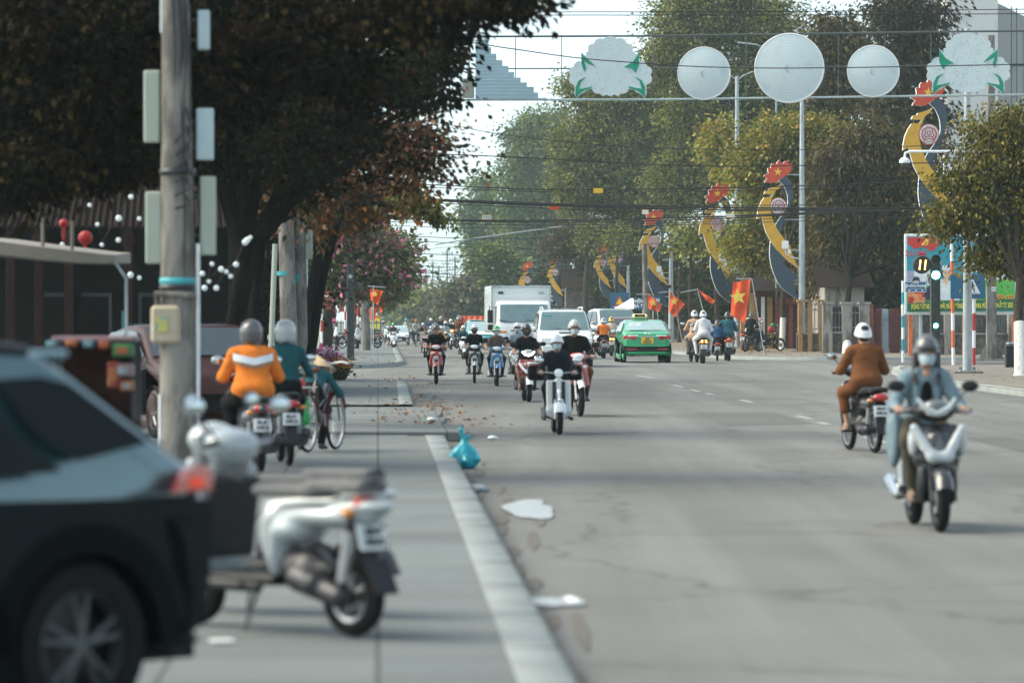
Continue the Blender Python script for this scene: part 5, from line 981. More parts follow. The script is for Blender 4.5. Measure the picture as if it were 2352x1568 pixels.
TG = [(1118, 499, 22, 10, 108.5, 'bb_white', 'SM50', 'small white cable tag reading SM50 left above the truck'), (1374, 438, 22, 11, 107, 'star_gold', None, 'small yellow-orange tag on the cable over the big olive tree'), (1273, 478, 22, 8, 109, 'crest_red', None, 'small red tag on the upper cable bundle'), (1482, 487, 15, 11, 108.5, 'bb_white', None, 'small white tag on the cables beside the hidden crest'), (1678, 495, 20, 10, 108.5, 'bb_white', None, 'small white and orange tag on cables right of the middle ornament')]
for (x, y, w_, h_, d, key, s_, lab) in TG:
    k = d / F; t = thing('cable_tag', lab, 'tag', A(x, y, d), 0, 'small tags on the cables'); mb = MB(); mb.box((0, 0, 0), (w_ * k, .01, h_ * k), 'star_gold' if key == 'bb_white' else key); mb.box((0, -.008, 0), (w_ * k * .86, .01, h_ * k * .8), key); o = mb.build('plate', t, smooth=False)
    mb = MB(); mb.tube([(0, 0, h_ * k / 2), (0, 0, h_ * k / 2 + .16)], .005, 'cable', n=4); mb.build('strap', t)
    if s_: mb = MB(); mb.text(s_, .09, 'blue_sign', (0, -.016, 0)); mb.build('lettering', o, smooth=False)
# ------------------------------------------------------------------ string lights on the left
M('bulb', (.7, .78, .8), .3, emit=.12, var=.02); M('lantern_red', (.35, .006, .006), .5)  # slight glow added so the bulbs stay white in the shade
ST = [[(37, 452), (64, 419), (131, 439), (214, 416), (303, 392), (360, 368)], [(143, 555), (206, 465), (224, 509), (234, 556), (301, 446), (320, 496)], [(273, 495), (300, 625), (320, 632), (272, 545)], [(465, 622), (497, 655), (520, 618), (542, 601), (563, 550), (575, 539), (568, 545)], [(480, 640), (508, 612), (530, 628), (487, 600), (470, 655)]]
for i, s_ in enumerate(ST):
    t = thing('string_lights', ('row of white bulbs at far left in front of the dark tree', 'scattered white bulbs over the awning, middle rows', 'short drop of white bulbs beside the near concrete pole', 'white bulbs right of the near pole, by the black trunk', 'lower white bulbs between near pole and black trunk')[i], 'string lights', A(s_[0][0], s_[0][1], 42), 0, 'strings of white bulbs'); B0 = A(s_[0][0], s_[0][1], 42)
    L = [A(x, y, 42) - B0 for x, y in s_]; mb = MB(); mb.tube([L[0] + Vector((-1.0 * (i == 0), 0, .2))] + L, .004, 'cable', n=4); mb.build('wire', t)
    for q in L: mb = MB(); mb.ball(q - Vector((0, 0, .03)), random.uniform(.022, .036), 'bulb', 10, 8); mb.build('bulb', t)
for (x, y, lab) in ((196, 546, 'round red paper lantern above the end of the white awning'), (146, 513, 'small red lantern left of the larger one')):
    t = thing('lantern', lab, 'lantern', A(x, y, 44)); r_ = .085 if x == 196 else .055; mb = MB(); mb.ball((0, 0, 0), (r_, r_, r_ * .95), 'lantern_red', 16, 10); mb.build('shade', t); mb = MB(); mb.lathe([(.02, 0), (.022, -.1), (.01, -.16)], 'lantern_red', o=(0, 0, -r_ * .9)); mb.tube([(0, 0, r_ * .9), (0, 0, .3)], .003, 'cable', n=4); mb.build('tassel', t)
# ------------------------------------------------------------------ left house, awning, railing, stall
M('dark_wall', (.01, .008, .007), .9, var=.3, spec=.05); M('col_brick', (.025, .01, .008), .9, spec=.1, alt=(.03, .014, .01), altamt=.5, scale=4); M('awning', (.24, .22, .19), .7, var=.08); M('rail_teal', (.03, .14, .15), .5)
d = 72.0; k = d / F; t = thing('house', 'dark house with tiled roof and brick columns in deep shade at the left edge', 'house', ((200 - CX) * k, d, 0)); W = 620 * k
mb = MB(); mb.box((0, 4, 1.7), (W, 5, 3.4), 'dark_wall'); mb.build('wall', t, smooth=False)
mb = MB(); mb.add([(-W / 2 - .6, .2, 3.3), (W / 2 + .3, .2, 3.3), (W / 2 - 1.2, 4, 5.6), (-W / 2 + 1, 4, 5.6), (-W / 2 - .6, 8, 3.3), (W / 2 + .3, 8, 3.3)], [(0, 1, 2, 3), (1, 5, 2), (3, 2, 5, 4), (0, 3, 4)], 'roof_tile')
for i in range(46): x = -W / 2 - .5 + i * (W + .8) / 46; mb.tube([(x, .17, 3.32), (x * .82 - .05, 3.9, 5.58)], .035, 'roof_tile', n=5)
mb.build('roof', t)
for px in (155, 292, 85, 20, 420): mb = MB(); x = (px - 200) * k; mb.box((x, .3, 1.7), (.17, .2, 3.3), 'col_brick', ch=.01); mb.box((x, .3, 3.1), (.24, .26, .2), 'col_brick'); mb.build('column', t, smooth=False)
for px in (190, 120, 350): mb = MB(); x = (px - 200) * k; mb.box((x, 1.45, 1.3), (.8, .08, 1.6), 'dark_metal'); o = mb.build('window', t, smooth=False); mb = MB(); mb.box((x, 1.39, 1.3), (.66, .03, 1.44), 'dark_wall'); mb.build('pane', o, smooth=False)
d = 62.0; k = d / F; t = thing('railing', 'low teal railing in front of the dark house', 'railing', ((420 - CX) * k, d, .13)); mb = MB()
for i in range(30): x = (-120 + i * 9) * k; mb.box((x, 0, .75), (.02, .02, 1.3), 'rail_teal')
mb.box((0, 0, 1.3), (1.9, .03, .035), 'rail_teal'); mb.box((0, 0, .25), (1.9, .03, .035), 'rail_teal'); mb.build('bars', t, smooth=False); mb = MB(); mb.box((-.95, 0, .8), (.08, .08, 1.6), 'rail_teal'); mb.box((.95, 0, .8), (.08, .08, 1.6), 'rail_teal'); mb.build('post', t)
d = 40.0; k = d / F; t = thing('awning', 'off-white rolled edge of an awning projecting from the left', 'awning', (A(0, 580, d).x, d, 0)); B0 = Vector((A(0, 580, d).x, d, 0)); mb = MB(); prof = []
sp = [(-150, 566), (-60, 568), (0, 572), (90, 583), (180, 592), (240, 596), (265, 594)]; th = [18, 18, 17, 16, 14, 11, 8]
vs = []; n_ = len(sp)
for i, (x, y) in enumerate(sp):
    for (yy, dy) in ((-th[i], 0), (th[i] * .7, -.03), (th[i], .02), (th[i] * .6, 1.6), (-th[i] - 12, 1.6)): q = A(x, y + yy, d) - B0; vs.append((q.x, dy, q.z))
mb.add(vs, [(i * 5 + j, i * 5 + (j + 1) % 5, i * 5 + 5 + (j + 1) % 5, i * 5 + 5 + j) for i in range(n_ - 1) for j in range(5)] + [(4, 3, 2, 1, 0), tuple(range(n_ * 5 - 5, n_ * 5))], 'awning'); mb.build('canopy', t)
mb = MB(); a, b = A(262, 598, d) - B0, A(290, 640, d) - B0; mb.tube([a, b, (b.x, 0, .13)], .018, 'galv', n=6); mb.build('support', t)
for px, y0 in ((90, 540), (158, 545)): mb = MB(); a, b = A(px, y0 - 40, d) - B0, A(px, 585, d) - B0; mb.tube([a + Vector((0, .3, 0)), b + Vector((0, .3, 0))], .02, 'awning', n=6); mb.build('support', t)
# goods stall behind the parked car
M('pack_green', (.01, .12, .03), .5); M('pack_red', (.2, .015, .01), .5, alt=(.25, .1, .03), altamt=.4, scale=12); M('pack_cyan', (.02, .14, .17), .5); M('pack_orange', (.28, .08, .02), .5); M('pack_pink', (.2, .12, .13), .5)
d = 26.0; k = d / F; t = thing('market_stall', 'small street stall rack behind the parked car, with a pinkish cover', 'stall', ((215 - CX) * k, d, .13)); mb = MB(); zt = H - (772 - HY) * k - .13
mb.box((0, .2, zt - .02), (190 * k, .5, .04), 'pack_pink', ch=.01); mb.build('top', t); mb = MB(); mb.box((0, .2, zt - .62), (190 * k, .5, .03), 'dark_metal'); mb.box((0, .45, zt / 2), (190 * k, .03, zt), 'col_brick'); mb.build('shelf', t)
mb = MB(); [mb.box((sx * 92 * k, .2 + sy * .2, zt / 2), (.03, .03, zt), 'dark_metal') for sx in (-1, 1) for sy in (-1, 1)]; mb.build('leg', t)
for i, (px, py, w_, h_, key, nm) in enumerate(((283, 805, 46, 30, 'pack_green', 'green'), (120, 790, 26, 16, 'pack_cyan', 'cyan'), (165, 788, 26, 16, 'pack_orange', 'orange'), (205, 790, 24, 18, 'pack_cyan', 'teal'), (240, 792, 24, 20, 'pack_red', 'dark red'), (285, 850, 44, 30, 'pack_pink', 'pale'), (262, 860, 26, 60, 'pack_red', 'mottled red'), (292, 885, 30, 24, 'pack_orange', 'orange-red'))):
    mb = MB(); q = A(px, py, d - .1); mb.box(tuple(q), (w_ * k, .14, h_ * k), key, ch=.012); mb.box((q.x, q.y - .075, q.z), (w_ * k * .6, .01, h_ * k * .5), 'litter_grey' if i % 2 else 'pack_orange', ch=.002); tag(mb.build('goods_packet'), nm + ' packet of goods on the stall rack, ' + ('far left', 'left', 'left of centre', 'centre', 'right of centre', 'lower right', 'below the green one', 'lowest')[(3, 0, 1, 2, 4, 5, 6, 7)[i]], 'packet', 'packets on the stall')
# planter with flowers
p = P13(757, 872); k = p.y / F; t = thing('flower_planter', 'low green planter of purple, white and orange flowers at the near corner', 'flowers', p); mb = MB()
mb.lathe([(.36, 0), (.42, .04), (.45, .16), (.4, .18)], 'bark_dark', n=24); mb.build('tub', t)
def bl(c, r, n, size, cols, **kw): return foliage([(c, r)], n, size, cols, **kw)
leaves_mesh('leaves', *bl((0, 0, .22), (.36, .3, .1), 1600, .1, [(.03, .06, .02), (.05, .09, .03)], clump=.1, droop=.1), t)
leaves_mesh('orange_blossoms', *bl((.08, -.05, .38), (.34, .28, .11), 1500, .06, [(.55, .18, .04), (.45, .1, .03), (.6, .35, .06)], clump=.07, droop=0, wid=.45), t)
leaves_mesh('purple_blossoms', *foliage([((-.1, 0, .6), (.3, .25, .13)), ((-.36, 0, .52), (.12, .2, .14))], 1700, .07, [(.4, .08, .25), (.6, .4, .55), (.3, .06, .2), (.7, .6, .65)], clump=.08, droop=0, wid=.45), t)
# blue rubbish bag in the gutter
M('bag_blue', (.0, .33, .42), .3, var=.25, scale=9, coat=.4, bump=.8, bscale=22)
p = G(1067, 1076); k = p.y / F; t = thing('rubbish_bag', 'bright blue plastic rubbish bag knotted at the top, standing in the gutter', 'rubbish bag', p); s_ = .17
pr = [ell((0, 0, s_ * .75), (s_ * .95, s_ * .85, s_ * .8), k=.05), ell((-.03, 0, s_ * .4), (s_ * 1.0, s_ * .9, s_ * .42), k=.05), cap((0, 0, s_ * 1.4), (-.01, 0, s_ * 1.85), .06, .022, k=.05), cap((-.01, 0, s_ * 1.8), (-.04, 0, s_ * 2.45), .018, .03, k=.02), cap((.0, 0, s_ * 1.8), (.04, 0, s_ * 2.0), .02, .03, k=.02), cap((.02, -.02, s_ * 1.5), (.15, -.12, s_ * .6), .02, .03, k=.03), cap((-.02, -.03, s_ * 1.5), (-.14, -.13, s_ * .7), .02, .03, k=.03), cap((.0, -.04, s_ * 1.5), (.02, -.18, s_ * .5), .02, .03, k=.03)]
sdf_mb([dict(q, m='bag_blue') for q in pr], .012).build('bag_body', t, ang=180)
p = G(1090, 1130); mb = sdf_mb([ell((0, 0, .03), (.1, .16, .045), 'litter_grey'), ell((.07, .04, .03), (.07, .1, .035), 'litter_grey'), ell((-.06, 0, .02), (.06, .1, .03), 'litter_grey')], .012); o = tag(mb.build('crumpled_cloth', ang=180), 'crumpled grey rag lying in the gutter just nearer than the blue bag', 'rag'); o.location = p
p = P13(510, 1472); tag(MB().box((p.x, p.y, .134), (.1, .14, .006), 'plate_white', rot=(0, 0, .3)).build('paper_scrap'), 'white scrap of paper on the pavement under the near parked scooter', 'paper')
for (px, py, lab) in ((990, 967, 'pale crumpled cup lying at the corner of the slab'), (1130, 1010, 'flat pale scrap on the asphalt just past the blue bag')):
    p = G(px, py, .14 if px < 1000 else .0); mb = sdf_mb([ell((0, 0, .03), (.06, .08, .03), 'plate_white'), ell((.04, .03, .02), (.05, .05, .02), 'plate_white')], .01); o = tag(mb.build('paper_scrap', ang=180), lab, 'paper'); o.location = p
# white painted stub wall/trunk pieces and railing behind left motorbikes
k = 215 / F; t = thing('railing', 'pale grey picket railing behind the parked motorbikes at left', 'railing', ((775 - CX) * k, 215, .13)); mb = MB()
for i in range(26): mb.box((-2.6 + i * .2, 0, .7), (.05, .03, 1.4), 'concrete')
mb.box((0, 0, 1.25), (5.4, .04, .07), 'concrete'); mb.box((0, 0, .35), (5.4, .04, .07), 'concrete'); mb.build('pickets', t, smooth=False); mb = MB(); mb.box((-2.75, 0, .8), (.2, .2, 1.6), 'concrete'); mb.build('post', t)
k = 170 / F; mbt = thing('tree_stump', 'whitewashed broad trunk foot at the left behind the flower planter', 'tree trunk', ((705 - CX) * k, 170, .13)); mb = MB(); mb.tube([(0, 0, 0), (0, 0, 1.3)], [.24, .18], 'lime_wash', n=12); mb.tube([(0, 0, 1.3), (.1, 0, 5)], [.17, .12], 'bark_dark', n=10); mb.build('trunk', mbt)
k = 200 / F; t = thing('parasol', 'white half-open parasol behind the taxi, above its roof', 'parasol', ((1500 - CX) * k, 235, .13)); mb = MB(); mb.lathe([(0, 2.75), (.5, 2.45), (1.1, 2.1), (1.08, 2.04), (.5, 2.38), (0, 2.66)], 'white_paint', n=8); mb.build('canopy', t); mb = MB(); mb.tube([(0, 0, 0), (0, 0, 2.7)], .03, 'galv'); mb.build('pole', t)
# ================================================================== CARS
def paint(key, col, rough=.25): return M(key, col, rough, .0, var=.04, coat=.8, scale=2)
paint('p_green', (.0, .32, .1)); paint('p_white', (.72, .75, .75)); paint('p_teal', (.02, .42, .46)); paint('p_red', (.16, .015, .018)); paint('p_blue_grey', (.16, .27, .31)); M('p_brown_red', (.035, .008, .006), .4, var=.1, spec=.3); M('glass_near', (.006, .01, .011), .3, spec=.12); paint('p_silver', (.4, .43, .44))
M('dust_black', (.0035, .005, .0055), .8, spec=.08); M('under', (.01, .01, .011), .9); M('glass_clear', (.1, .17, .18), .05, spec=.9, var=.25, scale=1.2, coat=.6); M('glass_sky', (.3, .42, .44), .06, spec=.9, var=.15, scale=1.2, coat=.8); M('seat_grey', (.12, .12, .12), .8)
M('tail_on', (1, .35, .05), .3, emit=5, var=.02); M('tail_red', (.45, .015, .012), .12, coat=1); M('tail_lit', (.75, .05, .01), .3, emit=.15); M('head_on', (1, .97, .9), .3, emit=3)
def wheel_part(parent, c, r, w, side, spokes=5, key='alloy', name='wheel', dbl=False):
    """axle along local y; side = +1 outer face towards +y"""
    mb = MB(); rr = r * .66; mb.lathe([(rr, -w / 2), (r * .93, -w / 2), (r, -w * .32), (r, w * .32), (r * .93, w / 2), (rr, w / 2), (rr * .97, 0), (rr, -w / 2)], 'rubber', axis='y', n=32)
    o = mb.build(name, parent); o.location = c
    mb = MB(); y = side * w * .42; mb.lathe([(rr, y - side * .0), (rr * .93, y + side * .01), (rr * .9, y - side * .06)], key, axis='y', n=32); mb.lathe([(0, y), (rr * .2, y), (rr * .22, y - side * .03)], key, axis='y', n=16)
    mb.lathe([(0, -w * .1 * side), (rr * .93, -w * .1 * side)], 'dark_metal', axis='y', n=24)
    for i in range(spokes):
        a0 = 2 * math.pi * i / spokes + .3
        for da in ((-.13, .13) if dbl else (0,)):
            a = a0 + da; p0 = (rr * .15 * math.cos(a0), y - side * .005, rr * .15 * math.sin(a0)); p1 = (rr * .95 * math.cos(a0 + da * 1.4), y - side * .012, rr * .95 * math.sin(a0 + da * 1.4)); mb.tube([p0, p1], [rr * .07, rr * (.055 if dbl else .09)], key, n=6)
    mb.build('rim', o)
    return o
def shell(outline, hw, key, r=.1):
    n = len(outline); mb = MB(); P = [Vector(p) for p in outline]
    ar = sum(P[i].x * P[(i + 1) % n].y - P[(i + 1) % n].x * P[i].y for i in range(n)); sgn = 1 if ar > 0 else -1; N = []
    for i in range(n):
        a, b = (P[i] - P[i - 1]).normalized(), (P[(i + 1) % n] - P[i]).normalized(); nn = Vector((-(a + b).y, (a + b).x)) * sgn
        nn = nn.normalized() if nn.length > 1e-5 else Vector((-a.y, a.x)) * sgn; N.append(nn)
    secs = [(-1, r), (-.985, r * .55), (-.95, r * .22), (-.88, r * .05), (-.6, 0), (0, 0), (.6, 0), (.88, r * .05), (.95, r * .22), (.985, r * .55), (1, r)]; vs = []
    for s_, ins in secs:
        for i in range(n): q = P[i] + N[i] * ins; vs.append((q.x, s_ * hw(P[i].x, P[i].y), q.y))
    fs = []
    for k in range(len(secs) - 1):
        for i in range(n): a = k * n + i; b = k * n + (i + 1) % n; fs.append((a, b, b + n, a + n) if sgn < 0 else (b, a, a + n, b + n))
    c0 = tuple(range(n)); c1 = tuple(range((len(secs) - 1) * n, len(secs) * n)); fs += [c0[::-1] if sgn < 0 else c0, c1 if sgn < 0 else c1[::-1]]
    mb.add(vs, fs, key); return mb
def arch_pts(cx, r, z0, rev=False):
    h = math.sqrt(max(r * r - (z0 - .3) ** 2, .01)); a = [(cx + r * math.cos(R(t)), max(z0, .3 + r * math.sin(R(t)))) for t in (0, 20, 40, 60, 80, 100, 120, 140, 160, 180)]
    return a if not rev else a[::-1]
def slab(mb, pts3, off, key):
    """thin plate from a planar-ish 3d polygon and an outward offset vector"""
    n = len(pts3); a = [Vector(p) + off for p in pts3]; b = [Vector(p) - off * .5 for p in pts3]
    mb.add(a, [tuple(range(n))], key); mb.add(b, [tuple(range(n - 1, -1, -1))], key); mb.add(a + b, [(i, (i + 1) % n, (i + 1) % n + n, i + n) for i in range(n)], key)
def screen(mb, hw, pa, pb, key, fr=.88, out=.026, n=8, frb=None, bow=.03):
    """windscreen between profile points pa (top) and pb (bottom), curved across"""
    pa, pb = Vector(pa), Vector(pb); t = (pb - pa).normalized(); nn = Vector((t.y, -t.x)); nn = nn if nn.x * (pa.x + pb.x - 0) >= 0 or True else -nn
    if nn.y < 0: nn = -nn
    vs = []; m = 5
    for i in range(m):
        q = pa.lerp(pb, i / (m - 1)); f_ = fr + ((frb or fr) - fr) * i / (m - 1)
        for j in range(n + 1):
            s_ = -1 + 2 * j / n; o_ = out - bow * s_ ** 4 * .4; p = q + nn * o_; vs.append((p.x, s_ * f_ * hw(q.x, q.y), p.y))
    mb.add(vs, [(i * (n + 1) + j, i * (n + 1) + j + 1, (i + 1) * (n + 1) + j + 1, (i + 1) * (n + 1) + j) for i in range(m - 1) for j in range(n)], key)
def car(name, label, cat, loc, heading, spec, sc=1, group=None):
    """spec drives the body; local +x is forward"""
    L, W, Hh = spec['L'], spec['W'], spec['H']; belt = spec.get('belt', Hh * .66); rad = spec.get('wr', .31); zb = spec.get('zb', .24)
    t = thing(name, label, cat, loc, heading, group, sc); P = spec['pal']
    def hw(x, z):
        e = max(0, (abs(x) - L * .3) / (L * .2)); b = W / 2 * (1 - .1 * e * e) * (1 - .05 * max(0, (.45 - z)) / .3)
        if z > belt: b *= 1 - spec.get('tumble', .2) * (z - belt) / (Hh - belt)
        return b
    top = spec['top']; fa, ra = spec['axles']
    out_ = top + [(-L / 2 + .04, zb + .1), (-L / 2 + .15, zb)] + arch_pts(ra, rad + .07, zb, True) + arch_pts(fa, rad + .07, zb, True) + [(L / 2 - .15, zb), (L / 2 - .03, zb + .1)]
    body = shell(out_, hw, P['body'], spec.get('round', .1)).build('body', t, ang=38)
    mb = MB(); mb.box((0, 0, zb + .18), (L * .9, W * .8, .3), 'under'); mb.build('chassis', t, smooth=False)
    for ax in (fa, ra):
        for sg in (1, -1):
            wheel_part(t, (ax, sg * (hw(ax, .4) - .1), rad), rad, .2, sg, spec.get('spokes', 5), dbl=spec.get('dbl', False))
            mb = MB(); mb.lathe([(rad + .075, -.12), (rad + .075, .1)], 'under', o=(ax, sg * (hw(ax, .4) - .11), rad), axis='y', n=20, a0=0, a1=math.pi); mb.build('wheel_arch', t)
    for w_ in spec.get('side_windows', []):
        for sg in (1, -1): mb = MB(); slab(mb, [(x, sg * (hw(x, z) + .002), z) for x, z in w_], Vector((0, sg * .006, 0)), P.get('glass', 'glass_dark')); mb.build('side_window', t, ang=60)
    if 'ws' in spec: mb = MB(); screen(mb, hw, *spec['ws'], P.get('ws', 'glass_clear'), fr=spec.get('wsf', .9)); mb.build('windscreen', t)
    if 'rw' in spec: mb = MB(); screen(mb, hw, *spec['rw'], P.get('rwk', 'glass_clear'), fr=spec.get('rwf', .86)); mb.build('rear_window', t)
    # door seams and sill trim
    for sg in (1, -1):
        mb = MB(); 
        for x in spec.get('seams', ()): slab(mb, [(x, sg * hw(x, .4), .4), (x + .012, sg * hw(x, .4), .4), (x + .012, sg * hw(x, belt), belt - .02), (x, sg * hw(x, belt), belt - .02)], Vector((0, sg * .003, 0)), 'under')
        if mb.v: mb.build('door_seam', t, smooth=False)
        mb = MB(); x = spec.get('mirror_x', .75); y = sg * (hw(x, belt) + .1); mb.box((x, y, belt + .08), (.1, .2, .13), P.get('mirror', P['body']), ch=.04); mb.tube([(x, sg * hw(x, belt), belt), (x, y, belt + .04)], .025, 'black_plastic', n=6); o = mb.build('wing_mirror', t)
        mb = MB(); mb.box((x - .053, y, belt + .08), (.006, .16, .1), 'mirror'); mb.build('mirror_glass', o)
    # lamps, plates
    for (nm, x, y, z, dx, dy, dz, key, rot) in spec.get('bits', ()):
        for sg in ((1, -1) if y else (1,)): mb = MB(); mb.box((x, sg * y, z), (dx, dy, dz), key, ch=min(dx, dy, dz) * .25, rot=(0, 0, sg * rot) if rot else None); mb.build(nm, t)
    return t, hw
SEDAN = [(-2.2, .55), (-2.2, .8), (-2.14, .98), (-2.0, 1.04), (-1.6, 1.07), (-.9, 1.4), (-.55, 1.455), (0, 1.475), (.4, 1.43), (1.1, 1.03), (1.8, .9), (2.05, .78), (2.17, .58)]
SUVT = [(-2.3, .5), (-2.33, .8), (-2.3, 1.1), (-2.15, 1.62), (-1.95, 1.76), (-1.2, 1.83), (0, 1.85), (.45, 1.8), (1.15, 1.17), (1.6, 1.13), (2.15, 1.02), (2.3, .85), (2.33, .6)]
HATCH = [(-1.85, .5), (-1.9, .8), (-1.86, 1.0), (-1.6, 1.4), (-1.3, 1.5), (-.5, 1.53), (.25, 1.47), (1.0, 1.02), (1.55, .92), (1.8, .78), (1.88, .58)]
def head(px, py, dirx=0, diry=-1):
    return None
rd = math.atan2(1, -.034)       # heading of traffic going away; +pi for oncoming
# --- green taxi
p = G(1480, 833); k = p.y / F
tx, hw = car('taxi', 'bright green taxi seen from behind, with yellow roof sign and yellow number plate', 'taxi', p + Vector((0, 2.2, 0)), R(92.5), dict(L=4.4, W=1.74, H=1.475, belt=1.0, wr=.3, zb=.26, top=SEDAN, axles=(1.35, -1.3), round=.16, tumble=.22, pal=dict(body='p_green', glass='glass_sky', ws='glass_clear', rwk='glass_sky', mirror='black_plastic'),
    side_windows=[[(-1.4, 1.08), (-.9, 1.36), (-.25, 1.4), (-.25, 1.06)], [(-.2, 1.06), (-.2, 1.4), (.3, 1.37), (.95, 1.06)]], ws=((.42, 1.41), (1.05, 1.05)), rw=((-.92, 1.39), (-1.56, 1.09)), seams=(-.22, .98), mirror_x=.7, rwf=.84,
    bits=[('tail_lamp', -2.15, .6, .86, .1, .42, .14, 'tail_red', -.22), ('tail_lamp_strip', -2.19, .48, .915, .06, .36, .05, 'lamp_white', -.1), ('reflector', -2.2, .52, .46, .03, .34, .045, 'tail_red', 0), ('number_plate', -2.235, 0, .76, .02, .42, .2, 'plate_yellow', 0), ('chrome_bar', -2.21, 0, .895, .03, .66, .028, 'chrome', 0), ('bumper_lower', -2.17, 0, .42, .08, 1.2, .1, 'black_plastic', 0), ('bumper_lip', -2.19, 0, .34, .08, 1.3, .06, 'p_green', 0)]), sc=1.07)
def btext(t, s_, size, key, x, y, z, **kw):
    """lettering on a rear face (normal -x)"""
    m = MB(); m.text(s_, size, key, (0, 0, 0), **kw); Rz = Matrix.Rotation(R(-90), 3, 'Z'); m.v = [tuple(Rz @ Vector(q) + Vector((x, y, z))) for q in m.v]; return m
b = btext(tx, '81E', .095, 'letter_black', -2.248, 0, .805, bold=.003); c = btext(tx, '035.57', .095, 'letter_black', -2.248, 0, .715, bold=.003); b.add(c.v, c.f, 'letter_black'); b.build('plate_number', tx, smooth=False)
mb = MB(); mb.tube([(-2.215, .1 * math.cos(a), .995 + .045 * math.sin(a)) for a in np.linspace(0, 6.2832, 20)], .009, 'chrome', n=6); mb.tube([(-2.215, .05, 1.03), (-2.215, .035, .995), (-2.215, .045, .96)], .009, 'chrome', n=5); mb.tube([(-2.215, -.035, 1.03), (-2.215, -.04, .995), (-2.215, -.05, .96)], .009, 'chrome', n=5); mb.tube([(-2.215, .04, 1.0), (-2.215, -.04, .99)], .008, 'chrome', n=5); mb.build('boot_emblem', tx)
btext(tx, '081', .06, 'chrome', -2.21, .58, .99).build('boot_lettering', tx, smooth=False)
mb = MB(); mb.box((-1.25, .32, 1.26), (.02, .42, .22), 'bb_white', rot=(0, R(27), 0), ch=.01); mb.build('window_sticker', tx, smooth=False)
m = btext(tx, 'TAXI TAXI', .085, 'bb_yellow', 0, 0, 0); Ry = Matrix.Rotation(R(62) - R(90) + R(0), 3, 'Y'); m.v = [tuple(Vector(q) + Vector((-1.475, -.3, 1.165))) for q in m.v]; m.build('window_lettering', tx, smooth=False)
M('taxi_sign', (.85, .7, .35), .4, emit=.25); mb = MB(); mb.box((-.35, .12, 1.6), (.22, .52, .13), 'taxi_sign', ch=.05); o = mb.build('roof_sign', tx); mb = MB(); mb.box((-.35, .12, 1.515), (.24, .54, .05), 'p_green', ch=.01); [mb.box((-.35, .12 + s_, 1.485), (.04, .04, .05), 'chrome') for s_ in (-.2, .2)]; mb.build('sign_base', o)
m = btext(tx, 'TAXI', .085, 'sign_back', -.468, .1, 1.61, bold=.006); m.box((-.465, .12, 1.605), (.006, .36, .09), 'col_brick'); m.build('sign_lettering', o, smooth=False)
mb = MB(); mb.tube([(-.75, -.1, 1.44), (-.85, -.1, 1.52)], .012, 'black_plastic', n=6); mb.build('antenna', tx)
# --- white oncoming SUV with roof rails
def oncoming(px, py, top_py, spec, name, label, cat, ang=0, hgt=None, group=None, zoff=2.3):
    p = G(px, py); k = p.y / F; s_ = (py - top_py) * k / (hgt or spec['H']); return car(name, label, cat, p + Vector((0, spec['L'] / 2 * s_, 0)), rd + math.pi + R(ang), spec, s_, group)
SV = dict(L=4.66, W=1.8, H=1.85, belt=1.15, wr=.37, zb=.32, top=SUVT, axles=(1.45, -1.35), round=.14, tumble=.16, pal=dict(body='p_white', glass='glass_dark', ws='glass_clear', mirror='p_white'), side_windows=[[(-2.0, 1.22), (-1.9, 1.66), (-1.1, 1.72), (-1.1, 1.2)], [(-1.0, 1.2), (-1.0, 1.72), (-.15, 1.73), (-.15, 1.2)], [(-.05, 1.2), (-.05, 1.73), (.4, 1.7), (1.0, 1.2)]], ws=((.47, 1.77), (1.12, 1.19)), rw=((-2.17, 1.6), (-2.28, 1.15)), seams=(-1.05, -.1, 1.05), mirror_x=.9,
    bits=[('headlamp', 2.27, .66, .86, .14, .36, .2, 'lamp_white', .12), ('grille', 2.31, 0, .86, .08, .78, .2, 'dark_metal', 0), ('grille_bar', 2.36, 0, .9, .03, .74, .03, 'chrome', 0), ('grille_bar', 2.36, 0, .84, .03, .74, .03, 'chrome', 0), ('grille_badge', 2.37, 0, .87, .03, .14, .1, 'chrome', 0), ('bumper', 2.32, 0, .6, .12, 1.6, .2, 'p_white', 0), ('air_intake', 2.34, 0, .45, .1, 1.0, .14, 'black_plastic', 0), ('fog_lamp', 2.34, .62, .5, .06, .16, .1, 'lamp_white', 0), ('number_plate', 2.4, 0, .6, .02, .46, .11, 'plate_white', 0), ('bonnet_scoop', 1.72, 0, 1.15, .4, .5, .06, 'p_white', 0)])
suv, hw = oncoming(1293, 843, 711, SV, 'suv', 'white oncoming four-wheel drive with roof rails, beside the box truck', 'car', 1)
for sg in (1, -1): mb = MB(); mb.tube([(-1.7, sg * .62, 1.84), (-1.5, sg * .64, 1.93), (.1, sg * .66, 1.93), (.35, sg * .64, 1.84)], .022, 'p_white', n=8); mb.build('roof_rail', suv)
for x in (-1.2, -.7, -.2): mb = MB(); mb.box((x, 0, 1.88), (.06, 1.2, .02), 'galv'); mb.build('roof_bar', suv)
mb = MB(); mb.tube([(1.13, .5, 1.22), (1.02, .05, 1.3)], .01, 'black_plastic', n=5); mb.tube([(1.13, -.1, 1.22), (1.02, -.5, 1.3)], .01, 'black_plastic', n=5); mb.build('wiper', suv)
mb = MB(); [mb.lathe([(0, 0), (.045, 0)], 'tape_cyan', o=(.66, -.62 + s_, 1.64), axis='x', n=12) for s_ in (0, .11, .2)]; mb.build('window_sticker', suv)
for sg in (1, -1): mb = MB(); mb.ball((.3, sg * .38, 1.3), (.1, .1, .12), 'seat_grey'); mb.build('headrest', suv)
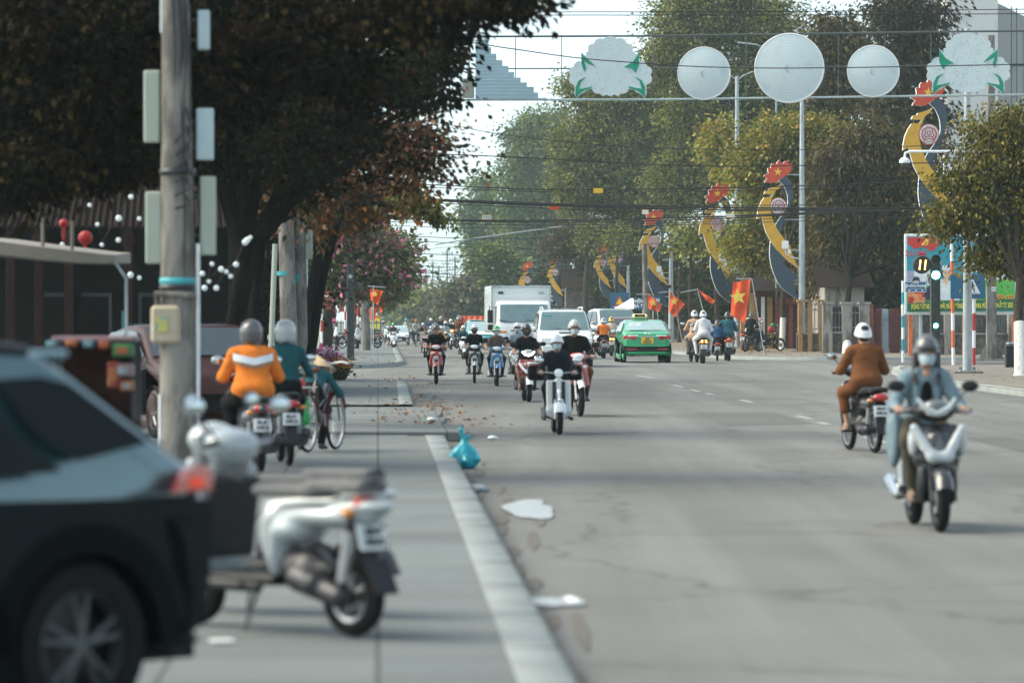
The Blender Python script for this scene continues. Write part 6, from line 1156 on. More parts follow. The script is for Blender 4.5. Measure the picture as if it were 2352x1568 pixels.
# --- teal and white hatchback
HT = dict(L=3.8, W=1.68, H=1.53, belt=1.0, wr=.29, zb=.24, top=HATCH, axles=(1.2, -1.2), round=.16, tumble=.2, pal=dict(body='p_teal', glass='glass_dark', ws='glass_sky', mirror='p_teal'), side_windows=[[(-1.5, 1.04), (-1.4, 1.38), (-.6, 1.45), (-.6, 1.03)], [(-.5, 1.03), (-.5, 1.45), (.2, 1.4), (.85, 1.03)]], ws=((.27, 1.45), (.97, 1.04)), seams=(-.55, .9), mirror_x=.65,
    bits=[('headlamp', 1.76, .58, .78, .2, .36, .16, 'lamp_white', .3), ('grille', 1.86, 0, .56, .06, .95, .16, 'black_plastic', 0), ('grille_surround', 1.88, 0, .66, .05, 1.0, .03, 'chrome', 0), ('grille_badge', 1.87, 0, .76, .04, .13, .08, 'chrome', 0), ('number_plate', 1.9, 0, .44, .02, .44, .1, 'plate_white', 0), ('fog_lamp', 1.85, .62, .42, .05, .12, .08, 'lamp_white', 0)])
ht, hw = oncoming(1106, 812, 735, HT, 'hatchback', 'turquoise oncoming hatchback with white bonnet edge, just left of the truck', 'car', 2)
mb = MB(); screen(mb, hw, (1.05, 1.02), (1.72, .85), 'p_white', fr=.85); mb.build('bonnet', ht); mb = MB(); mb.box((-.4, 0, 1.535), (1.3, 1.15, .03), 'p_white', ch=.012); mb.build('roof_panel', ht)
mb = MB(); [mb.box((.42, -.35 - .07 * i, 1.36), (.01, .05, .05), 'tape_cyan', rot=(0, .6, 0)) for i in range(4)]; mb.build('window_sticker', ht)
import copy
def var(spec, **pal):
    s_ = dict(spec); s_['pal'] = dict(spec['pal'], **pal); return s_
oncoming(1062, 795, 741, var(HT, body='p_white', mirror='p_white'), 'hatchback', 'small white car behind and left of the turquoise hatchback', 'car', 5)
oncoming(915, 792, 748, var(HT, body='p_white', mirror='p_white', ws='glass_sky'), 'minivan', 'white car with large windscreen at the far left, behind the green-helmeted rider', 'car', 0)
oncoming(1000, 775, 741, var(HT, body='p_silver'), 'hatchback', 'far silver car under the orange-red banner in the distance', 'car', 0)
# --- white pickup facing us
PK = [(-2.5, .6), (-2.5, 1.02), (-.95, 1.05), (-.9, 1.15), (-.75, 1.72), (-.2, 1.78), (.5, 1.74), (1.15, 1.15), (1.7, 1.1), (2.3, 1.0), (2.45, .8), (2.45, .6)]
PS = dict(L=5.0, W=1.82, H=1.78, belt=1.12, wr=.36, zb=.36, top=PK, axles=(1.55, -1.5), round=.13, tumble=.2, pal=dict(body='p_white', glass='glass_dark', ws='glass_clear', mirror='p_silver'), side_windows=[[(-.7, 1.18), (-.62, 1.62), (-.05, 1.68), (-.05, 1.17)], [(.03, 1.17), (.03, 1.68), (.45, 1.66), (.98, 1.17)]], ws=((.52, 1.71), (1.12, 1.17)), seams=(-.02, 1.05), mirror_x=.85,
    bits=[('headlamp', 2.38, .68, .92, .14, .34, .2, 'lamp_white', .1), ('grille', 2.43, 0, .9, .08, .85, .22, 'dark_metal', 0), ('number_plate', 2.5, 0, .62, .02, .46, .11, 'plate_white', 0), ('bumper', 2.45, 0, .58, .1, 1.6, .18, 'p_silver', 0)])
oncoming(1408, 812, 708, PS, 'pickup_truck', 'white pickup facing the road at right, mostly hidden behind the dark red car', 'pickup', 14)
# --- dark red car with open white bonnet/windscreen streak, behind the taxi
RS = var(SV, body='p_red', ws='glass_dark', mirror='black_plastic', glass='glass_dark'); RS['top'] = SUVT
p = G(1437, 819); rc, hw = car('parked_car', 'dark red car with dark windscreen, partly hidden between the taxi and the orange-shirted rider', 'car', p + Vector((.2, 4, 0)), R(-113), dict(RS, H=1.85), (819 - 728) * p.y / F / 1.85)
mb = MB(); screen(mb, hw, (1.2, 1.18), (2.1, 1.05), 'p_white', fr=.8, out=.02); mb.build('bonnet', rc)
# --- box truck
p = G(1205, 826); k = p.y / F; tt = thing('box_truck', 'white box truck with ribbed cargo box and teal-tinted windscreen, oncoming', 'truck', p, rd + math.pi + R(1.5) , None, 1); s_ = k
Wc, Wb = 128 * k, 137 * k; zt = 1.6 + (732 - 655) * k; zc = 1.6 + (732 - 690) * k; Lb = 5.2
mb = MB(); mb.box((-.6 - 1.75 - Lb / 2, 0, (zt + 1.05) / 2), (Lb, Wb, zt - 1.05), 'p_white', ch=.04); cb = mb.build('cargo_box', tt)
mb = MB()
for i in range(26):
    z = 1.12 + i * (zt - 1.3) / 26
    for sg in (1, -1): mb.box((-2.35 - Lb / 2, sg * Wb / 2, z), (Lb - .2, .04, .045), 'p_white', ch=.012)
for i in range(7): mb.box((-2.34, 0, zc + .12 + i * .065), (.03, Wb - .16, .03), 'p_white', ch=.01)
mb.build('ribbing', cb)
mb = MB(); mb.box((-2.33, 0, zt - .03), (.1, Wb + .04, .07), 'galv', ch=.01); [mb.box((-2.33, sg * Wb / 2, (zt + 1.1) / 2), (.08, .06, zt - 1.1), 'galv', ch=.01) for sg in (1, -1)]; mb.build('box_frame', cb)
for y_ in (.8, -.8): mb = MB(); mb.box((-2.31, y_, zt - .28), (.05, .2, .09), 'dark_metal' if y_ < 0 else 'galv', ch=.01); mb.build('marker_lamp', cb)
cabo = [(-2.2, .55), (-2.2, zc - .06), (-1.9, zc), (-.9, zc), (-.55, zc - .12), (-.1, 1.42), (0, 1.3), (.02, .75), (-.05, .42), (-.35, .4), (-.45, .75), (-.75, .95), (-1.1, .95), (-1.4, .75), (-1.5, .5)]
def hwc(x, z): return Wc / 2 * (1 - .04 * max(0, (z - 1.4)) / (zc - 1.4))
shell(cabo, hwc, 'p_white', .1).build('cab', tt, ang=38)
mb = MB(); screen(mb, hwc, (-.53, zc - .17), (-.1, 1.47), 'glass_clear', fr=.88, bow=.05); mb.build('windscreen', tt); mb = MB(); screen(mb, hwc, (-.535, zc - .165), (-.43, zc - .34), 'glass_teal', fr=.88, out=.02, bow=.05); mb.build('sun_strip', tt)
for sg in (1, -1):
    mb = MB(); slab(mb, [(x, sg * (hwc(x, z) + .002), z) for x, z in ((-.25, 1.45), (-.65, zc - .2), (-1.5, zc - .2), (-1.5, 1.4))], Vector((0, sg * .006, 0)), 'glass_dark'); mb.build('side_window', tt)
    mb = MB(); mb.tube([(-.15, sg * Wc / 2, zc - .3), (.25, sg * (Wc / 2 + .3), zc - .25), (.25, sg * (Wc / 2 + .3), 1.25), (0, sg * Wc / 2, 1.15)], .015, 'black_plastic', n=6); mb.box((.25, sg * (Wc / 2 + .27), zc - .62), (.07, .22, .5), 'black_plastic', ch=.03); mb.box((.25, sg * (Wc / 2 + .27), zc - 1.05), (.07, .2, .22), 'black_plastic', ch=.03); o = mb.build('wing_mirror', tt)
    mb = MB(); mb.box((0, sg * Wc * .4, .92), (.08, Wc * .16, .22), 'lamp_white', ch=.02); o = mb.build('headlamp', tt); mb = MB(); mb.box((0, sg * Wc * .4, 1.09), (.08, Wc * .16, .09), 'lamp_orange', ch=.02); mb.build('indicator', o)
    mb = MB(); [mb.lathe([(0, 0), (.08, 0)], 'tape_cyan', o=(-.48 + .006, .72 - i * .18, zc - .36), axis='x', n=12) for i in (0, 1)] if sg > 0 else None
    if mb.v: mb.build('window_sticker', tt)
    for x, r_ in ((-1.0, .38), (-5.9, .38)): wheel_part(tt, (x, sg * (Wc / 2 - .14), .38), .38, .24, sg, 6, 'galv')
mb = MB(); mb.box((.02, 0, .95), (.06, Wc * .56, .14), 'galv', ch=.01); mb.box((.03, 0, 1.15), (.05, Wc * .5, .03), 'black_plastic'); mb.build('grille', tt); mb = MB(); mb.box((.03, 0, .55), (.12, Wc * .98, .22), 'p_white', ch=.03); mb.build('bumper', tt); mb = MB(); mb.box((.1, 0, .56), (.02, .5, .12), 'plate_white'); mb.build('number_plate', tt)
for sg in (.25, -.25): mb = MB(); mb.tube([(-.08, sg * Wc, 1.47), (-.12, sg * Wc - .5, 1.56)], .012, 'black_plastic', n=5); mb.build('wiper', tt)
mb = MB(); mb.box((-4.2, 0, .85), (6.5, .7, .3), 'under'); mb.box((-4.2, 0, .5), (.3, 1.6, .3), 'under'); mb.build('chassis', tt, smooth=False)
# --- red-brown vehicle parked behind the near pole
BR = var(SV, body='p_brown_red', ws='glass_dark', glass='glass_dark', mirror='black_plastic'); d = 49.0
BR['top'] = SEDAN; BR['H'] = 1.475; BR['belt'] = 1.0; BR['L'] = 4.4; BR.update(axles=(1.35, -1.3), ws=((.42, 1.41), (1.05, 1.05)), rw=((-.92, 1.39), (-1.56, 1.09)), side_windows=[[(-1.4, 1.08), (-.9, 1.36), (-.25, 1.4), (-.25, 1.06)], [(-.2, 1.06), (-.2, 1.4), (.3, 1.37), (.95, 1.06)]], bits=[], wr=.3, zb=.24)
car('parked_car', 'red-brown glossy car parked on the left pavement behind the near pole and the rider', 'car', Vector(((430 - CX) * d / F, d, .13)), R(-68), BR, .95)
# far orange truck
d = 560.0; k = d / F; t = thing('far_truck', 'distant orange-red truck or banner over the road, small in the haze', 'truck', ((988 - CX) * k, d, 0)); mb = MB(); mb.box((0, 2, 1.6 + .1), (52 * k, 5, 18 * k + 1), 'sign_back', ch=.1); mb.build('cargo_box', t); mb = MB(); mb.box((0, 2, .6), (2.2, 5, .8), 'under'); mb.build('chassis', t)
# --- near parked crossover at the left edge
NC = [(-.72, .32), (-.86, .5), (-.97, .93), (-.9, 1.02), (-.72, 1.06), (-.08, 1.42), (.06, 1.50), (.7, 1.53), (1.5, 1.52), (2.1, 1.44), (2.9, 1.05), (3.6, .92), (3.75, .7), (3.8, .4)]
NC = [(-.45 + (x + .45) * .6 if x < -.45 else x, z) for x, z in NC]
M('alloy_dark', (.1, .105, .1), .5, .6); M('p_lower_shade', (.004, .008, .009), .55, var=.2, spec=.12)  # lower body paint darkened to stand for shade
M('p_near', (.065, .135, .15), .22, .4, var=.04, coat=1)
def near_car():
    k = 14.9 / F; s0 = 1.0; t = thing('parked_car', 'blue-grey crossover parked at the left edge, its tail with a red lamp towards the scooter', 'car', (0, 0, 0), 0)
    W = 1.8; L = 4.8; cx_ = 1.4
    def hw(x, z):
        e = max(0, (-.3 - x) / .45); b = W / 2 * (1 - .12 * e * e); e2 = max(0, (x - 2.6) / 1.2); b *= 1 - .12 * e2 * e2
        if z > .98: b *= 1 - .2 * (z - .98) / .5
        return b
    out_ = NC + [(3.5, .2)] + arch_pts(2.7, .41, .2) + arch_pts(0, .41, .2) + [(-.55, .27), (-.8, .3)]
    mb = shell(out_, hw, 'p_near', .14); kl = mb.k('p_lower_shade')
    for i, f_ in enumerate(mb.f):
        if len(f_) < 8 and sum(mb.v[q][2] for q in f_) / len(f_) < .9: mb.m[i] = kl
    nf, nm = [], []
    for f_, m_ in zip(mb.f, mb.m):
        if len(f_) < 8: nf.append(f_); nm.append(m_); continue
        for up in (1, 0):                       # split along the belt; the lower half has its shade in the colour
            o = []
            for a, b in zip(f_, f_[1:] + f_[:1]):
                za, zb = mb.v[a][2], mb.v[b][2]
                if (za >= .9) == bool(up): o.append(a)
                if (za >= .9) != (zb >= .9): u = (.9 - za) / (zb - za); mb.v.append(tuple(Vector(mb.v[a]).lerp(Vector(mb.v[b]), u))); o.append(len(mb.v) - 1)
            nf.append(tuple(o)); nm.append(0 if up else kl)
    mb.f, mb.m = nf, nm
    mb.build('body', t, ang=38)
    for sg in (1, -1):
        mb = MB(); slab(mb, [(x, sg * (hw(x, z) + .003), z) for x, z in [(-.74, .6), (-.7, .4), (-.5, .3)] + arch_pts(0, .41, .25, True) + [(2.2, .25)] + arch_pts(2.7, .41, .25, True) + [(3.5, .3), (3.5, .8), (2.6, .9), (.6, .92), (-.3, .9), (-.76, .88)]], Vector((0, sg * .004, 0)), 'p_lower_shade'); mb.build('lower_shade_panel', t, ang=60)  # dark slab over the lower side, shade put into its colour
    # dark lower cladding
    lo = [(-1.0, .34), (-1.03, .55), (-1.0, .78), (-.75, .82), (-.5, .8), (-.44, .55), (-.42, .3)]
    mb = shell([(-.64, .36), (-.71, .55), (-.75, .7), (-.74, .84), (-.6, .86), (-.4, .84), (-.42, .7), (-.46, .5), (-.5, .3)], lambda x, z: hw(x, z) + .012, 'dust_black', .1); mb.build('rear_bumper', t, ang=40)
    for cxx in (0, 2.7):
        for sg in (1, -1):
            o = wheel_part(t, (cxx, sg * .78, .335), .335, .22, sg, 5, 'alloy_dark', dbl=True)
            mb = MB(); a = [(cxx + r_ * math.cos(R(q)), .32 + r_ * math.sin(R(q))) for r_, rg in ((.5, range(0, 181, 15)), (.385, range(180, -1, -15))) for q in rg]; n_ = len(a) // 2
            vs = [(x, sg * (hw(x, z) + .014), z) for x, z in a] ; m = len(vs); fs = [(i, i + 1, m - 2 - i, m - 1 - i) for i in range(n_ - 1)]; vs2 = [(x, y - sg * .03, z) for x, y, z in vs]; mb.add(vs, fs, 'dust_black'); mb.add(vs + vs2, [(i, (i + 1) % m, (i + 1) % m + m, i + m) for i in range(m)], 'dust_black'); mb.build('arch_cladding', t, ang=60)
    for sg in (1, -1):
        mb = MB(); slab(mb, [(x, sg * (hw(x, z) + .004), z) for x, z in ((.35, .22), (2.35, .22), (2.3, .52), (.42, .52))], Vector((0, sg * .01, 0)), 'dust_black'); mb.build('sill_cladding', t, ang=60)
        mb = MB(); slab(mb, [(x, sg * (hw(x, z) + .003), z) for x, z in ((-.36, 1.12), (-.02, 1.36), (.12, 1.39), (.35, 1.38), (.2, 1.16), (.02, 1.06))], Vector((0, sg * .006, 0)), 'glass_near'); mb.build('quarter_window', t, ang=60)
        mb = MB(); slab(mb, [(x, sg * (hw(x, z) + .003), z) for x, z in ((.12, 1.02), (.3, 1.16), (.45, 1.38), (1.15, 1.42), (1.15, .99))], Vector((0, sg * .006, 0)), 'glass_near'); mb.build('rear_door_window', t, ang=60)
        mb = MB(); slab(mb, [(x, sg * (hw(x, z) + .003), z) for x, z in ((1.25, .99), (1.25, 1.42), (1.95, 1.38), (2.6, 1.03))], Vector((0, sg * .006, 0)), 'glass_near'); mb.build('front_door_window', t, ang=60)
        mb = MB(); mb.box((.62, sg * (hw(.6, .86) + .02), .86), (.2, .03, .03), 'p_blue_grey', ch=.01); mb.build('door_handle', t)
        lamp = [(-.44, .92), (-.74, .92), (-.75, 1.0), (-.66, 1.03), (-.54, 1.01)]
        mb = MB(); slab(mb, [(x, sg * (hw(x, z) + .008), z) for x, z in lamp], Vector((0, sg * .014, 0)), 'tail_red'); mb.box((-.77, sg * .6, .95), (.05, .3, .09), 'tail_red', ch=.015); o = mb.build('tail_lamp', t, ang=60); mb = MB(); mb.ball((-.6, sg * (hw(-.6, .92) + .018), .955), (.05, .01, .022), 'tail_lit'); mb.build('lamp_core', o)
        mb = MB(); mb.tube([(x, sg * (hw(x, z) - .06), z + .02) for x, z in ((.1, 1.47), (.4, 1.505), (1.2, 1.52), (1.9, 1.46))], .02, 'dark_metal', n=8); mb.build('roof_rail', t)
    mb = MB(); mb.box((-.0, 0, 1.475), (.3, 1.28, .035), 'p_blue_grey', ch=.015); mb.build('spoiler', t); mb = MB(); screen(mb, hw, (-.1, 1.4), (-.58, 1.08), 'glass_dark', fr=.86); mb.build('rear_window', t)
    mb = MB(); mb.box((-.83, 0, .8), (.02, .5, .12), 'plate_white'); mb.build('number_plate', t); mb = MB(); mb.box((1.4, 0, .4), (4.3, 1.4, .34), 'under'); mb.build('chassis', t, smooth=False)
    return t
t = near_car(); d = 13.75
t.rotation_euler = (0, 0, R(228)); hd = Vector((math.cos(R(228)), math.sin(R(228)), 0)); left = Vector((-hd.y, hd.x, 0))
wc = Vector(((160 - CX) * d / F, d, .0)); t.location = wc - left * .8 * .93 + Vector((0, 0, .13)); t.scale = (.93, .93, .91)
# ================================================================== MOTORBIKES, BICYCLES, PEOPLE
_cache = {}
def emit(parts, t, pal, ridden=False):
    """parts: list of (name, MB, parent index or None, angle)"""
    os_ = []
    for nm, mb, par, ang in parts:
        if ridden and nm == 'side_stand': continue
        os_.append(mb.build(nm, os_[par] if par is not None else t, pal, ang=ang))
    return os_
def mwheel(x, r, w, spoked):
    mb = MB(); rt = w / 2; pr = [(r - 2 * rt * .8, -rt * .7), (r - rt, -rt), (r - rt * .25, -rt * .7), (r, 0), (r - rt * .25, rt * .7), (r - rt, rt), (r - 2 * rt * .8, rt * .7)]; mb.lathe(pr, 'rubber', o=(x, 0, r), axis='y', n=28)
    rm = MB(); ri = r - 2 * rt * .8; rm.lathe([(ri, -rt * .75), (ri - .018, -rt * .6), (ri - .018, rt * .6), (ri, rt * .75)], 'rim', o=(x, 0, r), axis='y', n=28); rm.lathe([(0, -.06), (.04, -.06), (.04, .06), (0, .06)], 'dark_metal', o=(x, 0, r), axis='y', n=12)
    rm.lathe([(.02, -.045), (.095, -.045), (.095, -.04), (.02, -.04)], 'steel', o=(x, 0, r), axis='y', n=18)
    n_ = 18 if spoked else 5
    for i in range(n_):
        a = 2 * math.pi * i / n_; rm.tube([(x + .035 * math.cos(a), 0, r + .035 * math.sin(a)), (x + ri * math.cos(a + .1), 0, r + ri * math.sin(a + .1))], .004 if spoked else .018, 'rim', n=4 if spoked else 6)
    return mb, rm
def bike_parts(style, res):
    key = (style, res)
    if key in _cache: return _cache[key]
    P = []; add = lambda nm, mb, par=None, ang=40: (P.append((nm, mb, par, ang)), len(P) - 1)[1]
    sp = style in ('underbone', 'classic'); r = {'scooter': .25, 'underbone': .29, 'classic': .25, 'vespa': .215}[style]; w_ = {'scooter': .1, 'underbone': .075, 'classic': .1, 'vespa': .1}[style]; fx, rx = .62, -.62
    for x in (fx, rx): a, b = mwheel(x, r, w_, style == 'underbone'); i = add('wheel', a); add('rim', b, i)
    sd = lambda prims, ang=180, nm='x', par=None: add(nm, sdf_mb(prims, res), par, ang)
    # fork
    mb = MB(); [mb.tube([(.36, s_ * .065, .8), (fx, s_ * .065, r)], .02, 'steel' if sp else 'dark_metal', n=8) for s_ in (1, -1)]; add('fork', mb)
    # front mudguard
    a0, a1 = (R(25), R(165)) if style != 'underbone' else (R(40), R(170)); mb = MB(); rr = r + .03; mw = w_ * .75 if style != 'classic' else .1
    vs = []; n_ = 12
    for i in range(n_ + 1):
        a = a0 + (a1 - a0) * i / n_
        for (q, dr) in ((-1, -.045), (-.75, .0), (0, .018), (.75, .0), (1, -.045)): vs.append((fx + (rr + dr) * math.cos(a), q * mw, r + (rr + dr) * math.sin(a)))
    mb.add(vs, [(i * 5 + j, i * 5 + j + 1, i * 5 + j + 6, i * 5 + j + 5) for i in range(n_) for j in range(4)], 'fender'); add('front_mudguard', mb, None, 60)
    # handlebar
    hz = 1.0; hxx = .24
    mb = MB(); mb.tube([(hxx - .06, -.34, hz - .01), (hxx, -.2, hz + .005), (hxx + .08, 0, hz - .02), (hxx, .2, hz + .005), (hxx - .06, .34, hz - .01)], .012, 'steel', n=8); hb = add('handlebar', mb)
    for s_ in (1, -1): mb = MB(); mb.tube([(hxx - .0, s_ * .2, hz + .003), (hxx - .06, s_ * .34, hz - .01)], .018, 'black_plastic', n=10); add('grip', mb, hb); mb = MB(); mb.tube([(hxx + .02, s_ * .17, hz + .0), (hxx + .05, s_ * .2, hz + .0), (hxx + .01, s_ * .33, hz - .01)], .006, 'steel', n=5); add('brake_lever', mb, hb)
    for s_ in (1, -1):
        mb = MB(); mb.tube([(hxx + .01, s_ * .17, hz), (hxx + .06, s_ * .22, hz + .1), (hxx + .05, s_ * .29, hz + .17)], .007, 'dark_metal', n=6); mb.ball((hxx + .05, s_ * .31, hz + .2), (.02, .075, .048), 'mirror_case', 12, 8); i = add('wing_mirror', mb, hb)
        mb = MB(); mb.ball((hxx + .037, s_ * .31, hz + .2), (.012, .066, .04), 'mirror', 12, 8); P.append(('mirror_glass', mb, hb, 60))
    if style == 'scooter':
        sd([ell((.34, 0, .99), (.13, .17, .085), 'dark', k=.04), ell((.4, 0, 1.03), (.08, .1, .06), 'accent', k=.03), cap((.33, .1, 1.0), (.22, .22, 1.0), .045, .025, 'dark'), cap((.33, -.1, 1.0), (.22, -.22, 1.0), .045, .025, 'dark')], nm='handlebar_cover')
        sd([rbx((.42, 0, .72), (.05, .2, .17), 'main', k=.05, rot=(0, -.18, 0), q=.05), rbx((.46, 0, .5), (.045, .15, .17), 'main', k=.06, rot=(0, -.22, 0), q=.04), ell((.5, 0, .72), (.09, .12, .12), 'main', k=.06), ell((.42, .17, .74), (.1, .07, .08), 'main', k=.04), ell((.42, -.17, .74), (.1, .07, .08), 'main', k=.04),
            ell((.45, .12, .38), (.09, .05, .16), 'dark', k=.04), ell((.45, -.12, .38), (.09, .05, .16), 'dark', k=.04)], nm='front_cover')
        mb = MB()
        for s_ in (1, -1): mb.tube([(.5, s_ * .19, .8), (.57, s_ * .13, .7), (.605, s_ * .05, .62), (.61, 0, .6)], [.02, .03, .028, .022], 'lampk', n=8)
        add('headlamp', mb); mb = MB()
        for s_ in (1, -1): mb.tube([(.42, s_ * .13, 1.04), (.46, s_ * .07, .985), (.475, 0, .965)], [.012, .022, .022], 'strip', n=8)
        add('light_strip', mb)
        mb = MB(); mb.prism([(-.07, .62), (.07, .62), (0, .8)], .02, 'accent', plane='yz', o=(.575, 0, 0)); add('nose_panel', mb)
        sd([rbx((.12, 0, .29), (.28, .14, .035), 'dark', k=.03, q=.02), cap((.38, 0, .32), (.4, 0, .75), .09, .1, 'dark', k=.06)], nm='footboard')
        sd([ell((-.35, 0, .6), (.5, .15, .15), 'main', k=.06), ell((-.7, 0, .7), (.26, .1, .08), 'main', k=.06), rbx((-.12, 0, .45), (.12, .13, .17), 'main', k=.07, q=.06)], nm='body_cover')
    elif style == 'underbone':
        sd([ell((.33, 0, 1.0), (.12, .15, .075), 'main', k=.04), cap((.32, .08, 1.0), (.22, .22, 1.0), .04, .025, 'main'), cap((.32, -.08, 1.0), (.22, -.22, 1.0), .04, .025, 'main')], nm='handlebar_cover')
        mb = MB(); mb.ball((.42, 0, 1.0), (.04, .1, .055), 'lampk', 14, 8); add('headlamp', mb)
        sd([rbx((.38, .11, .7), (.03, .055, .2), 'main', k=.05, rot=(0, -.2, .25), q=.03), rbx((.38, -.11, .7), (.03, .055, .2), 'main', k=.05, rot=(0, -.2, -.25), q=.03), ell((.42, 0, .8), (.08, .1, .1), 'main', k=.06), ell((.36, .15, .5), (.06, .035, .16), 'dark', k=.05), ell((.36, -.15, .5), (.06, .035, .16), 'dark', k=.05), ell((.46, 0, .72), (.05, .06, .07), 'accent', k=.02)], nm='leg_shield')
        for s_ in (1, -1): mb = MB(); mb.ball((.45, s_ * .1, .83), (.03, .05, .03), 'accent', 10, 6); add('indicator', mb)
        sd([cap((.3, 0, .62), (-.05, 0, .5), .07, .07, 'dark', k=.05), ell((-.35, 0, .62), (.42, .12, .1), 'main', k=.06), ell((-.72, 0, .7), (.22, .09, .06), 'main', k=.05), ell((.0, 0, .36), (.17, .11, .11), 'engine', k=.03)], nm='body_cover')
    else:
        sd([cap((.32, 0, .86), (.36, 0, .98), .045, .05, 'main'), ell((.38, 0, .99), (.075, .085, .075), 'dark', k=.03)], nm='headstock')
        mb = MB(); mb.lathe([(0, .05), (.06, .045), (.072, .02), (.072, -.02)], 'lampk', o=(.41, 0, .99), axis='x', n=18); add('headlamp', mb)
        wdt = .2
        sd([rbx((.4, 0, .62), (.03, wdt, .26), 'main', k=.06, rot=(0, -.13, 0), q=.028), ell((.44, 0, .36), (.06, .2, .12), 'main', k=.06), cap((.41, 0, .88), (.44, 0, .4), .05, .06, 'main', k=.06)], nm='leg_shield')
        mb = MB()
        for s_ in (.075, -.075): mb.prism([(s_ - .032, .5), (s_ + .032, .5), (s_ + .028, .86), (s_ - .028, .86)], .012, 'dark', plane='yz', o=(.485, 0, 0))
        mb.v = [(x - (z - .5) * .13, y, z) for x, y, z in mb.v]; add('stripe', mb); mb = MB(); mb.box((.5, 0, .64), (.03, .05, .2), 'chrome', ch=.01, rot=(0, -.13, 0)); add('horn_cover', mb)
        sd([rbx((.12, 0, .28), (.28, .15, .03), 'dark', k=.03, q=.02)], nm='footboard')
        if style == 'vespa':
            sd([ell((-.42, 0, .63), (.4, .13, .07), 'main', k=.05), ell((-.68, 0, .69), (.22, .1, .05), 'main', k=.05), ell((-.1, 0, .44), (.07, .13, .2), 'main', k=.06), ell((-.2, 0, .55), (.16, .14, .08), 'main', k=.06)], nm='body_cover'); sd([ell((.34, 0, .98), (.13, .17, .1), 'main', k=.04), ell((.36, 0, .86), (.1, .11, .1), 'dark2', k=.04)], nm='handlebar_cover'); sd([rbx((.33, 0, .6), (.02, .17, .22), 'dark', k=.03, rot=(0, -.13, 0), q=.02)], nm='inner_shield')
        else: sd([ell((-.38, .05, .52), (.42, .16, .2), 'main', k=.08), ell((-.38, -.05, .52), (.42, .16, .2), 'main', k=.08), ell((-.68, 0, .62), (.25, .12, .1), 'main', k=.06), rbx((-.1, 0, .5), (.08, .13, .18), 'main', k=.06, q=.05)], nm='body_cover')
        mb = MB(); mb.ball((fx + .1, 0, 2 * r + .06), (.04, .035, .04), 'chrome', 10, 8); mb.tube([(fx + .24, -.06, r + .14), (fx + .25, .06, r + .14)], .01, 'chrome'); add('mudguard_lamp', mb)
        mb = MB(); [mb.box((.1, s_ * .22, .25), (.5, .05, .06), 'black_plastic', ch=.02) for s_ in (1, -1)]; add('side_step', mb)
    sd([rbx((-.18, 0, .755), (.24, .125, .035), 'seat', k=.05, q=.035), rbx((-.56, 0, .79), (.22, .11, .035), 'seat', k=.05, q=.03)], nm='seat')
    # rear end
    mb = MB(); mb.tube([(-.75, -.11, .76), (-.9, -.08, .81), (-.95, 0, .82), (-.9, .08, .81), (-.75, .11, .76)], .013, 'dark_metal', n=8); add('grab_rail', mb)
    sd([ell((-.88, 0, .7), (.06, .1, .05), 'tail', k=.03)], nm='tail_lamp')
    for s_ in (1, -1): mb = MB(); mb.ball((-.86, s_ * .13, .66), (.035, .04, .025), 'lamp_orange', 10, 6); add('rear_indicator', mb)
    mb = MB(); mb.box((-.86, 0, .5), (.02, .13, .36), 'black_plastic', rot=(0, .45, 0), ch=.006); mb.box((-1.0, 0, .3), (.015, .16, .14), 'black_plastic', rot=(0, .45, 0), ch=.004); rm = add('rear_mudguard', mb)
    mb = MB(); mb.box((-.905, 0, .53), (.012, .19, .14), 'plate_white', rot=(0, .3, 0), ch=.004); pl = add('number_plate', mb, rm)
    m = btext(None, '82-F1', .05, 'letter_black', -.925, 0, .56, bold=.002); m2 = btext(None, '349.12', .05, 'letter_black', -.932, 0, .505, bold=.002); m.add(m2.v, m2.f, 'letter_black'); P.append(('plate_number', m, rm, 40))
    sd([ell((-.3, .0, .33), (.22, .09, .09), 'engine', k=.04), cap((-.3, .09, .3), (-.62, .1, r), .075, .06, 'engine', k=.04), cap((-.05, 0, .36), (-.3, 0, .36), .08, .1, 'engine', k=.04), cap((-.45, .11, .28), (-.45, .13, .28), .07, .06, 'engine', k=.02)], nm='engine')
    mb = MB(); mb.tube([(-.05, -.08, .27), (-.25, -.14, .22), (-.45, -.16, .25)], .018, 'steel', n=8); mb.tube([(-.42, -.17, .26), (-.5, -.17, .27), (-.86, -.17, .38), (-.88, -.17, .385)], [.03, .05, .052, .03], 'exhaust', n=12); add('exhaust_pipe', mb)
    for s_ in (1, -1): mb = MB(); mb.tube([(-.62, s_ * .1, r + .02), (-.7, s_ * .1, .64)], .018, 'dark_metal', n=8); mb.tube([(-.64, s_ * .1, r + .08), (-.69, s_ * .1, .56)], .03, 'spring', n=8); add('shock_absorber', mb)
    mb = MB(); mb.tube([(-.02, -.26, .26), (-.02, .26, .26)], .014, 'rubber'); add('foot_pegs', mb); mb = MB(); mb.tube([(-.02, .12, .25), (-.1, .3, .03)], .011, 'dark_metal'); add('side_stand', mb)
    if style == 'vespa':
        for nm, mb, par, ang in P:
            if nm in ('grab_rail', 'tail_lamp', 'rear_indicator', 'rear_mudguard', 'number_plate', 'plate_number', 'exhaust_pipe'): mb.v = [(x + .15, y, z) for x, y, z in mb.v]
    _cache[key] = P; return P
def bpal(main, accent=None, dark='black_plastic', seat='black_plastic', lampk='lamp_white', strip=None, rim='dark_metal', exhaust='dark_metal', tail='lamp_red', fender=None, engine='dark_metal', spring='steel', mirror_case='black_plastic', step=None):
    return dict(main=main, accent=accent or main, dark=dark, seat=seat, lampk=lampk, strip=strip or lampk, rim=rim, exhaust=exhaust, tail=tail, dark2='b_grey', fender=fender or main, engine=engine, spring=spring, mirror_case=mirror_case)
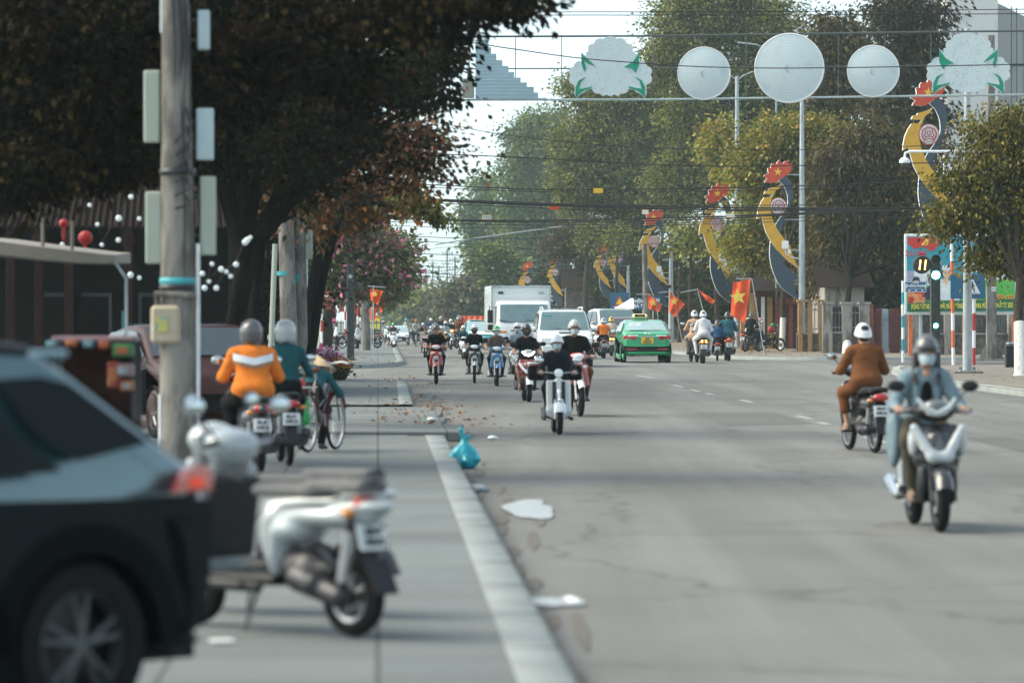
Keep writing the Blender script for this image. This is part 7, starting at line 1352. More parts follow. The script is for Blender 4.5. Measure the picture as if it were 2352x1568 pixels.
# ---- people
def ik(a, b, l1, l2, pole):
    a, b, pole = Vector(a), Vector(b), Vector(pole); d = b - a; L = min(d.length, (l1 + l2) * .998); d.normalize(); x = (L * L + l1 * l1 - l2 * l2) / (2 * L); h = math.sqrt(max(l1 * l1 - x * x, 0)); pole = pole - d * pole.dot(d); pole.normalize(); return a + d * x + pole * h, a + d * L
POSE = {
 'driver': dict(hip=(-.2, 0, .86), chest=(-.13, 0, 1.16), neck=(-.09, 0, 1.34), head=(-.04, 0, 1.475), hands=((.21, .275, 1.0), (.21, -.275, 1.0)), feet=((.16, .15, .33), (.16, -.15, .33)), knee=(1, .35, .5), elbow=(-.3, .55, -1)),
 'pillion': dict(hip=(-.55, 0, .9), chest=(-.5, 0, 1.2), neck=(-.45, 0, 1.38), head=(-.4, 0, 1.515), hands=((-.28, .16, .95), (-.28, -.16, .95)), feet=((-.28, .2, .36), (-.28, -.2, .36)), knee=(1, .5, .4), elbow=(-.5, .6, -.6)),
 'front': dict(hip=(.08, 0, .84), chest=(.1, 0, 1.08), neck=(.12, 0, 1.2), head=(.14, 0, 1.32), hands=((.22, .13, 1.0), (.22, -.13, 1.0)), feet=((.22, .12, .45), (.22, -.12, .45)), knee=(1, .4, .5), elbow=(-.3, .5, -1), size=.72),
 'legout': dict(hip=(-.2, 0, .86), chest=(-.12, 0, 1.16), neck=(-.06, 0, 1.34), head=(.0, 0, 1.46), hands=((.21, .275, 1.0), (.21, -.275, 1.0)), feet=((.12, .15, .33), (.05, -.42, .06)), knee=(1, .3, .5), elbow=(-.3, .55, -1)),
 'cyclist': dict(hip=(-.22, 0, .95), chest=(-.1, 0, 1.27), neck=(-.02, 0, 1.45), head=(.03, 0, 1.59), hands=((.32, .25, 1.02), (.32, -.25, 1.02)), feet=((.02, .12, .42), (.1, -.12, .2)), knee=(1, .1, .3), elbow=(-.2, .6, -.8)),
 'stand': dict(hip=(0, 0, .93), chest=(0, 0, 1.22), neck=(0, 0, 1.43), head=(.02, 0, 1.57), hands=((.05, .24, .82), (.12, -.22, .86)), feet=((0, .1, .08), (.03, -.1, .08)), knee=(1, .1, 0), elbow=(-1, .4, 0), open=1),
 'phone': dict(hip=(0, 0, .93), chest=(0, 0, 1.22), neck=(.01, 0, 1.43), head=(.05, 0, 1.56), hands=((.24, .08, 1.15), (.16, -.06, 1.42)), feet=((0, .1, .08), (.06, -.1, .08)), knee=(1, .1, 0), elbow=(-.2, .6, -1), open=1),
 'bend': dict(hip=(-.3, 0, .7), chest=(-.08, 0, .86), neck=(.08, 0, .93), head=(.2, 0, .93), hands=((.35, .22, .72), (.35, -.2, .72)), feet=((-.25, .1, .08), (-.02, -.1, .08)), knee=(1, .2, 0), elbow=(-.4, .6, -.6)),
 'walkbike': dict(hip=(0, 0, .88), chest=(.06, 0, 1.13), neck=(.12, 0, 1.3), head=(.2, 0, 1.4), hands=((.5, .22, .98), (.48, -.2, .98)), feet=((.0, .1, .08), (.25, -.1, .08)), knee=(1, .1, 0), elbow=(-.4, .5, -1)),
}
def person_parts(pose, res, sleeves='long', legs='long', build=1.0, hair='short', coat=0, shoes='shoe', hood=0):
    key = ('p', pose, res, sleeves, legs, build, hair, coat, shoes, hood)
    if key in _cache: return _cache[key]
    q = POSE[pose]; S_ = q.get('size', 1); hip, ch, nk, hd = [Vector(q[x]) for x in ('hip', 'chest', 'neck', 'head')]; pr = []
    fw = Vector((1, 0, 0)); up = (nk - hip).normalized(); B = build * S_
    low = hip.lerp(ch, .3)
    pr += [ell(tuple(hip + Vector((0, 0, .02 * S_))), (.125 * B, .165 * B, .11 * S_), 'bottom', k=.05), ell(tuple(low + Vector((.01, 0, .03))), ((.112 + .012 * bool(coat)) * B, (.15 + .02 * bool(coat)) * B, .15 * S_), 'top', k=.07, pri=.01), ell(tuple(ch), (.112 * B, .16 * B, .18 * S_), 'top', k=.07, pri=.01), ell(tuple(ch.lerp(nk, .62)), (.085 * B, .145 * B, .085 * S_), 'top', k=.06, pri=.01)]
    pr += [cap(tuple(nk - up * .03), tuple(hd - Vector((0, 0, .05 * S_))), .052 * S_, .048 * S_, 'skin', k=.03)]
    # head with face
    h = lambda x, y, z: tuple(hd + Vector((x, y, z)) * S_)
    pr += [ell(h(-.012, 0, .03), (.098 * S_, .077 * S_, .098 * S_), 'skin', k=.02), ell(h(.018, 0, -.045), (.07 * S_, .06 * S_, .07 * S_), 'skin', k=.03), ell(h(.05, 0, -.085), (.03 * S_, .033 * S_, .026 * S_), 'skin', k=.02), cap(h(.082, 0, .01), h(.1, 0, -.025), .01 * S_, .015 * S_, 'skin', k=.012),
           ell(h(.078, 0, -.058), (.016 * S_, .026 * S_, .007 * S_), 'lip', k=.006), ell(h(.0, .078, -.012), (.018 * S_, .01 * S_, .028 * S_), 'skin', k=.008), ell(h(.0, -.078, -.012), (.018 * S_, .01 * S_, .028 * S_), 'skin', k=.008)]
    for s_ in (1, -1): pr += [ell(h(.077, s_ * .031, .012), (.012 * S_, .014 * S_, .008 * S_), 'eye', k=.004, pri=.004), cap(h(.08, s_ * .018, .032), h(.07, s_ * .046, .034), .006 * S_, .004 * S_, 'hair', k=.004)]
    if hair != 'none': pr += [ell(h(-.03, 0, .045), (.095 * S_, .084 * S_, .09 * S_), 'hair', k=.01, pri=.003), ell(h(-.06, 0, -.02), (.055 * S_, .07 * S_, .07 * S_), 'hair', k=.02)]
    sh = ch.lerp(nk, .68); 
    for i, s_ in enumerate((1, -1)):
        a = sh + Vector((0, s_ * .158 * B, -.022)); ex = Vector(q['elbow']); ex.y *= s_; e, w = ik(a, Vector(q['hands'][i]), .27 * S_, .245 * S_, ex); hn = (w - e).normalized(); w2 = w - hn * .055 * S_
        ft = 'top'; fa = 'top' if sleeves == 'long' else 'skin'; wide = 1.25 if coat else 1
        pr += [cap(tuple(a + Vector((0, -s_ * .06, .035))), tuple(a), .05 * B, .056 * B, 'top', k=.05)]
        if sleeves == 'short': m = a.lerp(e, .55); pr += [cap(tuple(a), tuple(m), .06 * B, .056 * B, 'top', k=.03, pri=.008), cap(tuple(m), tuple(e), .045 * B, .039 * B, 'skin', k=.03)]
        else: pr += [cap(tuple(a), tuple(e), .054 * B * wide, .045 * B * wide, 'top', k=.035)]
        pr += [cap(tuple(e), tuple(e.lerp(w2, .85)), .042 * B * (wide if fa == 'top' else 1), .032 * B * (wide if fa == 'top' else .9), fa, k=.03), cap(tuple(e.lerp(w2, .8)), tuple(w2), .027 * S_, .023 * S_, 'hand', k=.015)]
        # hand: palm, four fingers bent round the grip, thumb from the side
        side = Vector((0, s_, 0)); dn = hn.cross(side); dn = -dn if dn.z > 0 else dn; side = dn.cross(hn).normalized() if not q.get('open') else Vector((1, 0, 0)); palm = w2 + hn * .035 * S_
        if side.dot(Vector((0, s_, 0))) < 0 and not q.get('open'): side = -side
        dn = hn.cross(side).normalized(); dn = -dn if dn.z > 0 else dn; up_ = -dn
        if res <= .017:
            pr += [rbx(tuple(palm + up_ * .012 * S_), (.042 * S_, .04 * S_, .013 * S_), 'hand', k=.012, q=.012, rot=tuple(Matrix((hn, side, hn.cross(side))).transposed().to_euler()))]
            for f_ in range(4):
                o_ = (f_ - 1.5) * .0205 * S_; L = (.85, 1, .95, .75)[3 - f_] * S_; k0 = palm + hn * .04 * S_ + side * o_ + up_ * .012 * S_; k1 = k0 + (hn * .75 + dn * .5).normalized() * .034 * L; k2 = k1 + (dn * .95 - hn * .1).normalized() * .024 * L; k3 = k2 + (dn * .3 - hn).normalized() * .018 * L
                pr += [cap(tuple(k0), tuple(k1), .0098 * S_, .0092 * S_, 'hand', k=.004), cap(tuple(k1), tuple(k2), .0092 * S_, .0085 * S_, 'hand', k=.003), cap(tuple(k2), tuple(k3), .0085 * S_, .0078 * S_, 'hand', k=.003)]
            t0 = palm - side * .034 * S_ - hn * .01 * S_; t1 = t0 + (hn * .5 - side * .5 + dn * .6).normalized() * .032 * S_; t2 = t1 + (hn * .6 + side * .3 + dn * .6).normalized() * .026 * S_; pr += [cap(tuple(t0), tuple(t1), .0125 * S_, .011 * S_, 'hand', k=.006), cap(tuple(t1), tuple(t2), .011 * S_, .009 * S_, 'hand', k=.003)]
        else:
            pr += [ell(tuple(palm + up_ * .008), (.05 * S_, .042 * S_, .024 * S_), 'hand', k=.01), cap(tuple(palm + hn * .03 * S_), tuple(palm + hn * .06 * S_ + dn * .035 * S_), .026 * S_, .022 * S_, 'hand', k=.02), cap(tuple(palm - side * .03 * S_), tuple(palm - side * .045 * S_ + dn * .03 * S_ + hn * .015), .014 * S_, .011 * S_, 'hand', k=.01)]
        # leg
        a = hip + Vector((.02, s_ * .09 * B, -.01)); kp = Vector(q['knee']); kp.y *= s_; kn, an = ik(a, Vector(q['feet'][i]) + Vector((0, 0, .02)), .4 * S_, .4 * S_, kp); th = 1.18 if coat else 1
        if legs == 'short': m = a.lerp(kn, .8); pr += [cap(tuple(a), tuple(m), .088 * B, .075 * B, 'bottom', k=.04, pri=.006), cap(tuple(m), tuple(kn), .06 * B, .056 * B, 'skin', k=.03), cap(tuple(kn), tuple(kn.lerp(an, .35)), .052 * B, .055 * B, 'skin', k=.03), cap(tuple(kn.lerp(an, .35)), tuple(an), .052 * B, .032 * B, 'skin', k=.03)]
        elif legs == 'crop': m = kn.lerp(an, .55); pr += [cap(tuple(a), tuple(kn), .09 * B, .068 * B, 'bottom', k=.04), cap(tuple(kn), tuple(m), .066 * B, .062 * B, 'bottom', k=.03, pri=.006), cap(tuple(m), tuple(an), .042 * B, .032 * B, 'skin', k=.01)]
        else: pr += [cap(tuple(a), tuple(kn), .09 * B * th, .064 * B * th, 'bottom', k=.04), cap(tuple(kn), tuple(an), .062 * B * th, .045 * B * th, 'bottom', k=.03)]
        fd = Vector((1, s_ * .12, -.12 if not q.get('open') else 0)).normalized(); heel = an + Vector((-.03, 0, -.045)) * S_; pr += [cap(tuple(heel), tuple(heel + fd * .19 * S_), .034 * S_, .026 * S_, shoes, k=.02), cap(tuple(an), tuple(heel + fd * .05), .034 * S_, .034 * S_, shoes if shoes == 'shoe' else 'skin', k=.02)]
        if shoes == 'sandal': pr += [rbx(tuple(heel + fd * .09 * S_ + Vector((0, 0, -.03 * S_))), (.13 * S_, .042 * S_, .01), 'sandal', k=.004, q=.008, rot=(0, .12, 0))]
    if coat == 2: # raincoat or long jacket falling over the seat
        pr += [ell(tuple(hip + Vector((-.04, 0, -.08))), (.2 * B, .23 * B, .22), 'top', k=.06, pri=.012)]
    elif coat == 1: pr += [ell(tuple(hip + Vector((-.01, 0, .04))), (.15 * B, .19 * B, .12), 'top', k=.05, pri=.01)]
    if hood: pr += [ell(tuple(nk + Vector((-.07, 0, -.03))), (.07, .12, .09), 'top', k=.03, pri=.006)]
    mb = sdf_mb(pr, res); _cache[key] = (mb, hip, ch, nk, hd, S_); return _cache[key]
M('lip', (.3, .1, .08), .5); M('shoe', (.05, .05, .05), .6); M('sandal', (.18, .12, .08), .6)
def cloth(key, col, var=.14): return M(key, col, .85, var=var, scale=5, bump=1, bscale=11, spec=.15)
def colour(name, col):
    return cloth('cloth_' + name, col)
for nm, c in dict(black=(.006, .007, .008), charcoal=(.018, .018, .02), navy=(.009, .014, .023), denim=(.17, .24, .275), brown=(.16, .06, .022), rust=(.14, .045, .02), orange=(.72, .19, .03), hivis=(.72, .2, .03), teal=(.02, .1, .12), dteal=(.015, .08, .09), white=(.62, .63, .64), cream=(.5, .42, .34), beige=(.5, .33, .22), grey=(.2, .2, .2), lgrey=(.36, .38, .39), taupe=(.13, .1, .095), olive=(.07, .06, .045), khaki=(.3, .22, .14), pinkp=(.38, .18, .17), amber=(.6, .28, .05), red=(.3, .03, .02), blue=(.02, .07, .16), lblue=(.3, .38, .42), dkred=(.22, .03, .02)).items(): colour(nm, c)
for nm, c in dict(white=(.72, .75, .76), grey=(.09, .09, .095), dark=(.03, .03, .032), lgrey=(.4, .44, .44), green=(.04, .4, .1), blue=(.03, .25, .35), orange=(.65, .12, .03), red=(.45, .04, .03), yellow=(.75, .45, .03), olive=(.09, .09, .07), pink=(.6, .3, .3), brown=(.16, .07, .05)).items(): M('helmet_' + nm, c, .25, var=.05, coat=.6, scale=3)
M('mask_blue', (.42, .52, .56), .8); M('mask_black', (.02, .02, .022), .8); M('mask_teal', (.04, .14, .14), .8); M('reflective', (.72, .75, .78), .4)
def helmet_parts(kind, res=.012):
    key = ('h', kind)
    if key in _cache: return _cache[key]
    mb = MB()
    if kind == 'half':
        vs = []; n, m = 24, 8
        for i in range(m + 1):
            t = math.pi / 2 * i / m
            for j in range(n):
                a = 2 * math.pi * j / n; z = math.sin(t); rr = math.cos(t); low = -.035 - .02 * math.cos(a * 1) * -1 if i == 0 else 0
                vs.append((.128 * rr * math.cos(a) - .01, .108 * rr * math.sin(a), .115 * z + .035 + (-.045 + .03 * math.cos(a)) * (1 - z)))
        fs = [(i * n + j, i * n + (j + 1) % n, (i + 1) * n + (j + 1) % n, (i + 1) * n + j) for i in range(m) for j in range(n)]; mb.add(vs, fs, 'shell'); mb.add([vs[j] for j in range(n)], [tuple(range(n - 1, -1, -1))], 'black_plastic')
        vz = MB(); vv = []
        for i, (r0, z0) in enumerate(((.118, .036), (.168, .02), (.168, .014), (.118, .028))):
            for j in range(9): a = R(-48 + 12 * j); vv.append((r0 * math.cos(a) - .005, r0 * .86 * math.sin(a), z0 + .014))
        vz.add(vv, [(i * 9 + j, i * 9 + j + 1, ((i + 1) % 4) * 9 + j + 1, ((i + 1) % 4) * 9 + j) for i in range(4) for j in range(8)], 'visor')
    else:
        mb = sdf_mb([ell((-.015, 0, .03), (.135, .118, .13), 'shell', k=.03), ell((-.02, 0, -.05), (.115, .108, .08), 'shell', k=.04), ell((.12, 0, -.035), (.1, .085, .075), 'shell', k=.02, sub=True), ell((-.01, 0, -.1), (.1, .085, .11), 'shell', k=.01, sub=True)], .011)
        vz = MB(); vv = []
        for i, (r0, z0) in enumerate(((.128, .055), (.15, .03), (.15, .022), (.126, .045))):
            for j in range(9): a = R(-60 + 15 * j); vv.append((r0 * math.cos(a) - .01, r0 * .86 * math.sin(a), z0))
        vz.add(vv, [(i * 9 + j, i * 9 + j + 1, ((i + 1) % 4) * 9 + j + 1, ((i + 1) % 4) * 9 + j) for i in range(4) for j in range(8)], 'visor')
    st = MB(); st.tube([(.0, .085, .0), (.02, .07, -.07), (.035, 0, -.118), (.02, -.07, -.07), (.0, -.085, 0)], .006, 'black_plastic', n=5)
    mk = MB(); vv = []
    for i in range(6):
        z = -.1 + i * .018
        for j in range(9):
            a = R(-62 + 15.5 * j); rr = .082 + .012 * math.cos((i - 2.2) * .6) + (.02 * max(0, math.cos(a * 2.4)) if 1 <= i <= 4 else 0); vv.append((rr * math.cos(a) + .004, .072 * math.sin(a) * (1.05 if i > 1 else .85), z + .004))
    mk.add(vv, [(i * 9 + j, i * 9 + j + 1, (i + 1) * 9 + j + 1, (i + 1) * 9 + j) for i in range(5) for j in range(8)], 'mask')
    _cache[key] = (mb, vz, st, mk); return _cache[key]
def person(label, frame, pose, res=.02, top='cloth_black', bottom='cloth_black', skin='skin', helmet='half', hc='helmet_grey', vc='black_plastic', mask=None, extras=(), group=None, hands=None, hat=None, shoe='shoe', **kw):
    """frame = (loc, heading, scale) shared with the bike ridden"""
    loc, hd_, sc = frame; t = thing('person', label, 'person', loc, hd_, group, sc); mb, hip, ch, nk, hd, S_ = person_parts(pose, res, **kw)
    pal = dict(top=top, bottom=bottom, skin=skin, hand=hands or skin, lip='lip', eye='eye', hair='hair', shoe=shoe, sandal='sandal')
    mb.build('body', t, pal, ang=180)
    if helmet:
        a, vz, st, mk = helmet_parts(helmet); o = a.build('helmet', t, dict(shell=hc), ang=60); o.location = hd; o.scale = (S_ * 1.02,) * 3; v_ = vz.build('visor', o, dict(visor=vc)); s_ = st.build('chin_strap', o)
    if mask: a, vz, st, mk = helmet_parts('half'); o = mk.build('face_mask', t, dict(mask=mask), ang=180); o.location = hd; o.scale = (S_ * 1.05,) * 3
    return t, (hip, ch, nk, hd, S_)
NR = 1.605
def frame_at(px, py, top_py, heading, full=NR, axle=.62, rear=False, z=0):
    """bike whose nearest wheel touches at px,py and whose rider's helmet top is at top_py"""
    p = G(px, py, z); k = p.y / F; sc = (py - top_py) * k / full; off = axle * sc; dirv = Vector((math.cos(heading), math.sin(heading), 0)); c = p + (dirv * off if rear else -dirv * off); c.z = z; return (c, heading, sc)
def bike(label, fr, style, pal, res=.022, group=None, cat='motorbike', name=None, parked=False):
    nm = name or {'scooter': 'scooter', 'vespa': 'scooter', 'classic': 'classic_scooter', 'underbone': 'motorbike'}[style]; t = thing(nm, label, cat, fr[0], fr[1], group, fr[2]); emit(bike_parts(style, res), t, pal, not parked and 'parked' not in label and 'standing' not in label); return t
ON = R(-90); AW = R(92)
paint('b_red', (.4, .03, .015)); paint('b_dkred', (.16, .012, .012)); paint('b_blue', (.02, .16, .36)); paint('b_silver', (.42, .46, .47)); paint('b_white', (.66, .72, .73)); paint('b_black', (.02, .02, .022)); paint('b_grey', (.12, .13, .13)); paint('b_orange', (.5, .12, .03)); paint('b_brown', (.2, .13, .09)); paint('b_cream', (.6, .62, .6)); paint('b_near', (.33, .37, .39))
# R1 woman in denim on the silver scooter, nearest
f = frame_at(2160, 1222, 775, R(-86), axle=.62)
b1 = bike('silver and black scooter, nearest in the road at the right, chrome V on its nose', f, 'scooter', bpal('b_black', 'b_grey', lampk='lamp_white', strip='lamp_white', exhaust='chrome', fender='b_black'), .013)
mb = sdf_mb([cap((.52, .2, .86), (.6, .06, .62), .035, .05, 's', k=.03), cap((.52, -.2, .86), (.6, -.06, .62), .035, .05, 's', k=.03), cap((.6, .06, .62), (.6, -.06, .62), .05, .05, 's', k=.03), ell((.46, .2, .74), (.07, .045, .12), 's', k=.04), ell((.46, -.2, .74), (.07, .045, .12), 's', k=.04)], .013); mb.build('silver_nose_cover', b1, dict(s='b_silver'), ang=180)
for s_ in (1, -1): mb = MB(); mb.tube([(.43, s_ * .16, 1.1), (.47, s_ * .1, 1.02), (.49, 0, .97)], [.015, .026, .026], 'b_silver', n=10); mb.build('cowl_trim', b1)
mb = MB(); mb.lathe([(0, 0), (.04, 0)], 'b_silver', o=(.64, 0, .47), axis='x'); mb.box((.67, 0, .44), (.02, .12, .04), 'lamp_white', ch=.01); mb.build('nose_reflector', b1)
t, (hip, ch, nk, hd, S_) = person('person in open denim jacket and white mask with long dark hair, riding the nearest scooter', f, 'driver', .0105, top='cloth_denim', bottom='cloth_olive', hc='helmet_grey', vc='black_plastic', mask='mask_blue', coat=1, shoes='sandal', hair='short')
mb = sdf_mb([cap(tuple(hd + Vector((-.05, .075, .0))), tuple(hd + Vector((-.01, .1, -.2))), .035, .025, 'hair', k=.03), cap(tuple(hd + Vector((-.05, -.075, .0))), tuple(hd + Vector((-.01, -.1, -.2))), .035, .025, 'hair', k=.03), ell(tuple(hd + Vector((-.08, 0, -.08))), (.05, .1, .15), 'hair', k=.04), cap(tuple(hd + Vector((0, .1, -.2))), tuple(hd + Vector((.05, .09, -.27))), .025, .012, 'hair', k=.02), cap(tuple(hd + Vector((0, -.1, -.2))), tuple(hd + Vector((.05, -.09, -.27))), .025, .012, 'hair', k=.02)], .011); mb.build('hair', t, ang=180)
mb = sdf_mb([ell(tuple(ch + Vector((.045, 0, -.02))), (.085, .07, .2), 'i', k=.03), ell(tuple(nk + Vector((.03, 0, -.045))), (.05, .055, .045), 'n', k=.02)], .011); mb.build('black_top', t, dict(i='cloth_black', n='skin'), ang=180)
mb = sdf_mb([cap(tuple(ch + Vector((.1, .09, -.2))), tuple(nk + Vector((.03, .075, -.02))), .032, .035, 'c', k=.02), cap(tuple(ch + Vector((.1, -.09, -.2))), tuple(nk + Vector((.03, -.075, -.02))), .032, .035, 'c', k=.02), cap(tuple(nk + Vector((.03, .075, -.02))), tuple(nk + Vector((-.06, 0, .03))), .03, .03, 'c'), cap(tuple(nk + Vector((.03, -.075, -.02))), tuple(nk + Vector((-.06, 0, .03))), .03, .03, 'c'),
   ell(tuple(hip + Vector((.02, -.25, -.12))), (.15, .065, .24), 'c', k=.05), cap(tuple(hip + Vector((-.02, -.12, .05))), tuple(hip + Vector((.05, -.24, -.02))), .07, .08, 'c', k=.04), cap(tuple(hip + Vector((-.02, .12, .03))), tuple(hip + Vector((.02, .22, -.1))), .06, .06, 'c', k=.04)], .013); mb.build('jacket_flap', t, dict(c='cloth_denim'), ang=180)
# R2 man in brown on black underbone, going away
f = frame_at(2010, 1040, 745, R(100), axle=.62, rear=True)
bike('black motorbike ridden away by the man in brown, at the right of the road', f, 'underbone', bpal('b_black', 'b_silver', lampk='lamp_white', rim='alloy', mirror_case='b_grey', fender='b_grey'), .014)
t, (hip, ch, nk, hd, S_) = person('person in rust-brown shirt and trousers with white helmet, seen from behind', f, 'driver', .0115, top='cloth_brown', bottom='cloth_brown', hc='helmet_white', vc='helmet_lgrey', legs='crop', sleeves='long', shoes='sandal', build=1.08, coat=1)
# R3 white classic scooter
f = frame_at(1285, 998, 770, R(-87), axle=.62)
bike('white classic scooter with two dark stripes, foremost of the oncoming group', f, 'classic', bpal('b_cream', 'chrome', lampk='lamp_white', rim='alloy', fender='b_white', mirror_case='chrome', seat='black_plastic'), .013)
t, (hip, ch, nk, hd, S_) = person('person in navy jacket, white helmet and white mask on the white classic scooter', f, 'driver', .013, top='cloth_navy', bottom='cloth_black', hc='helmet_white', vc='helmet_white', mask='mask_blue', coat=1)
for s_, lab in ((1, 'black pannier box with red and white top, right side of the classic scooter'), (-1, 'black pannier box with white top, left side of the classic scooter')):
    o = thing('delivery_box', lab, 'box', f[0], f[1], 'boxes carried on the classic scooter', f[2]); mb = MB(); mb.box((-.62, s_ * .3, .98), (.4, .28, .24), 'cloth_black', ch=.03); mb.build('case', o); mb = MB(); mb.box((-.62, s_ * .3, 1.13), (.42, .3, .06), 'b_white', ch=.02); mb.box((-.4, s_ * .3, 1.12), (.02, .26, .03), 'b_red', ch=.005); mb.build('lid', o)
# R4 man in dark jacket behind
f = frame_at(1333, 957, 736, R(-82), axle=.62)
bike('orange-red and white motorbike half hidden behind the classic scooter', f, 'underbone', bpal('b_red', 'b_white', lampk='lamp_white', fender='b_white'), .016)
person('person in black jacket, brown and white helmet, behind the classic scooter rider', f, 'driver', .015, top='cloth_black', bottom='cloth_rust', hc='helmet_lgrey', vc='helmet_brown', mask='mask_blue', coat=1, build=1.12)
# R5..R8 front row
for (px, py, ty, hdg, style, pal, lb, lp, kw) in (
    (1215, 923, 745, -86, 'scooter', bpal('b_dkred', 'b_silver', lampk='lamp_white', strip='head_on', rim='dark_metal', fender='b_white'), 'dark red scooter with chrome V-shaped nose and lit headlamp, left of the classic scooter', 'person in short-sleeved black shirt, dark helmet and black mask on the dark red scooter', dict(top='cloth_black', bottom='cloth_charcoal', sleeves='short', legs='short', hc='helmet_dark', mask='mask_black', shoes='sandal')),
    (1142, 887, 749, -88, 'underbone', bpal('b_blue', 'b_silver', lampk='lamp_white', fender='b_blue', exhaust='steel'), 'blue and silver motorbike in the front row, third from the left', 'person in grey-brown shirt with green-fronted white helmet and white mask on the blue motorbike', dict(top='cloth_taupe', bottom='cloth_charcoal', sleeves='short', hc='helmet_green', vc='helmet_white', mask='mask_blue')),
    (1090, 880, 746, -89, 'underbone', bpal('b_black', 'b_silver', lampk='lamp_white', fender='b_silver', rim='alloy'), 'black and silver motorbike in the front row, second from the left', 'person in black polo shirt and white helmet, second from left in front row', dict(top='cloth_black', bottom='cloth_black', sleeves='short', hc='helmet_white', mask='mask_black', legs='crop')),
    (1001, 883, 745, -90, 'underbone', bpal('b_red', 'b_white', lampk='lamp_white', fender='b_red', rim='alloy', spring='b_red'), 'red motorbike with white headlamp, leftmost of the front row', 'person in black T-shirt without mask, grey-brown helmet, leftmost of the front row', dict(top='cloth_black', bottom='cloth_black', sleeves='short', hc='helmet_grey', vc='helmet_brown'))):
    f = frame_at(px, py, ty, R(hdg)); bike(lb, f, style, pal, .016); person(lp, f, 'driver', .0155, **kw)
# second and third rows, all small
rows = [
 (1190, 880, 742, -88, 'scooter', bpal('b_white'), 'pale scooter hidden behind the dark red scooter', 'person in pale blue shirt and white helmet just behind the dark red scooter rider', dict(top='cloth_lblue', bottom='cloth_grey', hc='helmet_white', mask='mask_blue', sleeves='short')),
 (975, 821, 749, -92, 'underbone', bpal('b_dkred', 'b_silver', rim='alloy'), 'dark red motorbike behind the leftmost front rider, its rider barefoot', 'person in cream shirt and olive helmet behind the leftmost front rider', dict(top='cloth_cream', bottom='cloth_pinkp', hc='helmet_olive', sleeves='short', shoes='skin')),
 (996, 828, 744, -88, 'underbone', bpal('b_grey'), 'grey motorbike hidden behind the red one', 'person in grey with brown helmet and blue mask peeking above the red motorbike rider', dict(top='cloth_grey', bottom='cloth_black', hc='helmet_grey', vc='helmet_brown', mask='mask_blue')),
 (1012, 822, 750, -88, 'underbone', bpal('b_blue'), 'blue motorbike behind the leftmost front rider, right side', 'person in amber yellow top with white helmet and mask behind the red motorbike', dict(top='cloth_amber', bottom='cloth_black', hc='helmet_white', vc='helmet_brown', mask='mask_blue')),
 (1024, 807, 738, -88, 'underbone', bpal('b_grey', 'b_silver'), 'grey motorbike with round lamp in the second row', 'person in light grey hooded jacket and teal mask in the second row', dict(top='cloth_lgrey', bottom='cloth_charcoal', hc='helmet_white', mask='mask_teal', hood=1)),
 (1037, 803, 733, -86, 'underbone', bpal('b_silver', 'b_silver', lampk='tail_on'), 'silver motorbike with lit orange indicator in the second row', 'person in dark shirt with white helmet and white mask in the second row', dict(top='cloth_navy', bottom='cloth_charcoal', hc='helmet_white', mask='mask_blue', sleeves='short')),
 (1013, 790, 727, -88, 'scooter', bpal('b_silver'), 'scooter in the third row', 'person in dark open jacket with grey helmet in the third row', dict(top='cloth_charcoal', bottom='cloth_khaki', hc='helmet_lgrey')),
 (990, 787, 731, -88, 'scooter', bpal('b_white'), 'white scooter in the third row, partly hidden', 'person in dark blue with white helmet in the third row, left', dict(top='cloth_blue', bottom='cloth_charcoal', hc='helmet_white', vc='helmet_white')),
 (972, 800, 742, -88, 'scooter', bpal('b_silver'), 'scooter hidden behind the cream-shirted rider', 'person with white and blue helmet behind the cream-shirted rider', dict(top='cloth_charcoal', bottom='cloth_charcoal', hc='helmet_white', vc='helmet_blue')),
 (1066, 825, 748, -86, 'scooter', bpal('b_white', lampk='lamp_white'), 'pale scooter between the second front rider and the turquoise car', 'person with pale helmet beside the turquoise car', dict(top='cloth_dteal', bottom='cloth_charcoal', hc='helmet_white')),
]
for (px, py, ty, hdg, style, pal, lb, lp, kw) in rows:
    f = frame_at(px, py, ty, R(hdg)); bike(lb, f, style, pal, .024, group='oncoming motorbikes behind the front row'); person(lp, f, 'driver', .019, group='riders behind the front row', **kw)
# R14 brown riders crossing
f = frame_at(1049, 800, 727, R(62), rear=True); bike('dark motorbike crossing away with two people in brown and red', f, 'scooter', bpal('b_black'), .024)
person('person in rust-brown raincoat and grey helmet, riding pillion across the road', f, 'pillion', .019, top='cloth_rust', bottom='cloth_dkred', hc='helmet_lgrey', coat=2); person('person in red coat and red helmet driving the two-up motorbike across', f, 'driver', .019, top='cloth_red', bottom='cloth_red', hc='helmet_red', coat=1)
# R20 green helmet, white scooter, leg out
f = frame_at(905, 804, 741, R(-84)); bike('white scooter turning at the left corner, its rider with a foot on the ground', f, 'scooter', bpal('b_white', 'b_silver', fender='b_white', rim='dark_metal'), .02); person('person in dark brown shirt and bright green helmet with one leg on the ground', f, 'legout', .018, top='cloth_olive', bottom='cloth_charcoal', hc='helmet_green', vc='helmet_green', legs='short', shoes='sandal')
# R19 side view
f = frame_at(945, 786, 731, R(12), axle=.3); bike('dark motorbike seen side-on behind the white scooter at the left corner', f, 'underbone', bpal('b_black', 'b_grey'), .024); person('person in grey shirt and blue helmet side-on at the left corner', f, 'driver', .019, top='cloth_lgrey', bottom='cloth_charcoal', hc='helmet_blue', vc='helmet_blue', mask='mask_blue')
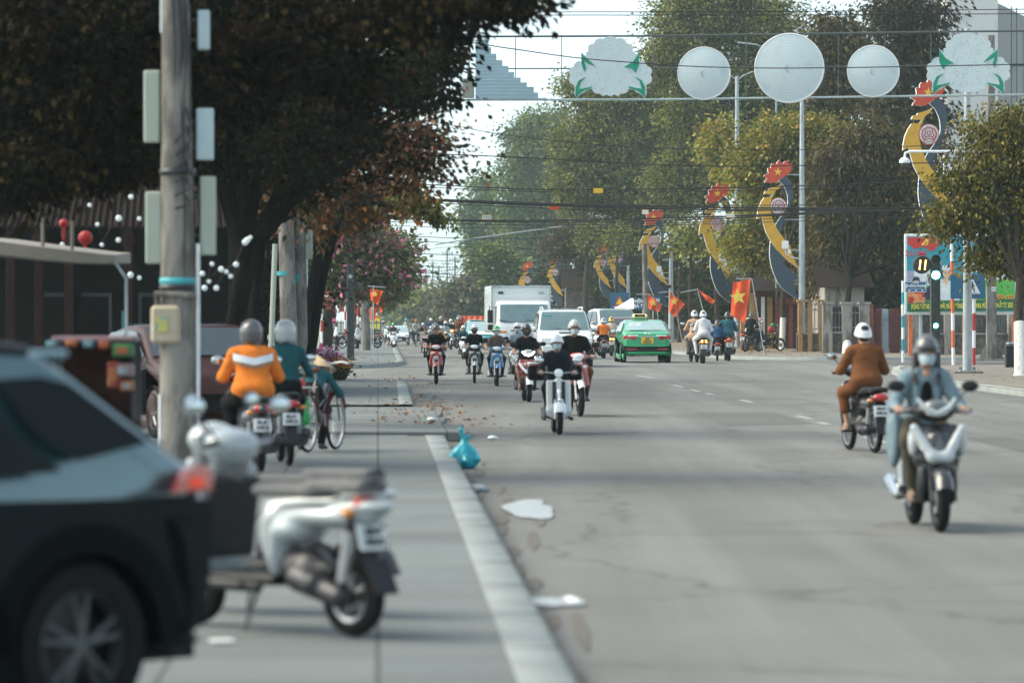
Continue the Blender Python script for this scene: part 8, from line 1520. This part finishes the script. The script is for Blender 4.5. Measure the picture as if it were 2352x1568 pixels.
# bicycles
def bicycle(label, fr, frame_key='b_black', basket=False, n_sp=24, post=None):
    t = thing('bicycle', label, 'bicycle', fr[0], fr[1], None, fr[2]); r = .34; fx, rx = .54, -.5
    for x in (fx, rx):
        mb = MB(); mb.lathe([(r - .035, -.014), (r - .01, -.018), (r, 0), (r - .01, .018), (r - .035, .014)], 'rubber', o=(x, 0, r), axis='y', n=32); o = mb.build('wheel', t); mb = MB(); mb.lathe([(r - .035, -.013), (r - .05, -.01), (r - .05, .01), (r - .035, .013)], 'steel', o=(x, 0, r), axis='y', n=32)
        for i in range(n_sp): a = 2 * math.pi * i / n_sp; mb.tube([(x, (-1) ** i * .02, r), (x + (r - .045) * math.cos(a), 0, r + (r - .045) * math.sin(a))], .002, 'steel', n=3)
        mb.build('rim', o); mb = MB(); mb.lathe([(r + .03, -.025), (r + .035, 0), (r + .03, .025)], post or 'steel', o=(x, 0, r), axis='y', n=16, a0=R(20), a1=R(190)); mb.build('mudguard', t)
    mb = MB(); A_, B_, C_, D_ = (.36, 0, .84), (-.05, 0, .3), (-.2, 0, .82), (rx, 0, r)
    for a, b, w_ in ((A_, B_, .018), (B_, C_, .016), ((.34, 0, .7), (-.12, 0, .5), .014), (A_, (.38, 0, .78), .02)): mb.tube([a, b], w_, frame_key, n=8)
    for s_ in (.05, -.05): mb.tube([B_, (rx, s_, r)], .01, frame_key); mb.tube([C_, (rx, s_, r)], .008, frame_key); mb.tube([(.37, 0, .8), (.4, s_, .7), (fx, s_, r)], .011, frame_key)
    mb.build('frame', t)
    mb = MB(); mb.tube([(.36, 0, .84), (.34, 0, .98)], .012, 'steel'); mb.tube([(.2, .27, 1.0), (.34, .15, 1.02), (.38, 0, 1.0), (.34, -.15, 1.02), (.2, -.27, 1.0)], .011, 'steel'); mb.build('handlebar', t); mb = MB(); mb.tube([(-.2, 0, .82), (-.22, 0, .9)], .012, 'steel'); mb.build('seat_post', t)
    sdf_mb([ell((-.28, 0, .93), (.12, .08, .03), 's', k=.03), cap((-.25, 0, .93), (-.08, 0, .935), .03, .02, 's', k=.03)], .014).build('saddle', t, dict(s='cloth_rust'), ang=180)
    mb = MB(); mb.lathe([(0, .05), (.085, .05), (.085, .056)], 'steel', o=(-.05, 0, .3), axis='y', n=20); mb.tube([(-.05, .07, .3), (.03, .07, .16)], .009, 'steel'); mb.tube([(-.05, -.07, .3), (-.13, -.07, .44)], .009, 'steel'); mb.box((.03, .11, .155), (.08, .08, .02), 'rubber'); mb.box((-.13, -.11, .445), (.08, .08, .02), 'rubber'); mb.build('pedals', t)
    mb = MB(); mb.box((-.5, 0, .74), (.34, .12, .015), 'steel'); [mb.tube([(-.6, s_, .74), (rx, s_, r)], .006, 'steel') for s_ in (.05, -.05)]; mb.build('rear_rack', t)
    if basket:
        mb = MB(); mb.lathe([(.12, 0), (.16, .24)], 'dark_metal', o=(.56, 0, .76), n=14); mb.lathe([(0, 0), (.12, 0)], 'dark_metal', o=(.56, 0, .76), n=14); mb.build('basket', t)
    return t
f = (G(955, 796, 0), ON, .98); f = (f[0] + Vector((0, .5, 0)), ON, 64 * (G(955, 796).y / F) / 1.74 / 1.0); bicycle('bicycle ridden towards us at the left, under the red-capped cyclist', f); 
t, (hip, ch, nk, hd, S_) = person('person in light shirt and red cap riding the oncoming bicycle', f, 'cyclist', .018, top='cloth_lgrey', bottom='cloth_black', helmet=None, sleeves='short', skin='skin_dark'); mb = MB(); mb.ball((0, 0, .05), (.11, .095, .08), 'helmet_orange', 16, 10); mb.box((.12, 0, .04), (.1, .13, .012), 'helmet_orange', ch=.005); o = mb.build('cap', t); o.location = hd
# right-hand side, going away
def away(px, py, ty, hdg, lb, lps, style='scooter', pal=None, group=None, z=0, full=NR):
    f = frame_at(px, py, ty, R(hdg), rear=True, z=z, full=full); bike(lb, f, style, pal or bpal('b_black'), .018)
    for lp, pose, kw in lps: person(lp, f, pose, .0165, **kw)
    return f
away(1388, 823, 731, 92, 'dark motorbike under the orange-shirted rider, left of the taxi', [('person in bright orange T-shirt and white helmet seen from behind, left of the taxi', 'driver', dict(top='cloth_orange', bottom='cloth_charcoal', hc='helmet_white', vc='helmet_white', sleeves='short', legs='short', build=1.1))], pal=bpal('b_black', 'b_grey', tail='lamp_red', mirror_case='b_silver'))
away(1405, 818, 728, 90, 'dark motorbike with lit orange indicator between the orange-shirted rider and the taxi', [('person in beige top and yellow helmet riding just left of the taxi', 'driver', dict(top='cloth_cream', bottom='cloth_khaki', hc='helmet_yellow', vc='helmet_yellow'))], pal=bpal('b_black', tail='tail_on', mirror_case='b_silver'))
away(1601, 832, 714, 96, 'motorbike at the left of the group beyond the taxi, with round mirrors', [('person in beige coat with white and blue helmet, leftmost right of the taxi', 'driver', dict(top='cloth_beige', bottom='cloth_cream', hc='helmet_white', vc='helmet_blue', coat=2))], style='underbone', pal=bpal('b_grey', exhaust='chrome', mirror_case='chrome'))
f = away(1616, 835, 714, 90, 'black motorbike with lit orange tail lamp carrying two people, right of the taxi', [('person driving in front of the white-hooded passenger, black helmet just visible', 'driver', dict(top='cloth_charcoal', bottom='cloth_charcoal', hc='helmet_dark')), ('person in white hoodie and white trousers with white helmet, riding pillion', 'pillion', dict(top='cloth_white', bottom='cloth_white', hc='helmet_white', vc='helmet_white', coat=1, hood=1, shoes='shoe', shoe='cloth_white'))], pal=bpal('b_black', 'b_grey', tail='tail_on'), full=1.65)
away(1648, 829, 733, 88, 'blue motorbike with pale plate between the two larger bikes', [('person with grey helmet and blue backpack on the middle motorbike', 'pillion', dict(top='cloth_blue', bottom='cloth_charcoal', hc='helmet_grey')), ('person with pink-red helmet in front of the backpack wearer', 'driver', dict(top='cloth_grey', bottom='cloth_charcoal', hc='helmet_red'))], style='underbone', pal=bpal('b_blue'), full=1.7)
away(1674, 829, 717, 91, 'orange-trimmed black motorbike ridden away by the man in teal jacket', [('person in quilted teal jacket and black helmet seen from behind', 'driver', dict(top='cloth_teal', bottom='cloth_khaki', hc='helmet_dark', build=1.14, coat=1))], pal=bpal('b_orange', 'b_orange', tail='lamp_red', mirror_case='b_silver'))
# parked riders at the right pavement
f = frame_at(1712, 808, 717, R(60), rear=True, z=.13); bike('black motorbike standing on the right pavement behind the first whitewashed trunk', f, 'underbone', bpal('b_black'), .022); person('person in black sitting on the parked motorbike by the first whitewashed trunk', f, 'driver', .019, top='cloth_black', bottom='cloth_black', hc='helmet_olive', vc='helmet_olive')
p = G(1748, 806, .13); sc = 76 * p.y / F / 1.7; person('person in grey jacket and pink helmet standing by a parked motorbike, hand to the face', (p, R(-150), sc), 'phone', .018, top='cloth_grey', bottom='cloth_black', hc='helmet_pink', vc='helmet_brown')
f = ((G(1768, 806, .13) + Vector((0, .6, 0))), R(25), .95); bike('black motorbike parked beside the standing person in grey', f, 'underbone', bpal('b_black'), .024); mb = MB(); mb.box((.0, 0, 0), (.3, .3, .3), 'lantern_red', ch=.08); mb.ball((.1, 0, .16), (.16, .14, .14), 'pack_green'); o = tag(mb.build('shopping_bag'), 'red and green shopping bag on the parked motorbike at right', 'bag'); o.location = f[0] + Vector((.1, -.1, .98))
# left corner: pedestrians and parked bikes
p = G(869, 781, .13); sc = 46 * p.y / F / 1.68; person('person in black T-shirt and shorts standing on the left corner pavement', (p, R(-92), sc), 'stand', .018, top='cloth_black', bottom='cloth_blue', helmet=None, sleeves='short', legs='short', skin='skin_dark', shoes='sandal')
p = G(772, 806, .13); sc = 64 * p.y / F / 1.68; person('person in white hooded jacket standing behind the flower planter', (p, R(20), sc), 'stand', .018, top='cloth_white', bottom='cloth_charcoal', helmet=None, hair='short', hood=1, coat=1)
p = G(822, 802, .13); sc = 58 * p.y / F / 1.7; person('person in white raincoat right of the black column, among parked motorbikes', (p, R(150), sc), 'stand', .02, top='cloth_white', bottom='cloth_charcoal', helmet=None, coat=2)
p = G(718, 800, .13); sc = 58 * p.y / F / 1.7; person('person with pink helmet far behind the third concrete pole', (p, R(-60), sc), 'stand', .02, top='cloth_cream', bottom='cloth_charcoal', hc='helmet_pink', vc='helmet_white')
G1 = 'motorbikes parked on the left corner'
for i, (px, py, hdg, pal, lab, st) in enumerate(((763, 800, 150, bpal('b_black', rim='alloy'), 'black motorbike parked nose-left beside the white-jacketed pedestrian', 'underbone'), (840, 799, 172, bpal('b_brown', 'b_silver', exhaust='chrome', rim='alloy'), 'brown and silver scooter parked sideways right of the black column', 'scooter'), (848, 790, 168, bpal('b_silver', rim='alloy'), 'silver scooter parked behind the brown one', 'scooter'), (845, 783, 165, bpal('b_dkred', rim='alloy'), 'dark red scooter in the back row of parked bikes', 'scooter'), (825, 785, 160, bpal('b_white'), 'white scooter parked at the back near the striped post', 'scooter'), (888, 786, -80, bpal('b_white'), 'white scooter parked nose-out beside the man in black T-shirt', 'scooter'), (728, 808, -70, bpal('b_grey'), 'grey motorbike parked left of the flower planter behind the pole', 'underbone'))):
    p = G(px, py, .13); bike(lab, (p, R(hdg), .95), st, pal, .026, group=G1)
# left foreground: hi-vis rider and friends
f = frame_at(640, 1090, 747, R(102), rear=True, z=.13, full=1.62); f = (f[0] + Vector((-.19, 0, 0)), f[1], f[2] * 1.03)
bike('black motorbike under the rider in the orange hi-vis jacket, on the left pavement', f, 'scooter', bpal('b_black', 'b_grey', tail='tail_red', mirror_case='b_silver', exhaust='dark_metal'), .014)
t, (hip, ch, nk, hd, S_) = person('person in orange hi-vis jacket with silver chevrons and dark helmet, seen from behind', f, 'driver', .0125, top='cloth_hivis', bottom='cloth_black', hc='helmet_grey', vc='helmet_dark', helmet='full', coat=1, build=1.17, hands='mask_blue')
mb = MB(); bx = ch.x - .148
def band(z0, z1, w0, dz, key): mb.add([(bx - .012, -w0, z0), (bx - .03, 0, z0 - dz), (bx - .03, 0, z1 - dz), (bx - .012, -w0, z1)], [(0, 1, 2, 3)], key); mb.add([(bx - .012, w0, z0), (bx - .03, 0, z0 - dz), (bx - .03, 0, z1 - dz), (bx - .012, w0, z1)], [(3, 2, 1, 0)], key)
vs = []; 
for (za, zb_, dz, key, w0) in ((1.2, 1.275, .05, 'reflective', .215), (1.165, 1.19, .05, 'cloth_khaki', .215), (1.0, 1.035, .0, 'reflective', .1)):
    v_ = []; n_ = 12
    for j in range(n_ + 1):
        y = -w0 + 2 * w0 * j / n_; xx = ch.x - (.152 * math.sqrt(max(0, 1 - (y / .24) ** 2))) - .012; dd = dz * (1 - abs(y) / w0)
        for z in (za - dd, zb_ - dd): v_.append((xx + (.02 if z > 1.22 else 0), y, z))
    mb.add(v_, [(2 * j, 2 * j + 1, 2 * j + 3, 2 * j + 2) for j in range(n_)], key)
mb.build('reflective_bands', t)
f2 = (f[0] + Vector((.2, 2.2, 0)), R(98), f[2]); person('person in teal jacket with pale helmet, mostly hidden behind the orange-jacketed rider', f2, 'driver', .015, top='cloth_dteal', bottom='cloth_black', hc='helmet_lgrey', vc='helmet_dark', mask='mask_teal', helmet='full'); bike('dark motorbike mostly hidden behind the hi-vis rider', f2, 'underbone', bpal('b_black'), .02)
# woman with conical hat and bicycle
p = G(732, 1040, .13); f = (p + Vector((0, .55, 0)), R(75), .97); bc = bicycle('black bicycle with brown saddle and pinkish mudguard, pushed on the left pavement', f, post='b_dkred')
pf = (p + Vector((-.1, .85, 0)), R(80), .93); t, (hip, ch, nk, hd, S_) = person('person in conical straw hat and teal top bending over the bicycle', pf, 'bend', .0135, top='cloth_teal', bottom='cloth_black', helmet=None)
M('straw', (.62, .46, .28), .8, var=.12, scale=10); mb = MB(); mb.lathe([(.0, .17), (.03, .155), (.12, .08), (.23, -.015), (.232, -.022), (.12, .065), (.0, .15)], 'straw', n=32); o = mb.build('conical_hat', t); o.location = hd + Vector((-.02, 0, .05)); o.rotation_euler = (R(-4), R(14), 0); mb = MB(); mb.tube([(0, .2, -.0), (.03, .0, -.17), (0, -.2, -.0)], .006, 'cloth_black', n=5); m_ = mb.build('hat_strap', o)
M('bag_green', (.0, .33, .06), .45, var=.2, scale=6, bump=.6); M('bag_red', (.5, .03, .015), .45)
q = A(692, 940, p.y + .1); t = thing('shopping_bag', 'bright green carrier bag with red upper half hanging at the bicycle', 'bag', q); sdf_mb([rbx((0, 0, 0), (.085, .06, .17), 'g', k=.03, q=.05), ell((.02, -.03, -.1), (.08, .06, .08), 'g', k=.04)], .013).build('bag_body', t, dict(g='bag_green'), ang=180); sdf_mb([rbx((-.03, .02, .23), (.075, .055, .1), 'r', k=.03, q=.04, rot=(0, -.2, 0))], .013).build('red_bag', t, dict(r='bag_red'), ang=180); mb = MB(); mb.tube([(-.05, 0, .28), (0, 0, .42), (.05, 0, .28)], .008, 'bag_red', n=5); mb.build('handle', t)
# near parked scooters
wb = 1.24; rw = G(812, 1462, .13); hd_ = R(136); dv = Vector((math.cos(hd_), math.sin(hd_), 0)); sc = .88
nb = bike('white scooter parked at the left, nearest the camera, rear wheel and plate to the right', (rw + dv * .62 * sc, hd_, sc), 'vespa', bpal('b_near', 'b_silver', rim='alloy', seat='seat_grey', fender='b_near', exhaust='dark_metal', mirror_case='b_silver'), .012)
hd2 = R(150); dv = Vector((math.cos(hd2), math.sin(hd2), 0)); rw2 = G(842, 1415, .13)
bike('second white scooter parked close behind the nearest one, only its top showing', (rw2 + dv * .62, hd2, .88), 'vespa', bpal('b_silver', 'b_white', rim='alloy', seat='seat_grey'), .015)
# ------------------------------------------------------------------ the air
hz = bpy.data.materials.new('haze'); hz.use_nodes = True; n = hz.node_tree.nodes; n.remove(n['Principled BSDF'])
pv = n.new('ShaderNodeVolumePrincipled'); pv.inputs['Color'].default_value = (.74, .93, .95, 1); pv.inputs['Density'].default_value = .00028; pv.inputs['Anisotropy'].default_value = .2
hz.node_tree.links.new(pv.outputs[0], n['Material Output'].inputs['Volume']); MATS['haze'] = hz
tag(MB().box((0, 1400, 29), (2900, 2960, 61), 'haze').build('haze', smooth=False), 'thin bluish haze in the air', None, kind='stuff')
